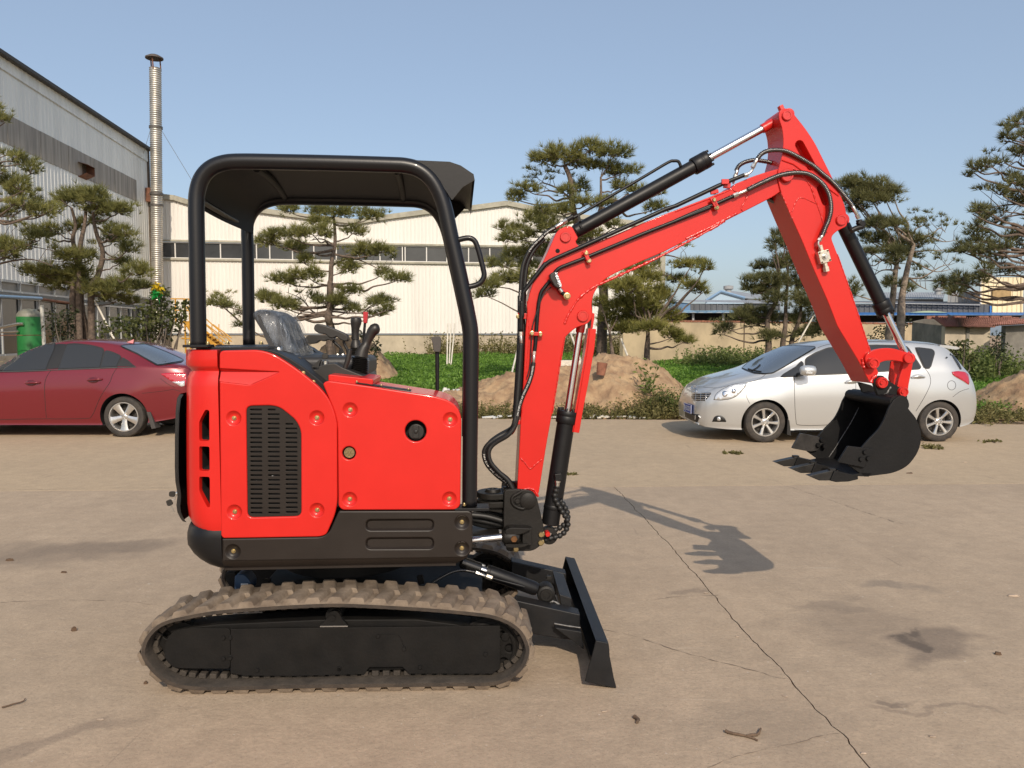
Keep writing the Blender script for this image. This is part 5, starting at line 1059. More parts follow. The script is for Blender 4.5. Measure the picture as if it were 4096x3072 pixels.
b = MB(); b.tube(hp('J', [(0,1062),(300,948),(535,850)], BV0), .0025, 6); b.build('plate_edge', REDC, boom, 60)
for k, xy, r in (('I',(750,930),.0275),('O',(622,236),.030)): boss(k, xy, BV0, r, .012, REDC, boom, 'pin')
# doubler at the lower lug
# ------------------------------------------------------------------ arm
AV0, AV1 = 3.92, 4.12
al = C('J', (985,115),(1018,80),(1070,77),(1112,112),(1232,262),(1325,400),(1405,560),(1482,715),(1562,880),(1612,1000),(1634,1140),(1632,1195),(1530,1245),(1478,1300)) + C('K', (612,30),(705,290),(800,580),(858,760),(900,860)) + C('K', (842,936),(764,785),(612,535),(545,360),(440,125)) + C('J', (1212,1350),(1112,1130),(1008,880),(985,800),(970,700),(992,615),(1018,520),(1030,400),(1018,270),(986,180))
ao = rnd([MU.un(p, AV0) for p in al], [.02,.02,.02,.02,.03,.03,.03,.03,.03,.03,.02,.02,.02,.03,.05,.05,.05,.05,.01,.01,.05,.01,.05,.05,.05,.05,.05,.03,.03,.03,.03,.03,.03,.02], 3)
b = MB(); b.prism(ao, MU, AV0, AV1); arm = b.build('dipper_arm', RED, EX, 40, fixn=True)
cut = MB()
for (x0, y0, x1, y1, hw) in ((1182,425,1290,625,42),(1388,840,1432,960,42)):
    q0, q1 = MU.un(C('J', (x0,y0))[0], AV0), MU.un(C('J', (x1,y1))[0], AV0); r = hw*.42194/FPX*AV0; an = math.atan2(q1[1]-q0[1], q1[0]-q0[0])
    po = [(q1[0]+r*math.cos(an-math.pi/2+t), q1[1]+r*math.sin(an-math.pi/2+t)) for t in np.linspace(0, math.pi, 10)] + [(q0[0]+r*math.cos(an+math.pi/2+t), q0[1]+r*math.sin(an+math.pi/2+t)) for t in np.linspace(0, math.pi, 10)]
    cut.prism(po, MU, AV0-.05, AV0+.06)
boolean(arm, cut.build('cut', RED, None, None, fixn=True)); arm.data.set_sharp_from_angle(angle=R(40)); bevel(arm, .0035, 2, 50)
# raised lower box of the arm (thicker welded section) and its seams
bead('J', [(1008,880),(1060,1000),(1110,1120)], AV0, .005, arm, 11)
bead('J', [(1120,650),(1220,730),(1290,830),(1335,960),(1370,1050),(1410,1180),(1440,1260)], AV0, .0045, arm, 12)
bead('J', [(1110,1060),(1150,960),(1200,925),(1330,978)], AV0, .003, arm, 13)
bead('K', [(610,30),(700,285),(795,570),(845,720)], AV0+.001, .0035, arm, 14)
bead('K', [(840,925),(860,890),(880,880)], AV0-.002, .012, arm, 15); bead('K', [(785,760),(790,800),(800,830)], AV0-.002, .010, arm, 16)
b = MB(); b.tube(hp('J', [(1010,570),(1120,610),(1230,690),(1330,760),(1440,830),(1550,910)], AV0), .004, 6); b.build('plate_edge', REDC, arm, 60)
for k, xy, r in (('J',(1058,148),.026),('J',(1060,715),.033),('J',(1572,1138),.028)): boss(k, xy, AV0-(0.0 if k!='J' or xy[1]!=715 else .012), r, .012, REDC, arm, 'pin')
q = MU.un(C('J', (990,90))[0], 4.02); b = MB(); b.box(MU.w(q[0], 4.0, q[1]), (.022,.03,.03), (.9,0,.4), MU.V, (-.4,0,.9)); b.build('grease_stop', REDC, arm, 35, bev=.003)
# ------------------------------------------------------------------ hydraulic cylinders
def axis(k0, p0, k1, p1, v): 
    a_, b_ = MU.un(C(k0, p0)[0], v), MU.un(C(k1, p1)[0], v); return MU.w(a_[0], v, a_[1]), MU.w(b_[0], v, b_[1])
def cylinder(name, A, B, ta, tb, tg, trod, rb, rg, rr, eye_mat, foot_mat=None):
    """A = barrel pin, B = rod pin; fractions along AB: barrel ta..tb, gland ..tg, rod to trod"""
    d = B - A; P = lambda t: A + d*t; ax = d/np.linalg.norm(d); L = np.linalg.norm(d)
    b = MB(); b.lathe([(0,0),(rb*.9,0),(rb,.004),(rb,(tb-ta)*L)], P(ta), ax, 36); bo_ = b.build(name, BLK, EX, 40)
    b = MB(); h = (tg-tb)*L; b.lathe([(rb,0),(rg*.96,0),(rg,.003),(rg,h*.55),(rg*.985,h*.57),(rg*.985,h*.62),(rg,h*.64),(rg,h-.003),(rg*.96,h),(rr,h)], P(tb), ax, 36); b.build('gland', BLK, bo_, 40)
    ref = np.cross(ax, MU.V); n_ = 8
    for k in range(n_):
        th = 2*math.pi*k/n_ + .3; o_ = (ref*math.cos(th) + MU.V*math.sin(th))*rg*.86
        b = MB(); b.lathe([(0,.014),(.006,.014),(.007,.012),(.007,0)], P(tg) + o_, ax, 10); b.build('gland_bolt', BLK, bo_, 40)
    b = MB(); b.lathe([(rr,0),(rr,(trod-tg)*L)], P(tg), ax, 28); b.build('piston_rod', CHROME, bo_, 40)
    b = MB(); b.lathe([(rr*1.02,0),(rr*1.25,.004),(rr*1.3,(1-trod)*L-.02),(rr*1.05,(1-trod)*L)], P(trod), ax, 24); b.build('rod_end', eye_mat, bo_, 40)
    b = MB(); b.lathe([(rb*.4,-.03),(rb*.95,-.028),(rb*.95,.028),(rb*.4,.03)], A, MU.V, 28); b.build('pin_eye', foot_mat or eye_mat, bo_, 40)
    b = MB(); b.lathe([(rr*.5,-.03),(rr*1.5,-.028),(rr*1.5,.028),(rr*.5,.03)], B, MU.V, 28); b.build('pin_eye', eye_mat, bo_, 40)
    return bo_
A, B = axis('I', (750,930), 'J', (1060,146), BVC); ac = cylinder('arm_cylinder', A, B, .042, .575, .640, .885, .0355, .046, .0195, REDC)
A2, B2 = axis('J', (1572,1140), 'K', (1100,755), BVC); bc = cylinder('bucket_cylinder', A2, B2, .034, .585, .665, .96, .0350, .046, .0185, REDC)
A3, B3 = axis('O', (425,1500), 'O', (620,237), BVC-.01); mc = cylinder('boom_cylinder', A3, B3, .05, .515, .570, .925, .0475, .056, .0185, REDC, BLKC)
# dark collar near the foot of the boom cylinder
b = MB(); d3 = (B3-A3); b.lathe([(.0475,0),(.0495,.003),(.0495,.02),(.0475,.024)], A3 + d3*.12, d3/np.linalg.norm(d3), 32); b.build('collar', BLK, mc, 40)
# rod guard of the boom cylinder
gq = C('O', (664,308),(700,312),(690,420),(655,620),(620,800),(602,912),(568,908),(590,780),(628,560),(652,420))
gv = BVC-.05; b = MB(); b.prism(rnd([MU.un(p, gv) for p in gq], .004), MU, gv, gv+.012); rg_ = b.build('rod_guard', RED, EX, 35, bev=.002)
gq = C('O', (568,908),(590,780),(628,560),(652,420),(664,308),(655,308),(640,420),(616,560),(578,780),(560,905)); b = MB(); b.prism([MU.un(p, gv+.012) for p in gq], MU, gv+.010, gv+.09); b.build('guard_side', RED, rg_, 35)
gq = C('O', (678,240),(684,218),(694,222),(694,245),(684,308),(672,308)); b = MB(); b.prism([MU.un(p, gv) for p in gq], MU, gv+.02, gv+.035); b.build('guard_lug', RED, rg_, 35, bev=.002)
gb_ = [A3 + d3*.60, A3+d3*.91]; 
# rigid pipes along the arm cylinder
PIPE = BLK
hose(hp('I', [(770,790),(880,735),(1100,605),(1400,430),(1600,312),(1650,298),(1685,302),(1700,325),(1706,345)], BVC-.02), .008, PIPE, 'cylinder_pipe', ac)
b = MB(); q = hp('I', [(752,795),(812,760)], BVC-.02); b.cyl(q[0], q[1], .013, n=14); b.build('pipe_end', BLK, ac, 40)
b = MB(); q = hp('I', [(855,735),(870,800)], BVC-.02); b.beam(q[0], q[1], .02, .012, MU.V); b.build('pipe_clip', BLK, ac, 35)
b = MB(); q = hp('I', [(872,830),(886,855)], BVC-.035); b.beam(q[0], q[1], .02, .01, MU.V); b.build('port_block', BLK, ac, 35)
def fitting(k, pts, v, r=.009, parent=None, mat=STEEL):
    q = hp(k, pts, v); b = MB(); a_, e_ = q[0], q[-1]; d = e_-a_; n_ = 6
    b.tube([a_, a_+d*.33], [r*1.25]*2, 6); b.tube([a_+d*.33, a_+d*.40, a_+d*.95, e_], [r*.8, r, r, r*.85], 14); return b.build('hose_fitting', mat, parent or EX, 40)
fitting('I', [(762,790),(735,812),(662,852)], BVC-.03, .010)
# hoses on the left of the boom
hl1 = [(668,848),(600,888),(545,940),(480,1005),(432,1080),(398,1170),(382,1300),(375,1450),(372,1600)]
H1 = hp('I', hl1, BVC-.05) + hp('O', [(257,120),(255,330),(248,480),(240,620),(232,740),(226,820)], BVC-.05) 
hose(H1, .0105)
H1b = [p + MU.U*.022 + MU.V*.02 for p in H1[2:]]; hose(H1b, .0105)
H2 = hp('I', [(585,1145),(500,1255),(410,1375),(398,1440),(392,1600)], BV0-.012) + hp('O', [(268,150),(266,325)], BV0-.012); hose(H2, .010, PIPE, 'boom_pipe', boom)
fitting('O', [(266,328),(266,346),(267,395)], BV0-.012)
HL = hp('O', [(266,395),(258,520),(246,690),(236,800),(222,870)], BV0-.012) + hp('O', [(190,905),(120,945),(70,985),(52,1030),(68,1090),(120,1150),(175,1195),(205,1240),(212,1290)], BVC-.06); hose(HL, .0125)
HL2 = [p + np.array((.012,.02,.012)) for p in HL[3:]]; hose(HL2, .0115)
# top pipe and second pipe with hoses
TP = hp('I', [(400,1390),(500,1258),(588,1150),(640,1118),(860,1022),(1200,870),(1600,690)], BV0-.012) + hp('J', [(0,1008),(250,890),(450,795),(655,712)], BV0-.012)
b = MB(); b.tube(resample(TP, .03), .0105, 12); b.build('boom_pipe', PIPE, boom, 60)
TP2 = [p + MU.V*.075 + np.array((0,0,.004)) for p in TP[3:]]; b = MB(); b.tube(resample(TP2, .03), .0105, 12); b.build('boom_pipe', PIPE, boom, 60)
MP = hp('O', [(343,450),(350,390),(360,240),(368,160),(378,110)], BV0-.014) + hp('I', [(540,1395),(600,1318),(640,1275),(668,1215),(700,1185),(900,1108),(1400,900),(1960,680)], BV0-.014) + hp('J', [(0,1148),(200,1060),(420,970),(548,912)], BV0-.014)
b = MB(); b.tube(resample(MP, .02), .0098, 12); b.build('boom_pipe', PIPE, boom, 60)
fitting('O', [(343,440),(342,462),(338,505)], BV0-.016)
HM = hp('O', [(338,505),(328,570),(308,630),(280,690),(256,760),(240,840),(226,880),(190,925)], BV0-.016) + hp('O', [(110,975),(80,1020),(90,1080),(140,1140),(190,1185),(220,1240)], BVC-.09); hose(HM, .0118)
cab = hp('O', [(440,70),(415,88),(390,120),(365,190),(345,250),(330,310),(325,400),(318,520),(300,590)], BV0-.02); hose(cab, .0035, HOSE, 'lamp_cable', boom, 6)
RCAB = pmat('orange_sleeve', (.50,.06,.02), .5); hose(hp('O', [(246,790),(236,850),(222,890),(205,915)], BVC-.085), .0125, RCAB, 'red_sleeve')
# clamps with yellow bolts
def clamp(k, x0, y0, x1, y1, v, bolts, w=.020, parent=None):
    q = hp(k, [(x0,y0),(x1,y1)], v); b = MB(); b.beam(q[0], q[1], .014, w, MU.V); o = b.build('pipe_clamp', REDC, parent or boom, 35); bevel(o, .003)
    for bx, by in bolts: small_bolts(MU, k, v-.007, [(bx,by)], o, GOLD, .95)
    b = MB(); m_ = (q[0]+q[1])/2; b.beam(m_-np.array((0,0,.0)), m_+MU.V*.02, .02, .02, (0,0,1)); b.build('clamp_foot', REDC, o, 35)
clamp('I', 905,1045,955,1150, BV0-.026, [(922,1063),(948,1128)]); clamp('I', 1965,605,2020,700, BV0-.026, [(1983,622),(2008,686)])
clamp('J', 345,930,405,1040, BV0-.026, [(370,948),(400,1020)]); clamp('O', 318,338,392,342, BV0-.026, [(330,337),(378,342)])
clamp('J', 440,775,510,775, BV0-.024, [], .026); clamp('J', 460,805,525,812, BV0-.004, [], .03); clamp('J', 335,880,410,862, BV0-.004, [], .02)
clamp('O', 245,235,300,238, BVC-.07, [(250,240)], .03); clamp('O', 222,848,262,850, BVC-.08, [(226,846)], .024)
# work lamp on the boom
wlp = rnd(MU.uns('I', BV0-.05, (612,1245),(640,1222),(668,1228),(705,1325),(712,1350),(690,1362),(655,1345),(615,1275)), .008); b = MB(); b.prism(wlp, MU, BV0-.085, BV0-.025); lamp_o = b.build('work_lamp', PLAST, EX, 35, bev=.006, seg=3)
e_ = rnd(MU.uns('I', BV0-.05, (655,1225),(672,1232),(712,1335),(706,1352),(690,1340),(660,1262)), .003); b = MB(); b.prism(e_, MU, BV0-.09, BV0-.02); b.build('lamp_lens', pmat('lamp_lens', (.5,.5,.52), .15, .6, bump=.4, bs=120), lamp_o, 35)
b = MB(); q = hp('I', [(690,1352),(715,1390),(760,1415)], BV0-.03); b.tube(q, .011, 10); b.build('lamp_bracket', BLK, lamp_o, 50); b = MB(); q = hp('I', [(700,1358),(722,1385)], BV0-.042); b.cyl(q[0], q[1], .011, n=12); b.build('lamp_swivel', STEEL, lamp_o, 40)
small_bolts(MU, 'I', BV0-.042, [(765,1420)], lamp_o, GOLD, 1.35)
# spiral-guarded hoses to the arm
RIB = (.0088, .0016)
hose(hp('J', [(780,560),(815,515),(870,485),(950,474),(1050,485),(1150,530),(1240,580),(1320,630),(1400,700),(1480,765),(1560,850),(1620,925),(1660,975),(1680,1005)], BV0-.03, BV0-.01), .0108, SPIRAL, 'spiral_hose', None, 10, 8, RIB)
hose(hp('J', [(690,850),(780,805),(900,750),(1000,712),(1100,693),(1180,690),(1260,702),(1340,745),(1410,810),(1455,890),(1475,980),(1475,1060),(1455,1140),(1425,1210),(1395,1285)], BV0-.03, AV0-.03), .0118, SPIRAL, 'spiral_hose', None, 10, 8, RIB)
hose(hp('J', [(580,670),(605,625),(650,595),(700,578),(760,570),(850,582),(900,592),(960,612)], BVC+.03), .0105, SPIRAL, 'spiral_hose', None, 10, 8, RIB)
hose(hp('J', [(880,940),(920,955),(980,985)], BVC+.03), .0105, SPIRAL, 'spiral_hose', None, 10, 8, RIB)
fitting('J', [(735,640),(745,615),(782,552)], BV0-.03, .0095); hose(hp('J', [(660,712),(700,695),(725,672),(740,640)], BV0-.02), .0062, STEEL, 'bent_pipe', None, 10)
b = MB(); q = hp('J', [(652,715),(690,708)], BV0-.014); b.cyl(q[0], q[1], .0125, n=6); b.build('hose_nut', STEEL, EX, 35)
fitting('J', [(568,735),(575,705),(590,665)], BVC+.02, .0095); hose(hp('J', [(548,790),(558,770),(566,735)], BVC+.0), .0062, STEEL, 'bent_pipe', None, 8)
fitting('J', [(552,910),(590,895),(690,852)], BV0-.02, .0095)
fitting('J', [(1745,1125),(1735,1105),(1685,1010)], BV0-.012, .0095); fitting('J', [(1362,1335),(1375,1300),(1398,1280)], AV0-.03, .0095); hose(hp('J', [(1372,1400),(1358,1365),(1365,1330)], AV0-.03), .0060, STEEL, 'bent_pipe', None, 8)
b = MB(); P_ = smooth(hp('J', [(1742,1135),(1750,1170),(1775,1195),(1760,1205),(1720,1215),(1670,1240)], BV0), 4); b.tube(P_, .0145, 12); b.build('pipe_elbow', BLK, bc, 60)
b = MB(); q = hp('J', [(1735,1150),(1790,1195)], BV0); b.beam(q[0], q[1], .03, .03, MU.V); o = b.build('elbow_block', BLK, bc, 35); bevel(o, .006)
# valve block on the arm
NIK = pmat('nickel_valve', (.66,.60,.50), .34, .85, bump=.05, bs=90)
ctr = MU.un(C('J', (1415,1485))[0], AV0-.03); an = R(17)
du, dz = np.array((math.cos(an), math.sin(an))), np.array((-math.sin(an), math.cos(an)))
def vpt(a_, c_, v): p = np.array(ctr) + du*a_ + dz*c_; return MU.w(p[0], v, p[1])
Wd = MU.U*du[0] + np.array((0,0,du[1])); Hd = MU.U*dz[0] + np.array((0,0,dz[1]))
b = MB(); b.box(vpt(0,0,AV0-.018), (.058,.036,.064), Wd, MU.V, Hd); vb = b.build('valve_block', NIK, EX, 35, bev=.002)
for sx in (-1,1):
    for sy in (-1,1): 
        b = MB(); b.lathe([(0,.001),(.0025,.001),(.0045,.003),(.0045,-.001)], vpt(sx*.022,sy*.025,AV0-.036), -MU.V, 10); b.build('cap_screw', pmat('screw_brown', (.12,.08,.05), .5, .5) if sx+sy==-2 else bpy.data.materials['screw_brown'], vb, 40)
b = MB(); b.lathe([(0,.02),(.009,.02),(.010,.018),(.010,.004),(.016,.004),(.016,0)], vpt(0,0,AV0-.036), -MU.V, 18); b.box(vpt(.002,.001,AV0-.056), (.016,.002,.004), Wd, MU.V, Hd); b.build('valve_stem', STEEL, vb, 40)
for s_, l_ in ((1, .030), (-1, .022)):
    b = MB(); b.cyl(vpt(0,s_*.032,AV0-.018), vpt(0,s_*(.032+l_),AV0-.018), .0125, n=6); b.build('port_nut', NIK, vb, 35)
b = MB(); b.cyl(vpt(0,-.054,AV0-.018), vpt(-.002,-.078,AV0-.018), .0165, n=6); b.build('port_cap', NIK, vb, 35)
# guarded hoses at the foot of the boom cylinder
bub = (.026, .0035)
hose(hp('Z', [(1572,180),(1550,260),(1530,340),(1550,430),(1600,510),(1650,600),(1710,690),(1745,770),(1740,860),(1690,950),(1610,1010),(1500,1040),(1420,1060),(1360,1080)], BVC-.075, BVC-.03), .0125, HOSE, 'guarded_hose', None, 10, 8, bub)
hose(hp('Z', [(1620,420),(1680,500),(1720,580),(1745,660),(1740,740),(1700,810),(1640,860),(1570,900),(1520,920)], BVC-.05, BVC-.02), .0125, HOSE, 'guarded_hose', None, 10, 8, bub)
fitting('Z', [(1578,95),(1575,150),(1570,185)], BVC-.075, .012)
b = MB(); q = MU.p3('Z', BVC-.065, (1580,-30),(1590,90)); b.beam(q[0], q[1], .03, .036, MU.V); o = b.build('port_block', BLK, mc, 35); bevel(o, .004)
# ------------------------------------------------------------------ links and bucket
def link_plate(name, k, pts, v, th, mat, parent=None, r=.01, sm=True, bev=.004):
    P = [MU.un(p, v) for p in C(k, *pts)]; P = [tuple(p) for p in smooth(P, 4, True)] if sm else rnd(P, r)
    b = MB(); b.prism(P, MU, v, v+th); return b.build(name, mat, parent or EX, 35, bev=bev)
arcp = [(815,795),(805,755),(830,715),(900,690),(985,686),(1060,704),(1115,725),(1142,755),(1130,790),(1095,796),(1060,782),(1000,772),(945,775),(900,795),(875,822),(840,825)]
for v in (3.90, 4.115): link_plate('bucket_link', 'K', arcp, v, .026, RED)
hl_ = [(990,775),(1060,700),(1135,740),(1138,800),(1110,930),(1096,985),(1040,1000),(1020,960),(1008,880)]
lk = link_plate('h_link', 'K', [(1060,715),(1120,722),(1140,755),(1135,815),(1112,930),(1098,990),(1050,1005),(1028,975),(1040,900),(1070,800)], 3.935, .03, RED)
link_plate('h_link', 'K', [(1060,715),(1120,722),(1140,755),(1135,815),(1112,930),(1098,990),(1050,1005),(1028,975),(1040,900),(1070,800)], 4.08, .03, RED)
link_plate('link_web', 'K', [(985,775),(1070,780),(1060,900),(1035,970),(1000,960),(970,900)], 4.085, .012, RED, None, .01, False)
boss('K', (850,790), 3.90, .030, .030, REDC, EX, 'pin'); boss('K', (1102,755), 3.90, .028, .014, REDC, EX, 'pin')
b = MB(); q = MU.un(C('K', (1102,755))[0], 3.90); b.lathe([(0,.10),(.022,.10),(.022,-.11),(0,-.11)], MU.w(q[0], 4.02, q[1]), -MU.V, 24); b.build('link_pin', REDC, EX, 40)
KV0, KV1 = 3.77, 4.255
bsh = C('K', (1003,1048),(1060,1016),(1100,1038),(1114,1085),(1108,1108),(1160,1175),(1190,1255),(1197,1310),(1185,1380),(1150,1450),(1090,1515),(1000,1556),(900,1572),(800,1584))
BS = [np.array(MU.un(p, KV0)) for p in bsh]; BSs = smooth(BS, 4)
BK = pmat('black_bucket_paint', (.0045,.0045,.005), .55, var=.25, vs=7, bump=.05, bs=60, spec=.3, dust=DUST, dustamt=.006)
front_e = [MU.un(p, KV0) for p in C('K', (690,1505),(730,1440),(785,1375),(835,1318),(900,1250),(940,1180),(968,1108))]
platep = [tuple(p) for p in BSs] + [tuple(front_e[0])] + [tuple(p) for p in smooth(front_e, 3)[1:]]
bucket = None
b = MB(); b.prism(platep, MU, KV0, KV0+.014); bucket = b.build('bucket', BK, EX, 35, bev=.003)
b = MB(); b.prism(platep, MU, KV1-.014, KV1); b.build('bucket_side', BK, bucket, 35, bev=.003)
cen = np.mean(np.array(BSs), axis=0); rows = []
for p in BSs: rows.append([MU.w(p[0], KV0+.014, p[1]), MU.w(p[0], KV1-.014, p[1])])
ins = []
for i, p in enumerate(BSs):
    t = np.array(BSs[min(i+1,len(BSs)-1)]) - np.array(BSs[max(i-1,0)]); t = t/np.linalg.norm(t); n_ = np.array((t[1], -t[0]))
    if n_ @ (cen - p) < 0: n_ = -n_
    ins.append(p + n_*.010)
rin = [[MU.w(p[0], KV0+.014, p[1]), MU.w(p[0], KV1-.014, p[1])] for p in ins]
b = MB(); b.grid(rows); b.grid(rin, flip=True); b.grid([rows[0], rin[0]]); b.grid([rows[-1], rin[-1]]); b.build('bucket_shell', BK, bucket, 40)
# rolled top beam
q0 = MU.un(C('K', (1020,1045))[0], KV0); b = MB(); b.cyl(MU.w(q0[0]+.005, KV0+.01, q0[1]-.012), MU.w(q0[0]+.005, KV1-.01, q0[1]-.012), .03, n=24); b.build('top_beam', BK, bucket, 50)
lipz = np.array(MU.un(C('K', (815,1572))[0], KV0)); lipe = np.array(MU.un(C('K', (600,1560))[0], KV0))
lp0 = np.array(MU.un(C('K', (830,1584))[0], KV0)); 
ld = np.array((-1.0, .06)); ld /= np.linalg.norm(ld); lp1 = lp0 + ld*.085
b = MB(); pl = [tuple(lp0), tuple(lp0+np.array((.02,.02))), tuple(lp0+np.array((-.03,.022))), tuple(lp1+np.array((0,.006))), tuple(lp1)]; b.prism(pl, MU, KV0+.0, KV1); b.build('cutting_edge', BK, bucket, 35, bev=.002)
# teeth
TOOTHM = pmat('worn_tooth_steel', (.022,.021,.020), .42, .3, var=.4, vs=18, bump=.06)
tq = [np.array(MU.un(p, KV0)) for p in C('K', (415,1580),(470,1567),(590,1540),(610,1545),(755,1578),(757,1602),(690,1618),(600,1622),(560,1612))]
for i, v in enumerate((KV0, (KV0+KV1)/2-.03, KV1-.06)):
    b = MB(); tip, top1, top2 = tq[0], tq[2], tq[3]
    b.prism([tuple(tq[0]), tuple(tq[1]), tuple(tq[2]), tuple(tq[8]), tuple((tq[8]*.5+tq[0]*.5)+np.array((0,-.012)))], MU, v+.006, v+.050); tooth = b.build('tooth', TOOTHM, bucket, 35, bev=.002)
    b = MB(); b.prism([tuple(tq[2]+np.array((.0,-.003))), tuple(tq[3]), tuple(tq[4]), tuple(tq[5]), tuple(tq[6]), tuple(tq[7]), tuple(tq[8])], MU, v, v+.060); b.build('tooth_adapter', BK, tooth, 35, bev=.003)
    q = tq[2]+np.array((.01,-.012)); b = MB(); b.box(MU.w(q[0]-.01, v+.03, q[1]+.012), (.03,.03,.012), MU.U, MU.V); b.build('tooth_lock', TOOTHM, tooth, 35)
# side cutters
scq = C('K', (682,1368),(870,1390),(862,1425),(832,1450),(800,1520),(612,1482)); P = [MU.un(p, KV0-.012) for p in scq]; P[0] = P[0]
b = MB(); b.prism(rnd(P, .006), MU, KV0-.016, KV0-.001); sc_ = b.build('side_cutter', BK, bucket, 35, bev=.002)
for xy in ((800,1410),(772,1460),(822,1455)): boss('K', xy, KV0-.016, .012, .012, BK, sc_, 'bolt', 16, inner=False)
Pf = [MU.un(p, KV1-.03) for p in C('K', (352,1278),(472,1302),(515,1330),(470,1400),(420,1408),(292,1385))]
b = MB(); b.prism(rnd(Pf, .008), MU, KV1-.034, KV1-.016); sc2 = b.build('side_cutter', pmat('lit_grey_cutter_steel', (.035,.032,.03), .5, .2, var=.4, vs=20, bump=.05), bucket, 35, bev=.002)  # far cutter's lit grey put into its colour, paler than the near one
for xy in ((497,1325),(472,1362),(518,1368)): boss('K', xy, KV1-.034, .013, .014, BK, sc2, 'bolt', 16, inner=False)
# ears
ear = [(858,905),(882,880),(930,876),(958,905),(1010,938),(1090,985),(1100,1010),(1098,1060),(1040,1060),(905,1045),(880,980)]
for v in (3.915, 4.10): link_plate('bucket_ear', 'K', ear, v, .024, BK, bucket, .012, False)
link_plate('ear_gusset', 'K', [(758,920),(850,945),(885,980),(900,1040),(790,1030),(785,980)], 4.09, .02, BK, bucket, .01, False)
boss('K', (916,926), 3.915, .030, .020, REDC, EX, 'pin'); boss('K', (1062,990), 3.915, .027, .020, REDC, EX, 'pin')
for xy in ((852,790),(919,926),(1066,990)): boss('K', xy, 3.915-.02 if xy[1] > 800 else 3.90-.028, .011, .006, REDC, EX, 'pin_bolt', 6)
WB = pmat('bare_weld', (.16,.155,.15), .5, .4)
def bead2(k, pts, v, r, parent, seed):
    P = resample(smooth(hp(k, pts, v), 5), .007); g_ = np.random.default_rng(seed); b = MB(); b.tube(P, [r*(.5+.8*g_.random()) for _ in P], 7); return b.build('weld_bead', WB, parent, 60)
bead2('K', [(908,1040),(930,1020),(955,1000),(970,975),(985,955)], 3.913, .005, bucket, 21)
bead2('K', [(760,1100),(730,1160),(690,1230),(640,1310),(590,1390),(550,1448)], KV1-.017, .0028, bucket, 22)
bead2('K', [(968,1108),(940,1180),(900,1250),(835,1318),(790,1372)], KV0+.014, .0025, bucket, 23)
# ------------------------------------------------------------------ dozer blade
q = C('E', (915,1272),(920,1305),(922,1350),(930,1420),(945,1500),(961,1563),(930,1558),(778,1525),(800,1440),(822,1340),(842,1258))
DP = [ML.un(p, VT0+.0) for p in q]; dz0 = -min(p[1] for p in DP) + .003; DP = [(p[0], p[1]+dz0*(1 if p[1] < .1 else .3)) for p in DP]
BLA = pmat('black_blade_paint', (.0085,.009,.0105), .46, 0, 0, var=.3, vs=5, bump=.03, bs=60, spec=.35, dust=DUST, dustamt=.02)
N = len(DP); V1_ = VT0 + 1.335
b = MB(); b.prism(DP, ML, VT0, VT0+.012); blade = b.build('dozer_blade', BLA, EX, 35, bev=.003)
b = MB(); b.prism(DP, ML, V1_-.012, V1_); b.build('blade_end', BLA, blade, 35, bev=.003)
fr_ = DP[0:6]; bk_ = [(p[0]-.014, p[1]-.002) for p in fr_]
b = MB(); rows = [[ML.w(p[0], VT0+.012, p[1]), ML.w(p[0], V1_-.012, p[1])] for p in fr_]; rb_ = [[ML.w(p[0], VT0+.012, p[1]), ML.w(p[0], V1_-.012, p[1])] for p in bk_]
b.grid(rows, flip=True); b.grid(rb_); b.build('blade_plate', BLA, blade, 40)
b = MB(); tp_ = [DP[0], DP[-1], (DP[-1][0]+.004, DP[-1][1]-.012), (DP[0][0]-.014, DP[0][1]-.014)]; b.prism(tp_, ML, VT0+.012, V1_-.012); b.build('top_flange', BLA, blade, 30)
b = MB(); tp_ = [DP[5], (DP[5][0]-.03, DP[5][1]-.0), (DP[5][0]-.09, DP[5][1]+.03), (DP[5][0]-.085, DP[5][1]+.045), (DP[5][0]-.012, DP[5][1]+.03)]; b.prism(tp_, ML, VT0+.012, V1_-.012); b.build('wear_strip', BLA, blade, 30)
va = 3.74
ar = ML.uns('E', va, (380,1012),(752,1094),(752,1170),(760,1250),(640,1235),(460,1205),(380,1190))
for vv in (va, 4.40):
    b = MB(); b.prism(ar, ML, vv, vv+.09); b.build('blade_arm', BLA, blade, 35, bev=.006)
gs = ML.uns('E', va-.004, (600,1146),(752,1170),(765,1270)); b = MB(); b.prism(gs, ML, va-.06, va-.002); b.build('arm_gusset', BLA, blade, 35, bev=.003)
b = MB(); P = resample(ML.p3('E', va-.061, (602,1146),(680,1160),(752,1170)), .007); b.tube(P, [.004*(.6+.6*random.random()) for _ in P], 7); b.build('weld_bead', WB, blade, 60)
b = MB(); bx = ML.uns('E', va+.2, (620,940),(690,962),(690,1060),(640,1075)); b.prism(bx, ML, va+.1, va+.5); b.build('blade_web', BLA, blade, 35, bev=.004)
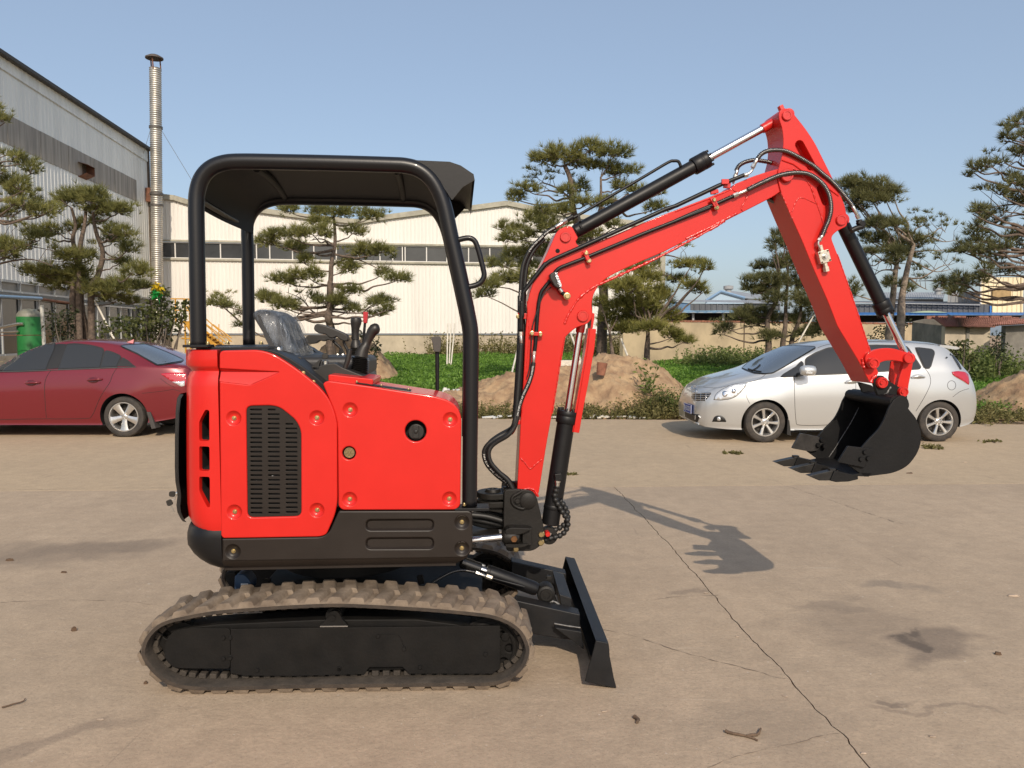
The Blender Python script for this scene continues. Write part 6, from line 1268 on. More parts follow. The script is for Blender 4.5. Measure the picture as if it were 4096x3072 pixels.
# blade cylinder
vcY = 3.86
A4 = ML.p3('E', vcY, (552,966))[0]; B4 = ML.p3('E', vcY, (60,790))[0]; d4 = B4-A4; L4 = np.linalg.norm(d4); ax4 = d4/L4
b = MB(); b.lathe([(0,.10*L4),(.030,.10*L4),(.036,.14*L4),(.036,.66*L4),(.034,.665*L4),(.0345,.70*L4),(.012,.70*L4)], A4, ax4, 32); dc = b.build('blade_cylinder', BLK, EX, 40)
b = MB(); b.lathe([(.017,.70*L4),(.017,.98*L4)], A4, ax4, 24); b.build('piston_rod', CHROME, dc, 40)
b = MB(); b.lathe([(.02,.76*L4),(.03,.77*L4),(.03,.98*L4),(.02,1.0*L4)], A4, ax4, 24); b.build('rod_end', pmat('glossy_black', (.012,.012,.012), .15), dc, 40)
b = MB(); b.lathe([(0,.040),(.018,.040),(.019,.045),(.030,.045),(.032,.040),(.043,.036),(.046,.030),(.046,-.04)], A4, -ML.V, 32); b.build('pin_eye', BLKC, dc, 40)
b = MB(); q = ML.p3('E', vcY-.03, (560,935),(640,1030)); b.tube([A4 + ax4*.03, A4, ML.p3('E', vcY, (590,1035))[0]], [.036,.040,.030], 20); b.build('cylinder_foot', BLKC, dc, 60)
b = MB(); q = ML.p3('E', vcY, (548,895),(570,880)); b.box(q[1], (.025,.03,.02), ML.U, ML.V); b.build('grease_cap', BLKC, dc, 35, bev=.003)
b = MB(); P = ML.p3('E', vcY-.03, (550,1045),(575,1022),(605,1020),(632,1040)); P = resample(smooth(P,5), .006); b.tube(P, [.006*(.6+.7*random.random()) for _ in P], 7); b.build('weld_bead', WB, dc, 60)
sp1 = [MU.w(*(lambda q,v:(q[0],v,q[1]))(MU.un(p, 3.80), 3.80)) for p in C('G', (1062,320),(1110,290),(1180,250),(1250,218),(1330,200),(1400,205),(1470,218))]
hose(sp1, .007, SPIRAL, 'spiral_hose', None, 8, 8, (.008,.0015)); fitting('G', [(1480,222),(1520,235),(1580,258)], 3.79, .009)
b = MB(); q = hp('G', [(1585,255),(1640,275)], 3.79); b.cyl(q[0], q[1], .0125, n=6); b.build('hose_nut', NIK, EX, 35); b = MB(); q = hp('G', [(1640,275),(1705,293),(1900,345),(1960,362)], 3.80); b.tube(q, [.004,.004,.008,.006], 8); b.build('cylinder_pipe', BLK, dc, 60)
sp2 = hp('G', [(1380,108),(1420,112),(1460,120)], 3.9); hose(sp2, .007, SPIRAL, 'spiral_hose', None, 8, 8, (.008,.0015)); fitting('G', [(1460,120),(1500,130),(1575,160)], 3.9, .008)
# printing on the hoses
def bent_text(txt, path, size, parent, side=None, r=.0122, flip=False):
    me = text_mesh(txt, size, 0); P = np.array(path); L = np.r_[0, np.cumsum(np.linalg.norm(np.diff(P, axis=0), axis=1))]; co = np.zeros(len(me.vertices)*3, np.float32); me.vertices.foreach_get('co', co); co = co.reshape(-1,3)
    w_ = co[:,0].max()-co[:,0].min(); k = L[-1]/w_; k = min(k, 1.6); out = np.zeros_like(co)
    for i, c_ in enumerate(co):
        s = (c_[0]-co[:,0].min())*k; s = L[-1]-s if flip else s
        p = np.array([np.interp(s, L, P[:,j]) for j in range(3)]); p2 = np.array([np.interp(min(s+.004,L[-1]), L, P[:,j]) for j in range(3)]); p1 = np.array([np.interp(max(s-.004,0), L, P[:,j]) for j in range(3)])
        t = (p2-p1)/np.linalg.norm(p2-p1); toc = CAMP-p; toc -= t*(toc@t); toc /= np.linalg.norm(toc); up = np.cross(toc, t) * (-1 if flip else 1); h = c_[1]
        out[i] = p + up*h*.95 + toc*math.sqrt(max(r*r-h*h*.9, 1e-8))*1.03
    me.vertices.foreach_set('co', (out - wl_of(parent)).astype(np.float32).ravel()); me.materials.clear(); me.materials.append(WHITEP); me.update(); me.name = 'hose_print'
    return put('hose_print', me, parent)
Hs = smooth(HM, 8); bent_text('DIN EN853 2SN 3/8" DINO XYK 33.0MPa (4785PSI)', Hs[3:38][::-1], .012, EX)
H1s = smooth(H1, 8); bent_text('HydraulPow  EN853 2SN 1/4-06.3', H1s[2:30], .010, EX, r=.0109); bent_text('HydraulPow  2SN 330BAR', H1s[52:78], .010, EX, r=.0109)
HLs = smooth(HL, 8); bent_text('2SN 5/16" SAE 100R2 AT W.P', HLs[64:98], .012, EX, r=.0129)
# ================================================================== cars
SILVER = pmat('silver_car_paint', (.55,.56,.56), .34, .6, .9, crough=.03); SEDRED = pmat('dark_red_car_paint', (.165,.0065,.0135), .30, .25, 1.0, crough=.02)
CARGL = pmat('tinted_car_glass', (.028,.030,.032), .03, spec=.6); WSGL = pmat('windscreen_glass', (.085,.11,.145), .03, spec=.9); CARTRIM = pmat('black_car_trim', (.012,.012,.012), .45)  # WSGL: pale blue sky reflection put into the glass base colour
TYRE = pmat('tyre_rubber', (.030,.027,.025), .8, var=.25, vs=12, dust=DUST, dustamt=.14); RIM = pmat('alloy_rim', (.62,.61,.59), .28, .85); ARCH = pmat('wheel_arch_liner', (.008,.008,.008), .9); SEAM = pmat('panel_gap', (.02,.018,.016), .9)
CLEARL = pmat('clear_lamp', (.68,.70,.72), .12, .5, .6, bump=.3, bs=40); REDL = pmat('red_lamp', (.42,.012,.03), .10, 0, 1.0, bump=.2, bs=40); CARCHR = pmat('car_chrome', (.75,.75,.76), .12, 1); GREYPL = pmat('grey_car_plastic', (.06,.06,.06), .6)
def tab(s, t):
    xs = np.array([q[0] for q in t]); ys = np.array([q[1] for q in t]); return float(np.interp(s, xs, ys))
def tabs(ss, t, k=2):
    y = np.array([tab(s, t) for s in ss])
    for _ in range(k): y[1:-1] = .25*y[:-2] + .5*y[1:-1] + .25*y[2:]
    return y
def car_body(name, fr, u0, vc, L, T, mat, parent, wheels, rarch, flare=.018):
    ss = np.unique(np.concatenate([np.linspace(0, .12, 8), np.linspace(.12, L-.15, 74), np.linspace(L-.15, L, 9)]))
    w, zb, zt, zbl, ze, ye, yb = (tabs(ss, T[k]) for k in ('w','zb','zt','zbelt','ze','ye','yb'))
    rows = []; rowsF = []
    for i, s in enumerate(ss):
        W_ = w[i]; b0 = zb[i]; hb = zbl[i]
        f = lambda t: b0 + (hb - b0)*t
        fl = max(math.exp(-((s-x)/.34)**4) for x in wheels)*flare
        cp = [(0, b0), (W_-.12, b0), (W_-.05, b0+.03), (W_-.022+fl*.6, f(.22)), (W_-.004+fl, f(.46)), (W_+fl*.6, f(.66)), (W_-.02, f(.86)), (yb[i], hb), ((yb[i]*.52+ye[i]*.48)+.012*min(1,(ze[i]-hb)*4), hb*.5+ze[i]*.5), (ye[i]+.012, ze[i]-.01), (ye[i]-.04, ze[i]+(zt[i]-ze[i])*.38), (ye[i]*.72, ze[i]+(zt[i]-ze[i])*.76), (ye[i]*.38, ze[i]+(zt[i]-ze[i])*.95), (0, zt[i])]
        q = smooth(cp, 3); rows.append([(max(0, float(p[0])), float(p[1])) for p in q])
    n = len(rows[0]); b = MB(); V = []
    for s, r_ in zip(ss, rows):
        for y, z in r_: V.append(fr.w(u0+s, vc-y, z))
        for y, z in r_[-2:0:-1]: V.append(fr.w(u0+s, vc+y, z))
    m = 2*n-2; Fs = []
    for i in range(len(ss)-1):
        for k in range(m): Fs.append((i*m+k, i*m+(k+1)%m, (i+1)*m+(k+1)%m, (i+1)*m+k))
    Fs += [tuple(range(m-1,-1,-1)), tuple((len(ss)-1)*m+k for k in range(m))]
    b.add(V, Fs); o = b.build(name, [mat, ARCH], parent, 180, fixn=True)
    for x, zc in zip(wheels, T['wz']):
        for sd in (-1, 1):
            c = MB(); p = fr.w(u0+x, vc+sd*1.2, zc); c.cyl(p, fr.w(u0+x, vc+sd*.60, zc), rarch, n=56); boolean(o, c.build('cut', [ARCH], None, 35, fixn=True))
    o.data.set_sharp_from_angle(angle=R(42)); return o
def bvh_of(o):
    l = wl_of(o); V = [Vector(np.array(v.co) + l) for v in o.data.vertices]; return BVHTree.FromPolygons(V, [tuple(p.vertices) for p in o.data.polygons])
def drop(bvh, p, Y, off):
    d = Vector(ray(p)).normalized(); h, n_, _, _ = bvh.ray_cast(Vector(CAMP), d)
    if h is None or h.y > Y + 2.2:
        q = Vector(atY(p, Y)); h, n_, _, _ = bvh.find_nearest(q)
    if n_.dot(d) > 0: n_ = -n_
    return np.array(h + n_*off)
def patch(name, bvh, px, Y, off, mat, parent, step=9, thick=.008):
    px = [np.array(p, float) for p in px]; E = resample(px, step*.7, closed=True); N = len(E); A = np.array(E)
    xs = np.arange(A[:,0].min(), A[:,0].max(), step); ys = np.arange(A[:,1].min(), A[:,1].max(), step); pts = [Vector(e) for e in E]
    def inside(x, y):
        c = False
        for i in range(N):
            a_, e_ = E[i-1], E[i]
            if (a_[1] > y) != (e_[1] > y) and x < (e_[0]-a_[0])*(y-a_[1])/(e_[1]-a_[1]+1e-12)+a_[0]: c = not c
        return c
    for x in xs:
        for y in ys:
            if inside(x, y) and min(np.hypot(A[:,0]-x, A[:,1]-y)) > step*.4: pts.append(Vector((x, y)))
    vo, eo, fo, *_ = delaunay_2d_cdt(pts, [(i, (i+1) % N) for i in range(N)], [], 2, 1e-4)
    fo = [f for f in fo if inside(sum(vo[i].x for i in f)/3, sum(vo[i].y for i in f)/3)]
    V = [drop(bvh, (v.x, v.y), Y, off) for v in vo]; b = MB()
    Fs = []
    for f in fo:
        a_, e_, c_ = (V[i] for i in f[:3]); nn = np.cross(e_-a_, c_-a_); Fs.append(tuple(f) if nn @ (CAMP - a_) > 0 else tuple(f[::-1]))
    b.add(V, Fs); o = b.build(name, mat, parent, 180)
    if thick and 'window' not in name and 'pillar' not in name and 'windscreen' not in name: md = o.modifiers.new('thickness', 'SOLIDIFY'); md.thickness = thick; md.offset = -1
    return o
def grow(px, k):
    """outline pushed outward by k pixels"""
    P = resample(smooth(px, 1, True), 10, closed=True); A = np.array(P); N = len(A); T = np.roll(A,-1,0)-np.roll(A,1,0); T /= np.linalg.norm(T,axis=1)[:,None]; ar = np.sum(np.roll(A,1,0)[:,0]*A[:,1]-A[:,0]*np.roll(A,1,0)[:,1]); n_ = np.stack([T[:,1],-T[:,0]],1)*(1 if ar > 0 else -1)
    return [A[i]+n_[i]*k for i in range(N)]
def seam(name, bvh, px, Y, parent, r=.0035, mat=None, off=.0, sub=4):
    P = [drop(bvh, p, Y, off) for p in resample(smooth(px, sub), 8)]; b = MB(); b.tube(P, r, 6); return b.build(name, mat or SEAM, parent, 60)
def car_wheel(fr, c, Rt, Rr, width, spokes, parent, sp_w=.030, twist=0, split=False):
    ax = -fr.V; h = width
    b = MB(); b.lathe([(Rr-.004,h*.35),(Rr+.012,h*.47),(Rr+.030,h*.5),(Rt-.030,h*.48),(Rt-.012,h*.43),(Rt-.003,h*.33),(Rt,h*.22),(Rt-.006,h*.205),(Rt-.006,h*.195),(Rt,h*.18),(Rt,.01),(Rt-.006,.004),(Rt-.006,-.004),(Rt,-.01),(Rt,-h*.3),(Rt-.02,-h*.48),(Rr,-h*.5)], c, ax, 56); wh = b.build('wheel', TYRE, parent, 35)
    b = MB(); b.lathe([(Rr+.006,h*.42),(Rr+.002,h*.46),(Rr-.010,h*.46),(Rr-.018,h*.40),(Rr-.03,h*.1),(Rr-.03,-h*.3)], c, ax, 56)
    a1 = np.array((0,0,1.)); a2 = np.cross(ax, a1)
    def P(r, th, d): return np.array(c) + (a1*math.cos(th)+a2*math.sin(th))*r + ax*d
    for k in range(spokes):
        th = 2*math.pi*k/spokes + twist; V = []
        for r, ww, d in ((.045, sp_w*.75, h*.32), (Rr*.5, sp_w*.80, h*.36), (Rr*.8, sp_w*1.0, h*.38), (Rr-.008, sp_w*1.28, h*.40)):
            dth = ww/r; V += [P(r, th-dth, d-.006), P(r, th-dth*.6, d+.004), P(r, th+dth*.6, d+.004), P(r, th+dth, d-.006), P(r, th+dth*.9, d-.035), P(r, th-dth*.9, d-.035)]
        Fs = []
        for i in range(3):
            for j in range(6): Fs.append((i*6+j, i*6+(j+1)%6, (i+1)*6+(j+1)%6, (i+1)*6+j))
        b.add(V, Fs)
    b.lathe([(0,h*.36),(.025,h*.365),(.030,h*.34),(.062,h*.31),(.066,h*.22),(.06,0)], c, ax, 28)
    b.build('rim', RIM, wh, 40, fixn=True)
    for k in range(5):
        th = 2*math.pi*k/5+.3+twist; q = P(.052, th, h*.33); bb = MB(); bb.lathe([(0,.012),(.008,.012),(.009,0)], q, ax, 6); bb.build('wheel_nut', STEEL, wh, 35)
    b = MB(); b.lathe([(0,-h*.1),(Rr*.72,-h*.1),(Rr*.72,-h*.18),(Rr-.02,-h*.2),(Rr-.02,-h*.45),(0,-h*.45)], c, ax, 36); b.build('brake_disc', pmat('brake_dark', (.05,.045,.04), .6, .5) if 'brake_dark' not in bpy.data.materials else bpy.data.materials['brake_dark'], wh, 40)
    return wh
def dark_floor(fr, u0, u1, vc, hw, z0, z1, parent):
    b = MB(); b.box(fr.w((u0+u1)/2, vc, (z0+z1)/2), (u1-u0, hw*2, z1-z0), fr.U, fr.V); return b.build('underbody', ARCH, parent, None)
# ------------------------------------------------------------------ the silver car
FV = Frame(2.0); VU0 = 3.22; VVC = 12.15; VL = 4.26
VAN = thing('silver_car', 'silver hatchback people carrier parked behind the raised bucket', 'car', FV.w(VU0+2.2, VVC, 0))
TV = dict(w=[(0,.52),(.03,.60),(.10,.69),(.22,.77),(.45,.835),(.85,.87),(1.5,.885),(3.3,.885),(3.8,.875),(4.05,.855),(4.16,.83),(4.22,.80),(4.26,.73)],
 zb=[(0,.27),(.1,.215),(.4,.19),(1,.18),(3.4,.18),(3.9,.20),(4.1,.25),(4.26,.33)],
 zt=[(0,.60),(.02,.70),(.07,.775),(.2,.86),(.34,.925),(.73,1.03),(.95,1.09),(1.12,1.17),(1.3,1.275),(1.55,1.40),(1.85,1.49),(2.2,1.525),(2.7,1.54),(3.3,1.535),(3.75,1.50),(3.88,1.46),(3.93,1.36),(4.0,1.24),(4.08,1.12),(4.16,1.00),(4.22,.88),(4.25,.75),(4.26,.60)],
 zbelt=[(0,.54),(.05,.64),(.12,.72),(.25,.79),(.45,.85),(.8,.92),(1.0,.95),(1.24,.975),(1.8,1.005),(2.4,1.03),(3.4,1.095),(3.8,1.105),(4.0,1.06),(4.12,.97),(4.2,.84),(4.25,.68),(4.26,.56)],
 ze=[(0,.57),(.05,.67),(.12,.745),(.25,.82),(.45,.895),(.8,.97),(1.0,1.01),(1.15,1.05),(1.3,1.115),(1.64,1.27),(1.95,1.39),(2.15,1.44),(2.7,1.475),(3.35,1.468),(3.6,1.44),(3.8,1.40),(3.9,1.32),(4.0,1.19),(4.12,1.02),(4.2,.87),(4.25,.70),(4.26,.58)],
 ye=[(0,.36),(.05,.46),(.15,.58),(.4,.70),(.9,.745),(1.15,.735),(1.6,.69),(2.1,.645),(2.7,.635),(3.5,.63),(3.9,.65),(4.1,.72),(4.2,.73),(4.26,.64)],
 yb=[(0,.45),(.05,.55),(.15,.66),(.4,.775),(.9,.825),(1.3,.835),(3.4,.835),(3.8,.825),(4.05,.80),(4.2,.76),(4.26,.68)], wz=[.30,.29])
WU = [FV.un(C('L', (638,690))[0], 11.30)[0]-VU0, FV.un(C('L', (1868,690))[0], 11.30)[0]-VU0]
vbody = car_body('body', FV, VU0, VVC, VL, TV, SILVER, VAN, WU, .352)
for x in WU:
    for sd in (1, -1):
        c = FV.w(VU0+x, VVC-sd*.775, .307); f2 = FV if sd == 1 else Frame(182.0)
        car_wheel(f2, c, .307, .208, .20, 7, VAN, .024, .15)
BV = bvh_of(vbody); LL = lambda *p: C('L', *p); VY = 11.5
def glass(px, bv, Y, par, mat=CARGL, name='window', trim=5):
    t_ = patch('window_trim', bv, grow(px, trim), Y, .006, CARTRIM, par); return patch(name, bv, px, Y, .011, mat, t_)
glass(LL((752,366),(860,300),(895,262),(905,270),(885,350),(875,358)), BV, VY, VAN, CARGL, 'quarter_window')
glass(LL((925,352),(928,240),(1000,200),(1080,170),(1170,158),(1268,152),(1268,337)), BV, VY, VAN, CARGL, 'front_window')
glass(LL((1285,336),(1285,152),(1420,148),(1560,151),(1640,158),(1740,306)), BV, VY, VAN, CARGL, 'rear_window')
glass(LL((1705,165),(1815,178),(1833,192),(1805,290),(1795,303),(1768,303)), BV, VY, VAN, CARGL, 'quarter_window')
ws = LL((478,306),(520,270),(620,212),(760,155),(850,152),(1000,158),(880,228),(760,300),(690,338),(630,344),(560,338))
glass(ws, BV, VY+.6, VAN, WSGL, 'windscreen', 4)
patch('tailgate_window', BV, LL((1948,200),(1958,196),(2010,272),(2030,316),(2018,318)), VY, .006, CARGL, VAN)
hl = LL((276,528),(290,490),(330,458),(400,425),(470,412),(508,412),(505,428),(470,470),(430,505),(390,522),(330,530))
o = patch('headlight', BV, grow(hl, 2), VY, .003, GREYPL, VAN); patch('lamp_glass', BV, hl, VY, .006, CLEARL, o)
for xy, r in (((352,488),20),((415,468),17)): patch('lamp_bowl', BV, [np.array(C('L', xy)[0])+np.array((math.cos(t),math.sin(t)*1.1))*r*.565 for t in np.linspace(0,6.28,14)[:-1]], VY, .009, CARCHR, o)
gr = LL((118,520),(116,500),(150,485),(258,478),(252,495),(215,535),(150,538))
g0 = patch('grille', BV, gr, VY, .004, CARTRIM, VAN)
for y in (488,502,516,530): seam('grille_bar', BV, LL((118,y+2),(160,y),(205,y-1),(252 - max(0,(y-500)*1.2),y-3)), VY, g0, .006, CARCHR, .008)
for x in (150,185,220): seam('grille_bar', BV, LL((x,486),(x-2,536)), VY, g0, .004, CARCHR, .007)
em = [np.array(C('L', (138,458))[0])+np.array((math.cos(t)*12, math.sin(t)*14)) for t in np.linspace(0,6.28,24)[:-1]]
P = [drop(BV, p, VY, .012) for p in em]; b = MB(); b.tube(P, .006, 8, closed=True); emb = b.build('emblem', CARCHR, VAN, 60)
P = [drop(BV, np.array(C('L', (138,458))[0])+np.array((math.cos(t)*7, math.sin(t)*13)), VY, .012) for t in np.linspace(0,6.28,20)[:-1]]; b = MB(); b.tube(P, .004, 8, closed=True); b.build('emblem_ring', CARCHR, emb, 60)
P = [drop(BV, np.array(C('L', (138,451))[0])+np.array((math.cos(t)*10, math.sin(t)*5)), VY, .012) for t in np.linspace(0,6.28,20)[:-1]]; b = MB(); b.tube(P, .004, 8, closed=True); b.build('emblem_ring', CARCHR, emb, 60)
patch('lower_intake', BV, LL((72,612),(130,628),(176,634),(170,660),(160,690),(110,672),(72,648)), VY, .004, CARTRIM, VAN)
seam('chrome_strip', BV, LL((60,660),(110,682),(165,694),(172,702)), VY, VAN, .010, SILVER, .006)
fgl = LL((262,684),(278,650),(300,640),(330,642),(352,660),(366,686))
o = patch('fog_light_recess', BV, fgl, VY, .004, CARTRIM, VAN); patch('fog_light', BV, [np.array(C('L', (311,664))[0])+np.array((math.cos(t)*8,math.sin(t)*9)) for t in np.linspace(0,6.28,14)[:-1]], VY, .008, CLEARL, o)
# number plate
PLB = pmat('plate_blue', (.008,.055,.34), .4)
pq = [drop(BV, p, VY, .02) for p in LL((72,555),(140,566),(136,626),(70,608))]
b = MB(); pc = np.mean(pq, axis=0); ex = (pq[1]-pq[0]+pq[2]-pq[3])/2; ex[2] = 0; wpl = .44; ex /= np.linalg.norm(ex); nz_ = np.cross(ex, (0,0,1.)); nz_ /= np.linalg.norm(nz_)
if nz_ @ (CAMP - pc) < 0: nz_ = -nz_
pc = pc + nz_*.012; b.box(pc, (wpl, .008, .14), ex, nz_); pl = b.build('number_plate', PLB, VAN, 35, bev=.004)
b = MB()
for dx, dz, sx, sz in ((0,.067,wpl,.004),(0,-.067,wpl,.004),(-wpl/2+.004,0,.006,.13),(wpl/2-.004,0,.006,.13)): b.box(pc+ex*dx+np.array((0,0,dz))+nz_*.005, (sx,.004,sz), ex, nz_)
b.build('plate_border', WHITEP, pl, 35)
me = text_mesh('鲁J·SC031', .105, .001, .0); mat_ = Matrix(((ex[0],0,nz_[0],0),(ex[1],0,nz_[1],0),(ex[2],1,nz_[2],0),(0,0,0,1))); co = [v.co.x for v in me.vertices]; k = (wpl*.9)/(max(co)-min(co)); me.transform(Matrix.Diagonal((k,1.0,1,1))); me.transform(mat_); me.transform(Matrix.Translation(Vector(pc + nz_*.007 - wl_of(pl)))); me.materials.clear(); me.materials.append(WHITEP); me.name = 'plate_lettering'; put('plate_lettering', me, pl)
# panel gaps, handles, mirror, lamps, filler flap
seam('door_gap', BV, LL((846,372),(846,450),(850,600),(858,690),(868,706),(960,712),(1100,706),(1200,700)), VY, VAN)
seam('door_gap', BV, LL((1278,338),(1280,450),(1275,600),(1270,700)), VY, VAN)
seam('door_gap', BV, LL((1770,308),(1800,350),(1810,395),(1800,440),(1760,520),(1705,610)), VY, VAN)
seam('bumper_gap', BV, LL((510,440),(505,500),(528,555)), VY, VAN, .003); seam('hood_gap', BV, LL((200,440),(300,445),(400,425),(510,408),(600,380),(640,350)), VY, VAN, .003)
seam('bumper_gap', BV, LL((1965,510),(2020,470),(2080,450)), VY, VAN, .003); seam('sill_gap', BV, LL((845,742),(1000,744),(1250,735)), VY, VAN, .004)
seam('roof_gutter', BV, LL((1010,160),(1100,135),(1300,118),(1600,122),(1830,138)), VY+.3, VAN, .004)
P = [drop(BV, np.array(C('L', (1958,427))[0])+np.array((math.cos(t)*16.5, math.sin(t)*18.5)), VY, 0) for t in np.linspace(0,6.28,30)[:-1]]; b = MB(); b.tube(P, .0035, 6, closed=True); b.build('filler_flap_gap', SEAM, VAN, 60)
for pp in (((1205,398),(1250,388),(1292,390)),((1672,362),(1720,352),(1764,360))):
    (x0,y0),(x1,y1),(x2,y2) = pp
    patch('handle_cup', BV, [np.array(C('L', ((x0+x2)/2, y1+14))[0])+np.array((math.cos(t)*24, math.sin(t)*9)) for t in np.linspace(0,6.28,20)[:-1]], VY, .0025, GREYPL if False else SILVER, VAN)
    P = [drop(BV, p, VY, o_) for p, o_ in zip(resample(LL((x0,y0+10),(x1,y1+10),(x2,y2+10)), n=7), (.01,.028,.036,.038,.036,.028,.01))]; b = MB(); b.tube(smooth(P,3), .014, 10); b.build('door_handle', SILVER, VAN, 60)
tl = LL((1958,332),(2000,326),(2050,332),(2074,350),(2082,400),(2078,424),(2040,398),(1990,370),(1965,352)); o = patch('tail_light', BV, grow(tl,2), VY, .003, CLEARL, VAN); patch('red_lens', BV, tl, VY, .006, REDL, o)
mc_ = [FV.w(*(lambda q: (q[0], 11.12, q[1]))(FV.un(p, 11.12))) for p in LL((940,322))][0]
b = MB(); rows = []
for i, (s, ry, rz) in enumerate(((-.115,.02,.02),(-.105,.05,.055),(-.06,.085,.075),(0,.09,.078),(.06,.09,.074),(.098,.08,.066),(.104,.06,.05))):
    rows.append([mc_ + FV.U*s + FV.V*(ry*math.cos(t)*.9) + np.array((0,0,rz*math.sin(t))) for t in np.linspace(0, 2*math.pi, 21)])
b.grid(rows); b.f += [tuple(range(19,-1,-1)), tuple(6*21+k for k in range(20))]; b.m += [0,0]; mi = b.build('wing_mirror', SILVER, VAN, 60, fixn=True)
b = MB(); q = drop(BV, LL((870,352))[0], VY, 0); b.tube([q, mc_+np.array((-.06,.03,-.05))], .032, 10); b.build('mirror_foot', CARTRIM, mi, 60)
b = MB(); q = [mc_ + FV.U*t + FV.V*-.088 + np.array((0,0,-.03)) for t in (-.06,.03)]; b.beam(q[0], q[1], .012, .022, FV.V); b.build('indicator', CLEARL, mi, 35)
for pp in (((520,318),(560,330),(612,338)),((545,330),(580,312),(605,288))): seam('wiper', BV, LL(*pp), VY+.6, VAN, .010, CARTRIM, .02)
sp_ = [FV.w(VU0+s, VVC+y, z) for s, y, z in ((4.02,-.60,1.435),(4.02,.60,1.435),(4.34,.56,1.425),(4.34,-.56,1.425))]
b = MB(); sv = []
for s, z, t in ((3.72,1.475,.02),(3.86,1.47,.05),(3.98,1.45,.045),(4.03,1.432,.012)): sv.append([FV.w(VU0+s, VVC+y, z - .018*(abs(y)/.6)**2) for y in np.linspace(-.62,.62,11)] + [FV.w(VU0+s, VVC+y, z - t - .018*(abs(y)/.6)**2) for y in np.linspace(.62,-.62,11)])
for r_ in sv: r_.append(r_[0])
b.grid(sv); b.f.append(tuple(3*23+k for k in range(22))); b.m.append(0); b.build('roof_spoiler', SILVER, VAN, 40, fixn=True)
b = MB(); x_ = VU0+WU[0]; b.prism([(x_+.335,.36),(x_+.36,.36),(x_+.40,.10),(x_+.33,.12)], FV, VVC-.86, VVC-.68); b.build('mud_flap', CARTRIM, VAN, 35, bev=.006)
dark_floor(FV, VU0+.35, VU0+3.95, VVC, .62, .19, .5, VAN)
# ------------------------------------------------------------------ the red saloon
FS = Frame(0); SU0 = -9.62; SVC = 12.92; SL = 4.62
SED = thing('red_car', 'dark red saloon car parked behind the left end of the excavator', 'car', (SU0+2.3, SVC, 0))
WS_ = FS.un(C('M', (1275,1310))[0], 12.08)[0]-SU0
TS = dict(w=[(0,.5),(.05,.62),(.15,.74),(.4,.84),(.8,.885),(1.5,.90),(3.4,.90),(3.9,.885),(4.25,.85),(4.45,.80),(4.56,.74),(4.62,.64)],
 zb=[(0,.28),(.4,.2),(1,.19),(3.6,.19),(4.0,.24),(4.3,.29),(4.62,.36)],
 zt=[(0,.6),(.05,.72),(.3,.83),(.9,.96),(1.3,1.05),(1.5,1.19),(1.62,1.27),(1.85,1.40),(2.1,1.495),(2.45,1.545),(2.85,1.55),(3.15,1.535),(3.4,1.50),(3.65,1.43),(3.95,1.315),(4.18,1.205),(4.3,1.165),(4.5,1.155),(4.57,1.12),(4.6,.9),(4.62,.7)],
 zbelt=[(0,.55),(.05,.65),(.3,.76),(.9,.88),(1.3,.95),(1.6,1.01),(2.4,1.055),(3.2,1.085),(3.75,1.105),(4.0,1.10),(4.3,1.085),(4.5,1.05),(4.58,.9),(4.62,.66)],
 ze=[(0,.58),(.05,.68),(.3,.79),(.9,.915),(1.3,1.0),(1.5,1.09),(1.62,1.16),(1.85,1.30),(2.1,1.40),(2.45,1.475),(2.85,1.49),(3.15,1.46),(3.4,1.405),(3.6,1.335),(3.8,1.255),(4.0,1.175),(4.15,1.135),(4.3,1.12),(4.5,1.09),(4.58,.95),(4.62,.68)],
 ye=[(0,.4),(.1,.55),(.4,.7),(1.0,.76),(1.4,.74),(1.8,.69),(2.2,.65),(2.9,.64),(3.3,.65),(3.7,.68),(4.0,.72),(4.3,.75),(4.5,.70),(4.62,.55)],
 yb=[(0,.45),(.1,.62),(.4,.77),(1.0,.84),(1.5,.85),(3.3,.85),(3.8,.845),(4.2,.81),(4.45,.74),(4.62,.58)], wz=[.325,.325])
sbody = car_body('body', FS, SU0, SVC, SL, TS, SEDRED, SED, [.86, WS_], .372, .030)
for x in (.86, WS_):
    for sd in (1, -1):
        c = FS.w(SU0+x, SVC-sd*.79, .322); car_wheel(FS if sd == 1 else Frame(180.0), c, .322, .230, .205, 5, SED, .054, .62)
BS_ = bvh_of(sbody); SYD = 12.1; MM = lambda *p: C('M', *p)
glass(MM((-120,855),(40,740),(130,672),(300,605),(420,582),(560,574),(560,620),(500,760),(470,838),(200,850)), BS_, SYD, SED, CARGL, 'front_window', 6)
glass(MM((605,828),(640,720),(690,590),(780,585),(920,600),(1050,632),(1055,660),(1020,815),(800,822)), BS_, SYD, SED, CARGL, 'rear_window', 6)
glass(MM((1035,812),(1080,650),(1150,670),(1232,706),(1225,730),(1190,808)), BS_, SYD, SED, CARGL, 'quarter_window', 5)
patch('black_corner', BS_, MM((1205,806),(1250,712),(1310,745),(1360,790),(1385,805),(1360,808)), SYD, .007, CARTRIM, SED, 9, 0)
seam('window_trim_line', BS_, MM((-60,862),(300,852),(700,838),(1100,823),(1390,812)), SYD, SED, .008, GREYPL, .002)
patch('door_pillar', BS_, MM((485,835),(570,600),(580,576),(680,578),(672,600),(592,828)), SYD, .007, CARTRIM, SED, 9, 0)
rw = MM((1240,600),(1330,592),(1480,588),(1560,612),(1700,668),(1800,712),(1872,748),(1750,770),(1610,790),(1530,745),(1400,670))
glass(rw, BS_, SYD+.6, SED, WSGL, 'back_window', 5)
seam('door_gap', BS_, MM((518,848),(480,905),(460,960),(455,1040),(462,1200),(474,1330)), SYD, SED, .004)
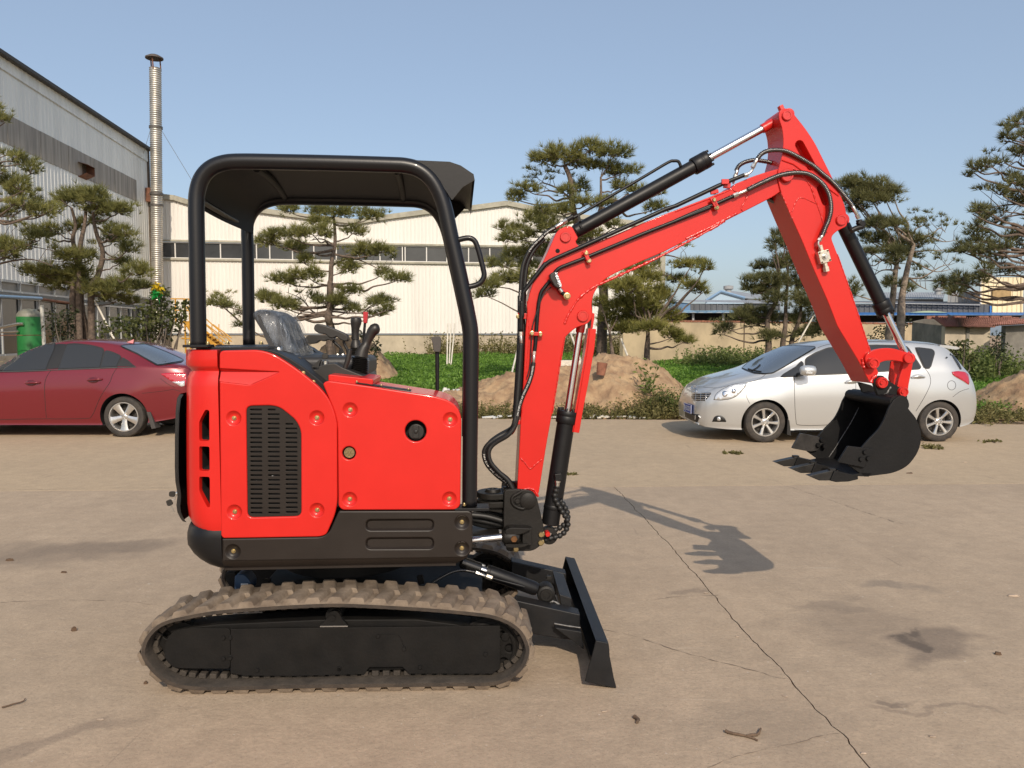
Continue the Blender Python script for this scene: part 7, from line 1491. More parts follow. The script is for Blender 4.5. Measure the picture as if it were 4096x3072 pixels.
seam('door_gap', BS_, MM((1190,828),(1150,890),(1120,970),(1060,1060),(1010,1150),(965,1260),(930,1320),(890,1336),(600,1342),(474,1340),(0,1348)), SYD, SED, .004)
seam('bumper_gap', BS_, MM((1450,1080),(1540,1072),(1700,1052),(1760,1040),(1840,1060)), SYD, SED, .003); seam('tail_gap', BS_, MM((1640,930),(1720,990),(1790,1020)), SYD, SED, .003)
for x0, y0, x1, y1 in ((262,975,408,972),(895,945,1042,938)):
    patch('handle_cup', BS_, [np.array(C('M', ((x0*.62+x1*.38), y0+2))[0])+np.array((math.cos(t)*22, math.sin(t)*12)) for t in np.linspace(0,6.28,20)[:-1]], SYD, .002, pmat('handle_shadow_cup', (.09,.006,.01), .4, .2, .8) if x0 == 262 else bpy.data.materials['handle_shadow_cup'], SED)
    P = [drop(BS_, p, SYD, o_) for p, o_ in zip(resample(MM((x0,y0+2),(x1,y1)), n=7), (.006,.02,.034,.038,.038,.034,.008))]; b = MB(); b.tube(smooth(P,3), .0145, 10); b.build('door_handle', SEDRED, SED, 60)
tl = MM((1638,882),(1700,872),(1800,868),(1900,870),(1905,960),(1890,1012),(1850,1016),(1800,985),(1720,940)); o = patch('tail_light', BS_, tl, SYD, .006, REDL, SED); patch('clear_lens', BS_, MM((1755,962),(1830,962),(1888,950),(1885,1005),(1850,1012),(1805,985)), SYD, .009, CLEARL, o)
ft = MM((1290,555),(1330,540),(1362,522),(1370,524),(1366,560),(1330,570)); P0 = [drop(BS_, p, SYD+.7, 0) for p in MM((1290,556),(1368,568))]
b = MB(); a_, e_ = P0; b.add([a_-np.array((0,.03,.01)), a_+np.array((0,.03,-.01)), e_-np.array((0,.03,.01)), e_+np.array((0,.03,-.01)), e_+np.array((.0,0,.065)), a_+np.array((.05,0,.012))], [(0,2,4,5),(1,5,4,3),(2,3,4),(0,5,1)]); b.build('antenna_fin', SEDRED, SED, 30, fixn=True)
b = MB(); q = FS.w(SU0+WS_+.42, SVC-.80, .25); b.prism([(SU0+WS_+.36,.40),(SU0+WS_+.42,.40),(SU0+WS_+.50,.14),(SU0+WS_+.43,.13)], FS, SVC-.88, SVC-.70); b.build('mud_flap', pmat('mud_flap_grey', (.05,.045,.042), .7), SED, 35, bev=.008)
dark_floor(FS, SU0+.35, SU0+4.2, SVC, .62, .2, .55, SED)
# ================================================================== trees
def leafmat(name, ca, cb, rough=.6, tr=.38, sc=1.2):
    m = bpy.data.materials.new(name); m.use_nodes = True; nt = m.node_tree; n = nt.nodes; b = n['Principled BSDF']
    geo = n.new('ShaderNodeNewGeometry'); t = n.new('ShaderNodeTexNoise'); t.inputs['Scale'].default_value = sc; t.inputs['Detail'].default_value = 4; lnk(nt, geo.outputs['Position'], t.inputs['Vector'])
    ad = n.new('ShaderNodeMath'); ad.operation = 'MULTIPLY_ADD'; lnk(nt, geo.outputs['Random Per Island'], ad.inputs[0]); ad.inputs[1].default_value = .5; lnk(nt, t.outputs[0], ad.inputs[2])
    r = n.new('ShaderNodeMapRange'); r.inputs[1].default_value = .45; r.inputs[2].default_value = 1.05; lnk(nt, ad.outputs[0], r.inputs[0])
    mx = n.new('ShaderNodeMixRGB'); lnk(nt, r.outputs[0], mx.inputs[0]); mx.inputs[1].default_value = (*ca, 1); mx.inputs[2].default_value = (*cb, 1); lnk(nt, mx.outputs[0], b.inputs['Base Color'])
    b.inputs['Roughness'].default_value = rough; b.inputs['Specular IOR Level'].default_value = .3
    tn = n.new('ShaderNodeBsdfTranslucent'); lnk(nt, mx.outputs[0], tn.inputs[0]); ms = n.new('ShaderNodeMixShader'); ms.inputs[0].default_value = tr; lnk(nt, b.outputs[0], ms.inputs[1]); lnk(nt, tn.outputs[0], ms.inputs[2]); lnk(nt, ms.outputs[0], n['Material Output'].inputs[0]); return m
PINE = leafmat('pine_needles', (.105,.118,.040), (.335,.32,.105)); PINED = leafmat('dark_pine_needles', (.085,.096,.042), (.245,.235,.095)); PINEY = leafmat('yellowish_pine_needles', (.12,.13,.036), (.36,.335,.095))
BARK = pmat('pine_bark', (.17,.125,.095), .95, var=.4, vs=14, bump=.7, bs=30, col2=(.075,.058,.047)); TWIG = pmat('pine_twig', (.12,.095,.075), .9)
BARKL = pmat('pale_bark', (.30,.24,.185), .95, var=.4, vs=10, bump=.7, bs=30, col2=(.16,.125,.10))
def unit(a): return a/(np.linalg.norm(a, axis=-1, keepdims=True)+1e-9)
def needles(cent, rad, g, dens=1.0, nl=.20, nw=.0075, per=14):
    """tufts of needles spread through one flattened pad of a crown; returns triangle corners"""
    n = max(10, int(dens*700*(rad[0]*rad[2]+rad[0]*rad[1]*.6))); d = unit(g.normal(size=(n,3))); rr = g.random(n)**.40
    # lumps: the pad's edge swells and shrinks from place to place
    k = 1 + .34*np.sin(d[:,0]*5+g.random()*6)*np.cos(d[:,1]*4+g.random()*6) + .20*g.normal(size=n)
    c = cent + d*rr[:,None]*k[:,None]*np.array(rad)
    c[:,2] += .25*rad[2]*(np.abs(d[:,0])<.5)*g.random(n)
    ax = unit(d*np.array((1,1,.5))*.7 + np.array((0,0,.75)) + g.normal(size=(n,3))*.32)
    e1 = unit(np.cross(ax, np.array((.3,.9,.2)))); e2 = np.cross(ax, e1); V = []
    L = nl*(.75+.5*g.random((n,1)))
    for j in range(per):
        th = 2*math.pi*(j/per) + g.random((n,1))*.6; sp = .25+.85*g.random((n,1)); dr = unit(ax + (e1*np.cos(th)+e2*np.sin(th))*sp); wd = unit(np.cross(dr, g.normal(size=(n,3))))*nw
        b0 = c + ax*L*.12*g.random((n,1)); V.append(np.stack([b0-wd, b0+wd, b0+dr*L], 1))
    return np.concatenate(V, 0), c
def limb(b, p0, p1, r0, r1, g, sag=.08, n=7):
    p0, p1 = np.array(p0, float), np.array(p1, float); L = np.linalg.norm(p1-p0); k = g.normal(size=(n,3))*L*.025; P = []
    for i in range(n):
        t = i/(n-1); P.append(p0*(1-t)+p1*t + np.array((0,0,-sag*L*math.sin(math.pi*t))) + k[i]*math.sin(math.pi*t))
    b.tube(smooth(P, 3), np.linspace(r0, r1, (n-1)*3+1), 6); return P
def pine(label, Y, trunks, pads, mat=PINE, seed=1, bark=BARK, dens=1.0, group=None, loc=None, bare=(), nl=.20, dy=1.0):
    """trunks: [(crop, points, foot radius)], pads: (crop, cx, cy, rx, ry[, depth shift]) measured in the photograph"""
    g = np.random.default_rng(seed); sc = Y/FPX; tp = []
    t0 = atY(C(trunks[-1][0], trunks[-1][1][-1])[0], Y)
    T = thing('pine_tree', label, 'pine tree', loc or (t0[0], Y, 0), group); b = MB(); allp = []
    for k, pts, r in trunks:
        P = [atY(p, Y) + np.array((0, g.normal()*.15*dy, 0)) for p in C(k, *pts)]
        if loc is None or k != trunks[0][0]: P.append(np.array((P[-1][0] + (P[-1][0]-P[-2][0])*.2, P[-1][1], -.05)))
        P = smooth(P, 4); rr = np.linspace(r*.38, r, len(P)); b.tube(P, rr, 9); allp += P
    allp = np.array(allp); b.build('trunk', bark, T, 60); b2 = MB(); b3 = MB(); VV = []
    for pd in pads:
        k, cx, cy, rx, ry = pd[:5]; q = C(k, (cx,cy),(cx+rx,cy),(cx,cy+ry)); d = pd[5] if len(pd) > 5 else g.normal()*.45*dy
        c = atY(q[0], Y + d); r3 = (q[1][0]-q[0][0])*sc; rz = (q[2][1]-q[0][1])*sc; rad = (r3*1.06, r3*.75, rz*.84)
        m = max(1, int(round(rx/max(ry,1)/1.6))); 
        for i in range(m):
            off = (i-(m-1)/2)*2*r3/m if m > 1 else 0; rr_ = (r3/m*1.15 if m > 1 else r3, rad[1]*(.75 if m > 1 else 1), rad[2]*(.8+.4*g.random()))
            cc_ = c + np.array((off, g.normal()*.15, g.normal()*rz*.22 if m > 1 else 0)); V, tc = needles(cc_, rr_, g, dens, nl); VV.append(V)
            for t in tc[g.integers(0, len(tc), 7)]: b3.tube([cc_+np.array((0,0,-rr_[2]*.5)), (cc_+t)/2+np.array((0,0,-rr_[2]*.35)), t], [.011,.009,.005], 5, cap=False)
        dd = np.linalg.norm((allp - c)*np.array((1,.6,1.6)) + np.array((0,0,.35)), axis=1) ; a_ = allp[np.argmin(dd)]
        limb(b2, a_, c + np.array((0,0,-rad[2]*.3)), max(.018, .012+.02*min(2,np.linalg.norm(c-a_))), .010, g)
    for k, pts in bare:
        P = [atY(p, Y + .3) for p in C(k, *pts)]; P = smooth(P, 4); b2.tube(P, np.linspace(.032, .007, len(P)), 6)
        for i in range(3, len(P), 2):
            e = P[i] + np.array((g.normal()*.3, g.normal()*.2, .25+.2*g.random())); b3.tube([P[i], (P[i]+e)/2+g.normal(size=3)*.04, e], [.010,.007,.003], 4, cap=False); V, _ = needles(e, (.16,.10,.05), g, .4, .13, .008, 9); VV.append(V)
    tag(b2.build('limbs', bark, T, 60), kind='stuff'); tag(b3.build('twigs', TWIG, T, None), kind='stuff')
    V = np.concatenate(VV, 0); me = fastmesh('crown', V.reshape(-1,3) - wl_of(T), np.arange(len(V)*3).reshape(-1,3), mat); put('crown', me, T); return T
PG = 'pines planted round the yard'
# middle pine seen through the canopy
pine('pine with layered pads standing behind the seat and canopy', 22.5, [('H', [(1078,480),(1076,560),(1078,680),(1070,800),(1062,920),(1056,1020)], .09), ('Q', [(905,-40),(895,60),(885,200),(888,330),(882,480),(885,640),(890,760)], .16)],
 [('H',1060,455,150,45),('H',780,445,75,38),('H',1330,480,95,55),('H',960,520,80,45),('H',760,610,120,40),('H',930,595,120,42),('H',640,660,85,55),('H',1220,590,75,38),('H',1300,720,110,55),('H',1420,720,75,40),('H',800,690,90,40),('H',880,790,60,45),('H',1160,830,85,45),('H',1520,910,90,38),('H',1420,870,60,35),('H',900,890,110,38),('H',740,920,100,45),('H',630,1040,80,45),('H',1180,990,75,40),('H',1060,1060,110,40),('H',1400,1060,90,38),('H',740,1090,80,40),
  ('Q',250,150,120,50),('Q',450,200,90,50),('Q',110,90,60,60),('Q',960,180,130,65),('Q',1120,240,110,50),('Q',1400,180,90,50),('Q',1520,240,80,50),('Q',1380,310,110,40),('Q',740,110,70,40),('A',680,100,130,60),('A',800,130,90,45),('A',930,210,55,40),('A',900,350,35,30)], PINE, 11, group=PG,
 bare=(('Q', [(870,340),(700,270),(620,180),(540,110),(400,50)]), ('A', [(970,350),(830,220),(720,130),(640,90)]), ('H', [(1080,680),(1000,640),(920,650)]), ('H', [(1070,820),(1200,770),(1360,830),(1440,880)]), ('Q', [(640,230),(560,280),(470,370)])))
# tall pine behind the boom
pine('tall flat-topped pine standing behind the arm cylinder', 21.0, [('I', [(745,330),(790,440),(800,560),(800,680),(840,800),(900,1000),(1010,1150),(1065,1320),(1070,1500),(1060,1659)], .15), ('I', [(1045,430),(1042,560),(1040,680),(1000,820),(960,960)], .07), ('T', [(1415,-40),(1412,80),(1408,250)], .15)],
 [('I',560,290,120,60),('I',740,230,160,65),('I',960,180,110,55),('I',1130,240,150,75),('I',860,310,110,50),('I',1060,340,140,45),('I',1230,380,130,45),('I',340,600,75,80),('I',430,530,90,50),('I',880,510,85,60),('I',760,560,80,55),('I',1200,510,80,45),('I',960,630,130,40),('I',1090,650,90,45),('I',640,700,140,55),('I',500,770,130,55),('I',300,850,110,45),('I',350,930,150,55),('I',620,850,140,70),('I',960,930,110,55),('I',800,960,120,60),('I',380,1060,150,60),('I',620,1030,110,80),('I',200,1150,110,45),('I',450,1170,110,50),('I',1340,540,90,40),('I',1480,690,100,50),('I',1540,560,50,30),('I',250,1280,120,55),('I',80,1400,90,50),('I',130,1330,100,45),('I',420,1270,90,60),('I',1160,830,70,50)], PINE, 23, group=PG,
 bare=(('I', [(780,600),(690,530),(600,490),(540,485),(500,540)]), ('I', [(690,560),(600,545),(500,580)])))
pine('bushy low pine below the boom beside the white warehouse corner', 20.0, [('T', [(1790,20),(1795,110),(1790,230)], .10), ('T', [(1480,60),(1500,150),(1510,260)], .07)],
 [('I',1180,1330,110,70),('I',1330,1200,100,60),('I',1280,1350,150,80),('I',1450,1270,110,60),('I',1500,1390,110,60),('I',1330,1480,160,80),('I',1540,1450,90,60),('I',1200,1520,110,70),('I',1450,1560,150,70),('I',1640,1600,90,60),('I',1300,1620,130,60),('I',1050,1480,60,70),('I',1130,1620,90,60),('T',1600,40,130,60),('T',1800,20,120,50),('T',1990,80,90,40),('T',2090,130,80,35),('I',1800,1150,130,40),('I',1900,1190,50,30),('I',1700,1280,80,30),('I',1820,1340,90,35),('I',1890,1380,50,30)], PINEY, 31, dens=1.25, group=PG, bare=(('I', [(1450,1120),(1560,1080),(1680,1100),(1780,1150)]), ('I', [(1460,1230),(1600,1250),(1720,1300),(1850,1360)])))
# left side pines
pine('three stemmed pine standing before the grey warehouse', 21.0, [('N', [(455,960),(452,1060),(440,1150),(470,1330),(462,1480)], .085), ('N', [(500,930),(508,1060),(505,1200),(500,1480)], .09), ('N', [(585,990),(592,1100),(600,1220),(575,1360),(560,1480)], .10), ('M', [(768,60),(785,180),(795,330),(800,520)], .09), ('M', [(845,60),(850,200),(858,350),(852,520)], .11), ('M', [(945,140),(930,250),(915,380),(910,520)], .11)],
 [('N',370,890,90,45),('N',480,880,110,50),('N',600,905,85,60),('N',720,965,90,38),('N',560,960,80,40),('N',640,950,60,40),('N',540,1040,70,28),('N',400,1070,50,28),('N',720,1100,80,28),('N',690,1140,80,40),('N',770,1200,55,40),('N',440,1250,110,50),('N',560,1240,60,40),('N',260,1340,120,50),('N',380,1380,160,60),('N',480,1330,70,60),('N',800,1330,90,50),('N',720,1280,60,35),('N',470,1440,120,45),('N',650,1450,120,50),('N',760,1420,90,45),('N',700,1510,90,35),('N',860,1430,75,25),('N',270,1110,90,40),('N',330,1080,40,25)], PINE, 41, group=PG, bare=(('N', [(590,1070),(660,1120),(720,1140)]), ('N', [(600,1180),(660,1240),(740,1260)])))
pine('large pine at the left edge reaching branches into the view', 18.5, [('N', [(-130,300),(-150,800),(-140,1200),(-150,1500)], .18)],
 [('N',30,425,50,45),('N',40,625,45,28),('N',150,680,75,45),('N',210,730,55,40),('N',110,650,40,25),('N',20,730,35,30),('N',60,790,80,45),('N',150,830,60,50),('N',90,860,90,40),('N',170,940,90,45),('N',270,980,80,55),('N',330,960,40,35),('N',30,980,60,45),('N',90,920,70,25),('N',90,1200,100,45),('N',20,1160,60,40),('N',170,1190,40,25),('N',240,1140,55,40),('N',20,1240,60,30),('N',-120,340,110,60),('N',-220,480,110,60),('N',-260,760,120,60),('N',-250,1040,130,60)], PINE, 51, group=PG, loc=(-13.4,18.5,0), bare=(('N', [(-100,900),(0,905),(100,930),(200,985)]), ('N', [(-100,1120),(60,1140),(150,1175),(340,1215)]), ('N', [(-100,1320),(60,1275),(200,1265),(320,1305)])), dens=.9, nl=.17)
# right side pines
pine('dark pine group standing between the red arm and the tan wall', 24.0, [('R', [(850,160),(830,280),(800,380),(785,480),(780,570)], .12), ('R', [(910,160),(900,300),(880,420),(870,520)], .10), ('R', [(980,180),(965,320),(950,420),(935,510)], .09)],
 [('R',800,90,90,35),('R',900,70,95,45),('R',970,110,60,40),('R',740,160,70,25),('R',700,210,55,30),('R',800,200,60,30),('R',900,180,110,45),('R',1000,200,60,45),('R',760,230,70,25),('R',850,270,70,50),('R',960,280,70,50),('R',1030,320,60,50),('R',700,340,90,35),('R',640,370,60,30),('R',730,400,70,30),('R',560,430,55,25),('R',530,460,35,25),('R',820,380,60,40),('R',800,480,60,25),('R',960,380,60,50),('R',1060,420,60,50),('R',1000,460,70,35),('R',660,170,22,12),('R',750,152,35,12),('R',860,480,40,25),('J',1020,1275,70,45),('J',950,1340,75,45),('J',1050,1390,60,45),('J',915,1420,45,35),('J',1060,1330,50,40),('J',960,1270,40,30)], PINED, 61, group=PG, dens=1.0, bare=(('R', [(800,430),(720,420),(620,440),(540,465)]), ('R', [(880,480),(960,470),(1060,480)])))
pine('pine with a dense dark top and twin pale stems behind the bucket cylinder', 22.0, [('S', [(500,1000),(480,1120),(450,1300),(430,1470)], .12), ('S', [(600,960),(565,1080),(520,1290),(480,1450)], .13)],
 [('S',180,560,110,60),('S',290,590,130,75),('S',400,640,90,60),('S',200,660,110,50),('S',330,680,70,45),('S',450,610,45,40),('S',230,720,70,35),('S',400,810,110,40),('S',330,830,60,40),('S',480,820,60,35),('S',300,930,80,45),('S',270,900,50,30),('S',560,880,50,30),('S',620,940,70,40),('S',520,960,110,50),('S',460,1010,80,35),('S',560,1020,60,40),('S',440,1080,50,25),('S',300,1000,70,25),('S',440,1220,55,35),('S',530,1230,60,35),('S',560,1260,35,25),('S',180,1260,50,80)], PINED, 71, BARKL, 1.0, PG,
 bare=(('S', [(570,960),(660,900),(780,940),(870,930)]), ('S', [(560,950),(600,860),(660,830)]), ('S', [(580,940),(700,900),(760,850),(800,880)]), ('S', [(560,1060),(640,1100),(740,1140),(850,1120)]), ('S', [(560,1010),(690,1000),(790,1000)]), ('S', [(500,1120),(400,1060),(330,1100),(290,1090)]), ('S', [(520,1180),(640,1180),(760,1110),(830,1090)]), ('S', [(490,1060),(380,1000),(280,1060)]), ('S', [(560,1180),(620,1230),(680,1260)]), ('S', [(470,1130),(380,1130),(320,1170)])))
pine('large pine at the right edge with long branches over the sky', 17.0, [('S', [(1480,50),(1500,600),(1490,1100),(1500,1450)], .2)],
 [('S',1260,170,55,45),('S',1220,260,55,40),('S',1290,250,50,50),('S',1200,235,35,25),('S',1300,150,40,30),('S',1190,410,50,24),('S',1100,430,60,28),('S',990,450,45,28),('S',990,480,45,18),('S',1270,500,55,30),('S',1260,560,70,40),('S',1170,610,60,40),('S',1240,650,70,45),('S',1040,720,50,22),('S',980,750,75,28),('S',1090,760,70,26),('S',1180,730,60,24),('S',1180,800,70,30),('S',1000,830,45,20),('S',980,890,75,38),('S',1040,930,60,35),('S',920,950,35,20),('S',1250,920,70,30),('S',1120,980,90,35),('S',1000,1010,110,30),('S',900,1000,60,20),('S',1180,1010,80,30),('S',1030,1120,50,25),('S',1240,1130,50,30),('S',820,1200,85,35),('S',960,1200,90,50),('S',830,1280,60,40),('S',900,1240,70,35),('S',1060,1190,70,40),('S',780,1240,50,25),('S',1480,90,130,60),('S',1560,230,110,60),('S',1440,320,110,50),('S',1600,480,130,60),('S',1640,760,140,60),('S',1620,1000,140,60)], PINED, 81, BARK, .85, PG, loc=(11.9,17,0),
 bare=(('S', [(1450,450),(1320,440),(1270,410),(1200,460)]), ('S', [(1450,690),(1300,690),(1180,700),(1090,720)]), ('S', [(1450,780),(1320,760),(1200,780),(1100,820)]), ('S', [(1450,840),(1320,885),(1240,920),(1150,1000)]), ('S', [(1450,960),(1300,990),(1100,1040),(1000,1020)]), ('S', [(1450,1060),(1320,1110),(1200,1140),(1090,1150)]), ('S', [(1450,1180),(1320,1170),(1180,1165),(1040,1180)]), ('S', [(1450,1210),(1320,1222),(1180,1240),(1000,1230)])), nl=.17)
# ------------------------------------------------------------------ broad-leaved shrubs and weeds
SHRUB = leafmat('shrub_leaves', (.045,.060,.020), (.130,.135,.042), .5, .3, 2.0); SHRUBD = leafmat('dark_shrub_leaves', (.022,.030,.014), (.055,.062,.030), .55, .2, 2.0); CROP = leafmat('field_leaves', (.075,.165,.026), (.215,.37,.060), .5, .42, .9); WEED = leafmat('dry_weed_leaves', (.105,.105,.034), (.225,.195,.078), .7, .3, 1.6); WEEDG = leafmat('green_weed_leaves', (.085,.120,.030), (.20,.235,.07), .6, .3, 1.4); STRAW = leafmat('straw', (.24,.19,.11), (.36,.29,.17), .8, .2, 2)
def leaves(c, ax, g, L, Wd):
    """one folded leaf (two triangles share the midrib) at every point c, growing along ax"""
    n = len(c); sd = unit(np.cross(ax, g.normal(size=(n,3)))); L = L*(.6+.8*g.random((n,1))); Wd = Wd*(.7+.6*g.random((n,1))); up = np.cross(sd, ax)
    tip = c + ax*L - np.array((0,0,1))*L*.18; m1 = c + ax*L*.45 + sd*Wd + up*Wd*.3; m2 = c + ax*L*.45 - sd*Wd + up*Wd*.3
    return np.stack([c, m1, tip, m2], 1)
def quadmesh(name, Q, mat, T=None):
    V = Q.reshape(-1,3); l = wl_of(T) if T is not None else np.array((V[:,0].mean(), V[:,1].mean(), V[:,2].min())); me = fastmesh(name, V - l, np.arange(len(V)).reshape(-1,4), mat); return put(name, me, T, l)
def shrub(label, Y, blobs, mat, seed, stem=((0,0),), L=.10, Wd=.028, dens=1.0, name='shrub', cat='shrub', group=None):
    g = np.random.default_rng(seed); sc = Y/FPX; QQ = []; cs = []
    for k, cx, cy, rx, ry in blobs:
        q = C(k, (cx,cy),(cx+rx,cy),(cx,cy+ry)); c = atY(q[0], Y+g.normal()*.25); r = ((q[1][0]-q[0][0])*sc, (q[1][0]-q[0][0])*sc*.85, (q[2][1]-q[0][1])*sc); n = int(dens*700*(r[0]*r[2]+.05)); cs.append(c)
        d = unit(g.normal(size=(n,3))); p = c + d*(g.random((n,1))**.45)*np.array(r)*(1+.22*np.sin(d[:,:1]*6+cx)); ax = unit(d*.7 + g.normal(size=(n,3))*.6 + np.array((0,-.1,.15))); QQ.append(leaves(p, ax, g, L, Wd))
    x = float(np.mean([c[0] for c in cs])); T = thing(name, label, cat, (x, Y, 0), group); quadmesh('foliage', np.concatenate(QQ, 0), mat, T); b = MB()
    for c in cs: limb(b, (x + (c[0]-x)*.25, Y, -.02), c, .035, .008, g, -.03)
    b.build('stems', TWIG, T, 60); return T
shrub('bushy green broadleaf shrub between the red car and the canopy post', 16.5, [('M',1650,60,70,60),('M',1600,140,110,80),('M',1560,230,150,90),('M',1700,200,120,70),('M',1850,240,70,70),('M',1480,330,170,90),('M',1650,330,180,100),('M',1780,330,110,90),('M',1300,380,190,90),('M',1500,440,220,100),('M',1680,450,170,100),('M',1130,430,140,90),('M',1380,470,140,90),('M',1600,20,40,40),('M',1240,340,90,50),('M',1900,170,30,40)], SHRUB, 91, dens=1.3)
shrub('dark rounded shrub between the green tank and the pine stems', 19.5, [('M',560,270,80,60),('M',640,330,110,90),('M',560,400,90,90),('M',680,430,110,100),('M',730,260,70,70),('M',600,480,140,60)], SHRUBD, 92)
shrub('olive bush with drooping twigs beside the tiled house wall', 20.5, [('W',330,500,90,50),('W',430,470,90,30),('W',340,580,90,60),('W',420,620,90,60),('W',290,640,70,60),('W',500,640,70,40)], SHRUB, 93, L=.11, Wd=.03, dens=.9)
shrub('dark climbing bush in the gap between the two tiled houses', 24, [('W',800,400,80,50),('W',830,500,90,70),('W',780,560,80,60),('W',850,600,70,50)], SHRUBD, 94)
shrub('sparse leafy bush against the tan wall behind the car roof', 27, [('S',330,1580,60,40),('S',400,1540,50,40),('S',470,1510,70,50),('S',370,1520,40,30),('S',540,1480,50,35)], SHRUBD, 95, dens=.8)
shrub('leafy bush beside the levers at the edge of the field', 21, [('Q',1400,640,50,70),('Q',1370,720,60,60),('Q',1350,800,60,60),('Q',1220,520,40,40)], SHRUBD, 96, L=.09)
def stalks(name, n, region, zfun, mat, seed, h=(.3,.6), lean=.35, w=.012, leafL=.09, leafW=.018, per=8, T=None, kind='stuff', cone=True):
    """tall weeds: every stalk carries narrow leaves up its height"""
    g = np.random.default_rng(seed); xy = region(n, g); n = len(xy); z0 = np.array([zfun(*p) for p in xy]); H = (h[0]+(h[1]-h[0])*g.random(n)**1.5); d = np.stack([g.normal(size=n)*lean, g.normal(size=n)*lean, np.ones(n)], 1); d = unit(d); base = np.stack([xy[:,0], xy[:,1], z0], 1); QQ = []
    for j in range(per):
        t = (j+g.random((n,1)))/per; c = base + d*H[:,None]*t; out = g.normal(size=(n,3)); out[:,2] = np.abs(out[:,2])*.5+.35; QQ.append(leaves(c, unit(out), g, leafL*(1.15-.7*t if cone else 1), leafW))
    top = base + d*H[:,None]; sd = unit(np.cross(d, g.normal(size=(n,3))))*w*.5; QQ.append(np.stack([base-sd, base+sd, top+sd*.2, top-sd*.2], 1)); o = quadmesh(name, np.concatenate(QQ, 0), mat, T)
    if kind: tag(o, kind=kind)
    return o
def zone(x0, x1, y0, y1, clump=0, nc=10):
    def f(n, g):
        if clump:
            cx = x0+(x1-x0)*g.random(nc); cy = y0+(y1-y0)*g.random(nc); i = g.integers(0, nc, n); return np.stack([cx[i]+g.normal(size=n)*clump, cy[i]+g.normal(size=n)*clump*.8], 1)
        return np.stack([x0+(x1-x0)*g.random(n), y0+(y1-y0)*g.random(n)], 1)
    return f
flat = lambda x, y: -.02
# green field of low leafy plants
def field(x0, x1, y0, y1, n, seed, L=.12, Wd=.024, h=.36, mat=CROP, keep=None, name='field_plants'):
    g = np.random.default_rng(seed); u = g.random(n); y = y0*(y1/y0)**u; x = x0 + (x1-x0)*g.random(n)
    if keep is not None: k = keep(x, y); x, y = x[k], y[k]
    n = len(x); z = .018*np.maximum(0, y-17.5) + h*(.35+.65*g.random(n)) * (.75+.25*np.sin(x*1.3+seed)*np.cos(y*.7)); c = np.stack([x, y, z-.06], 1); ax = unit(np.stack([g.normal(size=n), g.normal(size=n)*.8-.2, .35+.5*np.abs(g.normal(size=n))], 1)); o = quadmesh(name, leaves(c, ax, g, L, Wd), mat); return tag(o, kind='stuff')
field(-6.5, 4.0, 18.5, 40, 90000, 101); field(3.5, 9.0, 17.5, 33, 60000, 102, .11); field(8.5, 19, 15.6, 34, 45000, 103, .11, .022, .32)
GB = MB(); GB.add([(-8,17.5,-.02),(20,17.5,-.02),(22,41,.40),(-8,42,.42)], [(0,1,2,3)]); tag(GB.build('field_soil', pmat('green_brown_field_soil', (.08,.12,.035), .95, var=.4, vs=2), None, None), kind='structure')  # green-brown soil sheet beneath the field plants
# dry verge weeds in front of the heap, green weeds along the wall
hz = lambda x, y: -.02
stalks('verge_weeds', 420, zone(-1.2, .6, 14.9, 15.6, .25, 9), hz, WEED, 111, (.10,.34)); stalks('verge_weeds', 800, zone(1.1, 3.0, 14.9, 15.5, .24, 14), hz, WEED, 112, (.10,.34)); stalks('verge_weeds', 700, zone(2.4, 4.1, 15.0, 15.7, .20, 11), hz, WEED, 122, (.15,.55)); stalks('verge_weeds', 260, zone(3.0, 4.1, 15.2, 15.8, .18, 6), hz, WEEDG, 113, (.3,.7))
stalks('verge_weeds', 420, zone(8.4, 11.5, 14.1, 15.4, .28, 16), hz, WEED, 114, (.06,.26)); stalks('verge_weeds', 800, zone(8.6, 12, 15.4, 17, .35, 14), hz, WEEDG, 115, (.1,.32)); stalks('wall_weeds', 1500, zone(7.2, 13.0, 29.5, 32, .5, 24), lambda x, y: .2, WEEDG, 116, (.4,1.0), .18, .02, .22, .035); stalks('wall_weeds', 1500, zone(13, 20, 24, 28, .5, 18), lambda x, y: .1, WEEDG, 117, (.5,1.2), .2, .02, .2, .035)
stalks('wall_weeds', 1400, zone(-4, 8, 40.5, 42, .7, 22), lambda x, y: .4, WEED, 118, (.6,1.5), .2, .03, .25, .04); stalks('wall_weeds', 900, zone(-12.0, -8.2, 14.5, 17, .4, 14), hz, STRAW, 119, (.4,1.1), .3, .012, .2, .012, 6); stalks('wall_weeds', 700, zone(1.5, 3.2, 19.6, 20.6, .3, 8), hz, STRAW, 120, (.5,1.1), .5, .012, .2, .012, 6)
stalks('wall_weeds', 500, zone(-8.4, -7.0, 16, 17, .25, 6), hz, STRAW, 121, (.6,1.2), .3, .012, .22, .012, 6)
# single weeds one can point at
def weed(label, k, xy, H, mat, seed, n=14, name='weed', w=None, spread=.10, Y=None):
    g0_ = atG(C(k, xy)[0]) if Y is None else atY(C(k, xy)[0], Y); T = thing(name, label, 'weed', tuple(g0_)); f = lambda n_, g: np.stack([g0_[0]+g.normal(size=n_)*spread, g0_[1]+g.normal(size=n_)*spread*.7], 1); stalks('leaves', n, f, lambda x, y: g0_[2]-.01, mat, seed, (H*.5, H), .3, .008, H*.22+.03, .012+H*.01, 9, T, None); return T
weed('tall thin weed growing on the dirt heap', 'T', (1770,560), .95, WEEDG, 131, 9, spread=.07, Y=15.6); weed('bright green leafy weed at the foot of the dirt heap', 'T', (1900,760), .75, SHRUB, 132, 26, spread=.14, Y=15.2); weed('small weed halfway up the dirt heap', 'T', (1580,470), .22, WEEDG, 133, 16, spread=.10, Y=16.3)
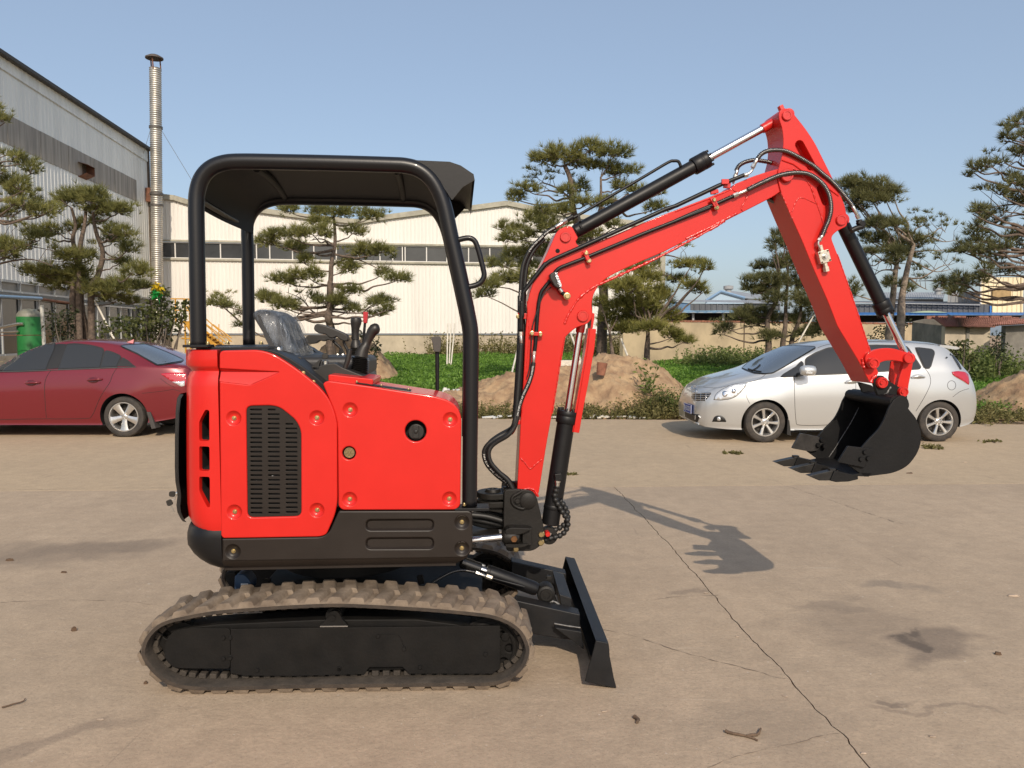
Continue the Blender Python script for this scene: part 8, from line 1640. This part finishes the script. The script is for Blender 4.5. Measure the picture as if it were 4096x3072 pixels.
weed('brown reddish weed by the rear bumper of the silver car', 'W', (705,1330), .55, WEED, 134, 10, spread=.06, Y=14.3); weed('low weed beside the reddish one near the silver car', 'W', (600,1350), .35, WEED, 135, 10, spread=.08, Y=14.0)
weed('tuft of grass on the concrete between the blade cylinder and the silver car', 'U', (920,16), .05, WEED, 136, 30, 'grass_tuft', spread=.07); weed('small grass tuft on the joint beside the boom cylinder', 'U', (190,110), .04, WEED, 137, 26, 'grass_tuft', spread=.05); weed('grass tuft on the concrete in front of the rear wheel of the silver car', 'W', (100,1645), .09, WEED, 138, 26, 'grass_tuft', spread=.07); weed('flattened tuft of dry grass near the right edge of the yard', 'W', (730,1568), .05, WEED, 139, 22, 'grass_tuft', spread=.09)
# ------------------------------------------------------------------ tree props
def prop(label, k, a_, e_, Y, r=.028, grp=None, mat=None):
    p, q = atY(C(k, a_)[0], Y+.5), atY(C(k, e_)[0], Y); d = q-p; q2 = p + d*max(1, (p[2]+.02)/max(.05, p[2]-q[2])) if p[2] > q[2] + .05 else q; b = MB(); b.tube([p, q2], [r*.9, r], 8); b.tube([p + (q2-p)*.36, p + (q2-p)*.375], [r*1.25]*2, 8); o = b.build('tree_prop', mat or PROPM, None, 60); return tag(o, label, 'pole', grp)
PROPM = pmat('pale_pole', (.60,.56,.48), .5, var=.2, vs=6)
prop('pale pole propped against the three stemmed pine', 'M', (968,132), (1165,525), 20.3); prop('pale pole propped against the dark pine group behind the car windscreen', 'R', (1082,300), (960,515), 23.4)
PT = 'thin poles leaning before the white warehouse'
for i, (xa, xb, nm) in enumerate(((183,178,'upright thin white pole at the left of three before the white warehouse'),(210,197,'middle thin white pole of three leaning before the white warehouse'),(240,215,'most slanted of three thin white poles before the white warehouse'))): prop(nm, 'T', (xa,-12), (xb,258), 30, .03, PT)
prop('grey pole leaning behind the boom cylinder rod', 'T', (1165,50), (1205,160), 20, .03); prop('pale pole leaning against the low bushy pine', 'T', (1578,112), (1636,268), 19.5, .03); prop('white pole leaning between the canopy post and the boom', 'T', (745,190), (715,318), 19, .025)
# ================================================================== litter and twigs
g = np.random.default_rng(77)
WOODC = pmat('weathered_twig', (.13,.085,.055), .9, var=.3, vs=30); SCRAP = pmat('pale_scrap', (.62,.57,.48), .8, var=.25, vs=12); PAPER = pmat('white_litter', (.6,.6,.57), .7); CHIP = pmat('concrete_chip', (.36,.28,.21), .9, var=.3, vs=30); LEAFB = pmat('dead_leaf', (.10,.06,.035), .9)
def twig(label, k, paths, r):
    b = MB()
    for pts in paths: P = [atG(p, .008) for p in C(k, *pts)]; P = jag3(P); b.tube(P, np.linspace(r, r*.55, len(P)), 7)
    return tag(b.build('twig', WOODC, None, 60), label, 'twig')
def jag3(P):
    Q = resample(smooth(P, 4), .02); return [q + g.normal(size=3)*np.array((.003,.003,.001)) for q in Q]
twig('forked dry twig lying on the concrete near the long joint', 'U', [[(886,1245),(930,1258),(985,1268),(1035,1285)],[(985,1268),(1030,1258),(1052,1236)]], .007)
twig('thin bent twig at the lower left of the yard', 'V', [[(15,1362),(60,1350),(90,1345),(124,1322)]], .004)
twig('short stub of bark on the concrete below the dozer blade', 'U', [[(488,1182),(494,1208)]], .010)
twig('small broken twig on the concrete behind the bucket', 'W', [[(690,1560),(740,1565),(780,1580)]], .008)
def bit(name, label, k, xy, w, d, h, mat, cat, grp=None, rot=0, Y=None):
    p = atG(C(k, xy)[0]) if Y is None else atY(C(k, xy)[0], Y); b = MB(); N = 7; ol = [(w*(.6+.5*g.random())*math.cos(t), d*(.6+.5*g.random())*math.sin(t)) for t in np.linspace(0, 2*math.pi, N+1)[:-1]]
    c, s = math.cos(rot), math.sin(rot); V = [p + np.array((x*c-y*s, x*s+y*c, .002)) for x, y in ol] + [p + np.array(((x*c-y*s)*.7, (x*s+y*c)*.7, h*(.6+.6*g.random()))) for x, y in ol]
    b.add(V, [tuple(range(N-1,-1,-1)), tuple(range(N,2*N))] + [(i,(i+1)%N,(i+1)%N+N,i+N) for i in range(N)]); return tag(b.build(name, mat, None, 25), label, cat, grp)
bit('dead_leaf', 'dark curled leaf on the concrete at the right near the big stain', 'U', (2098,908), .022, .014, .015, LEAFB, 'leaf'); bit('pebble', 'flat pale stone at the right edge of the concrete', 'U', (2165,648), .040, .022, .012, CHIP, 'stone'); bit('pebble', 'dark little stone left of the track', 'V', (357,995), .018, .012, .02, LEAFB, 'stone'); bit('pebble', 'small dark stone close to the left end of the track', 'V', (705,1251), .012, .01, .012, LEAFB, 'stone'); bit('debris', 'black scrap on the concrete at the far left', 'V', (45,656), .035, .02, .015, LEAFB, 'scrap'); bit('debris', 'small black scrap below the left stain', 'V', (310,714), .03, .015, .01, LEAFB, 'scrap')
bit('debris', 'brown leaf scrap right of the bucket on the concrete', 'U', (1705,104), .06, .03, .012, LEAFB, 'leaf'); bit('debris', 'pale scrap on the concrete right of the bucket', 'U', (1950,56), .04, .016, .01, CHIP, 'scrap')
for i, (k, x, y, n_) in enumerate((('U',1155,1092,'by the long joint'),('U',800,635,'left of the long joint'),('U',940,828,'beside the long joint'),('U',1500,1345,'at the lower end of the joint'),('U',1808,1272,'at the lower right'),('V',485,1425,'at the lower left'),('U',68,1180,'under the track front'),('U',350,1160,'below the blade'))): bit('pebble', 'crumbled concrete chip ' + n_, k, (x,y), .016, .010, .006, CHIP, 'chip')
LG = 'pale scraps of wood and litter along the verge'
PL = C('D', (1050,905),(1120,906),(1250,907),(1480,907)); 
for i in range(44):
    t = g.random(); x = np.interp(t, [0,.25,.5,1], [-.7,.35,1.3,3.4]); y = 14.72 + g.random()*.35; ln = .05+.22*g.random(); a_ = g.normal()*.5; b = MB(); d = np.array((math.cos(a_), math.sin(a_)*.4, .0)); d = d/np.linalg.norm(d)
    b.beam(np.array((x,y,.015))-d*ln/2, np.array((x,y,.02+.03*g.random()))+d*ln/2, .03+.05*g.random(), .006+.015*g.random(), (-d[1],d[0],.2)); tag(b.build('wood_scrap', SCRAP if i % 3 else PAPER, None, 30), 'pale splinter of wood lying among the verge weeds' if i % 3 else 'white scrap of paper lying among the verge weeds', 'scrap', LG)
PGR = 'crumpled white wrappers at the field edge'
for i in range(9):
    x = -1.6+1.2*g.random(); y = 17.2+.9*g.random(); bit('wrapper', 'crumpled white wrapper lying at the near edge of the green field', 'D', (0,0), .12, .08, .10, PAPER, 'litter', PGR, g.random()*3, None).location = (x, y, .22+.08*g.random())
for x, y, w_, lb in ((2.05,17.0,.5,'long pale block lying on the top of the dirt heap'),): b = MB(); b.box(atY(C('T', (1170,312))[0], 17.5), (.85,.3,.16)); tag(b.build('concrete_block', SCRAP, None, 30, bev=.01), lb, 'block')
b = MB(); b.lathe([(0,0),(.09,0),(.11,.26),(.10,.26),(.085,.02)], atY(C('T', (1412,395))[0], 15.9) + np.array((0,0,-.02)), (.15,0,1), 16); tag(b.build('clay_pot', BRK, None, 40), 'broken reddish clay pot stuck in the dirt heap', 'pot')
RIBB = leafmat('yellow_ribbon', (.60,.42,.02), (.75,.55,.03), .6, .3); RIBG = leafmat('green_ribbon', (.01,.30,.05), (.02,.42,.08), .6, .3)
def ribbon(label, mat, cx, cy, rx, ry, seed, nm):
    g_ = np.random.default_rng(seed); Y = 15.9; c0 = atY(C('X', (cx,cy))[0], Y); s = .18083/FPX*Y; n = 60; c = c0 + g_.normal(size=(n,3))*np.array((rx*s*.45, .05, ry*s*.45)); ax = unit(g_.normal(size=(n,3))+np.array((.3,0,.1))); T = tag(quadmesh(nm, leaves(c, ax, g_, .11, .02), mat), label, 'ribbon'); return T
ribbon('bright yellow ribbon tied on top of the broadleaf shrub', RIBB, 170, 270, 60, 90, 5, 'ribbon'); ribbon('bright green ribbon hanging below the yellow one in the shrub', RIBG, 140, 430, 45, 70, 6, 'ribbon')
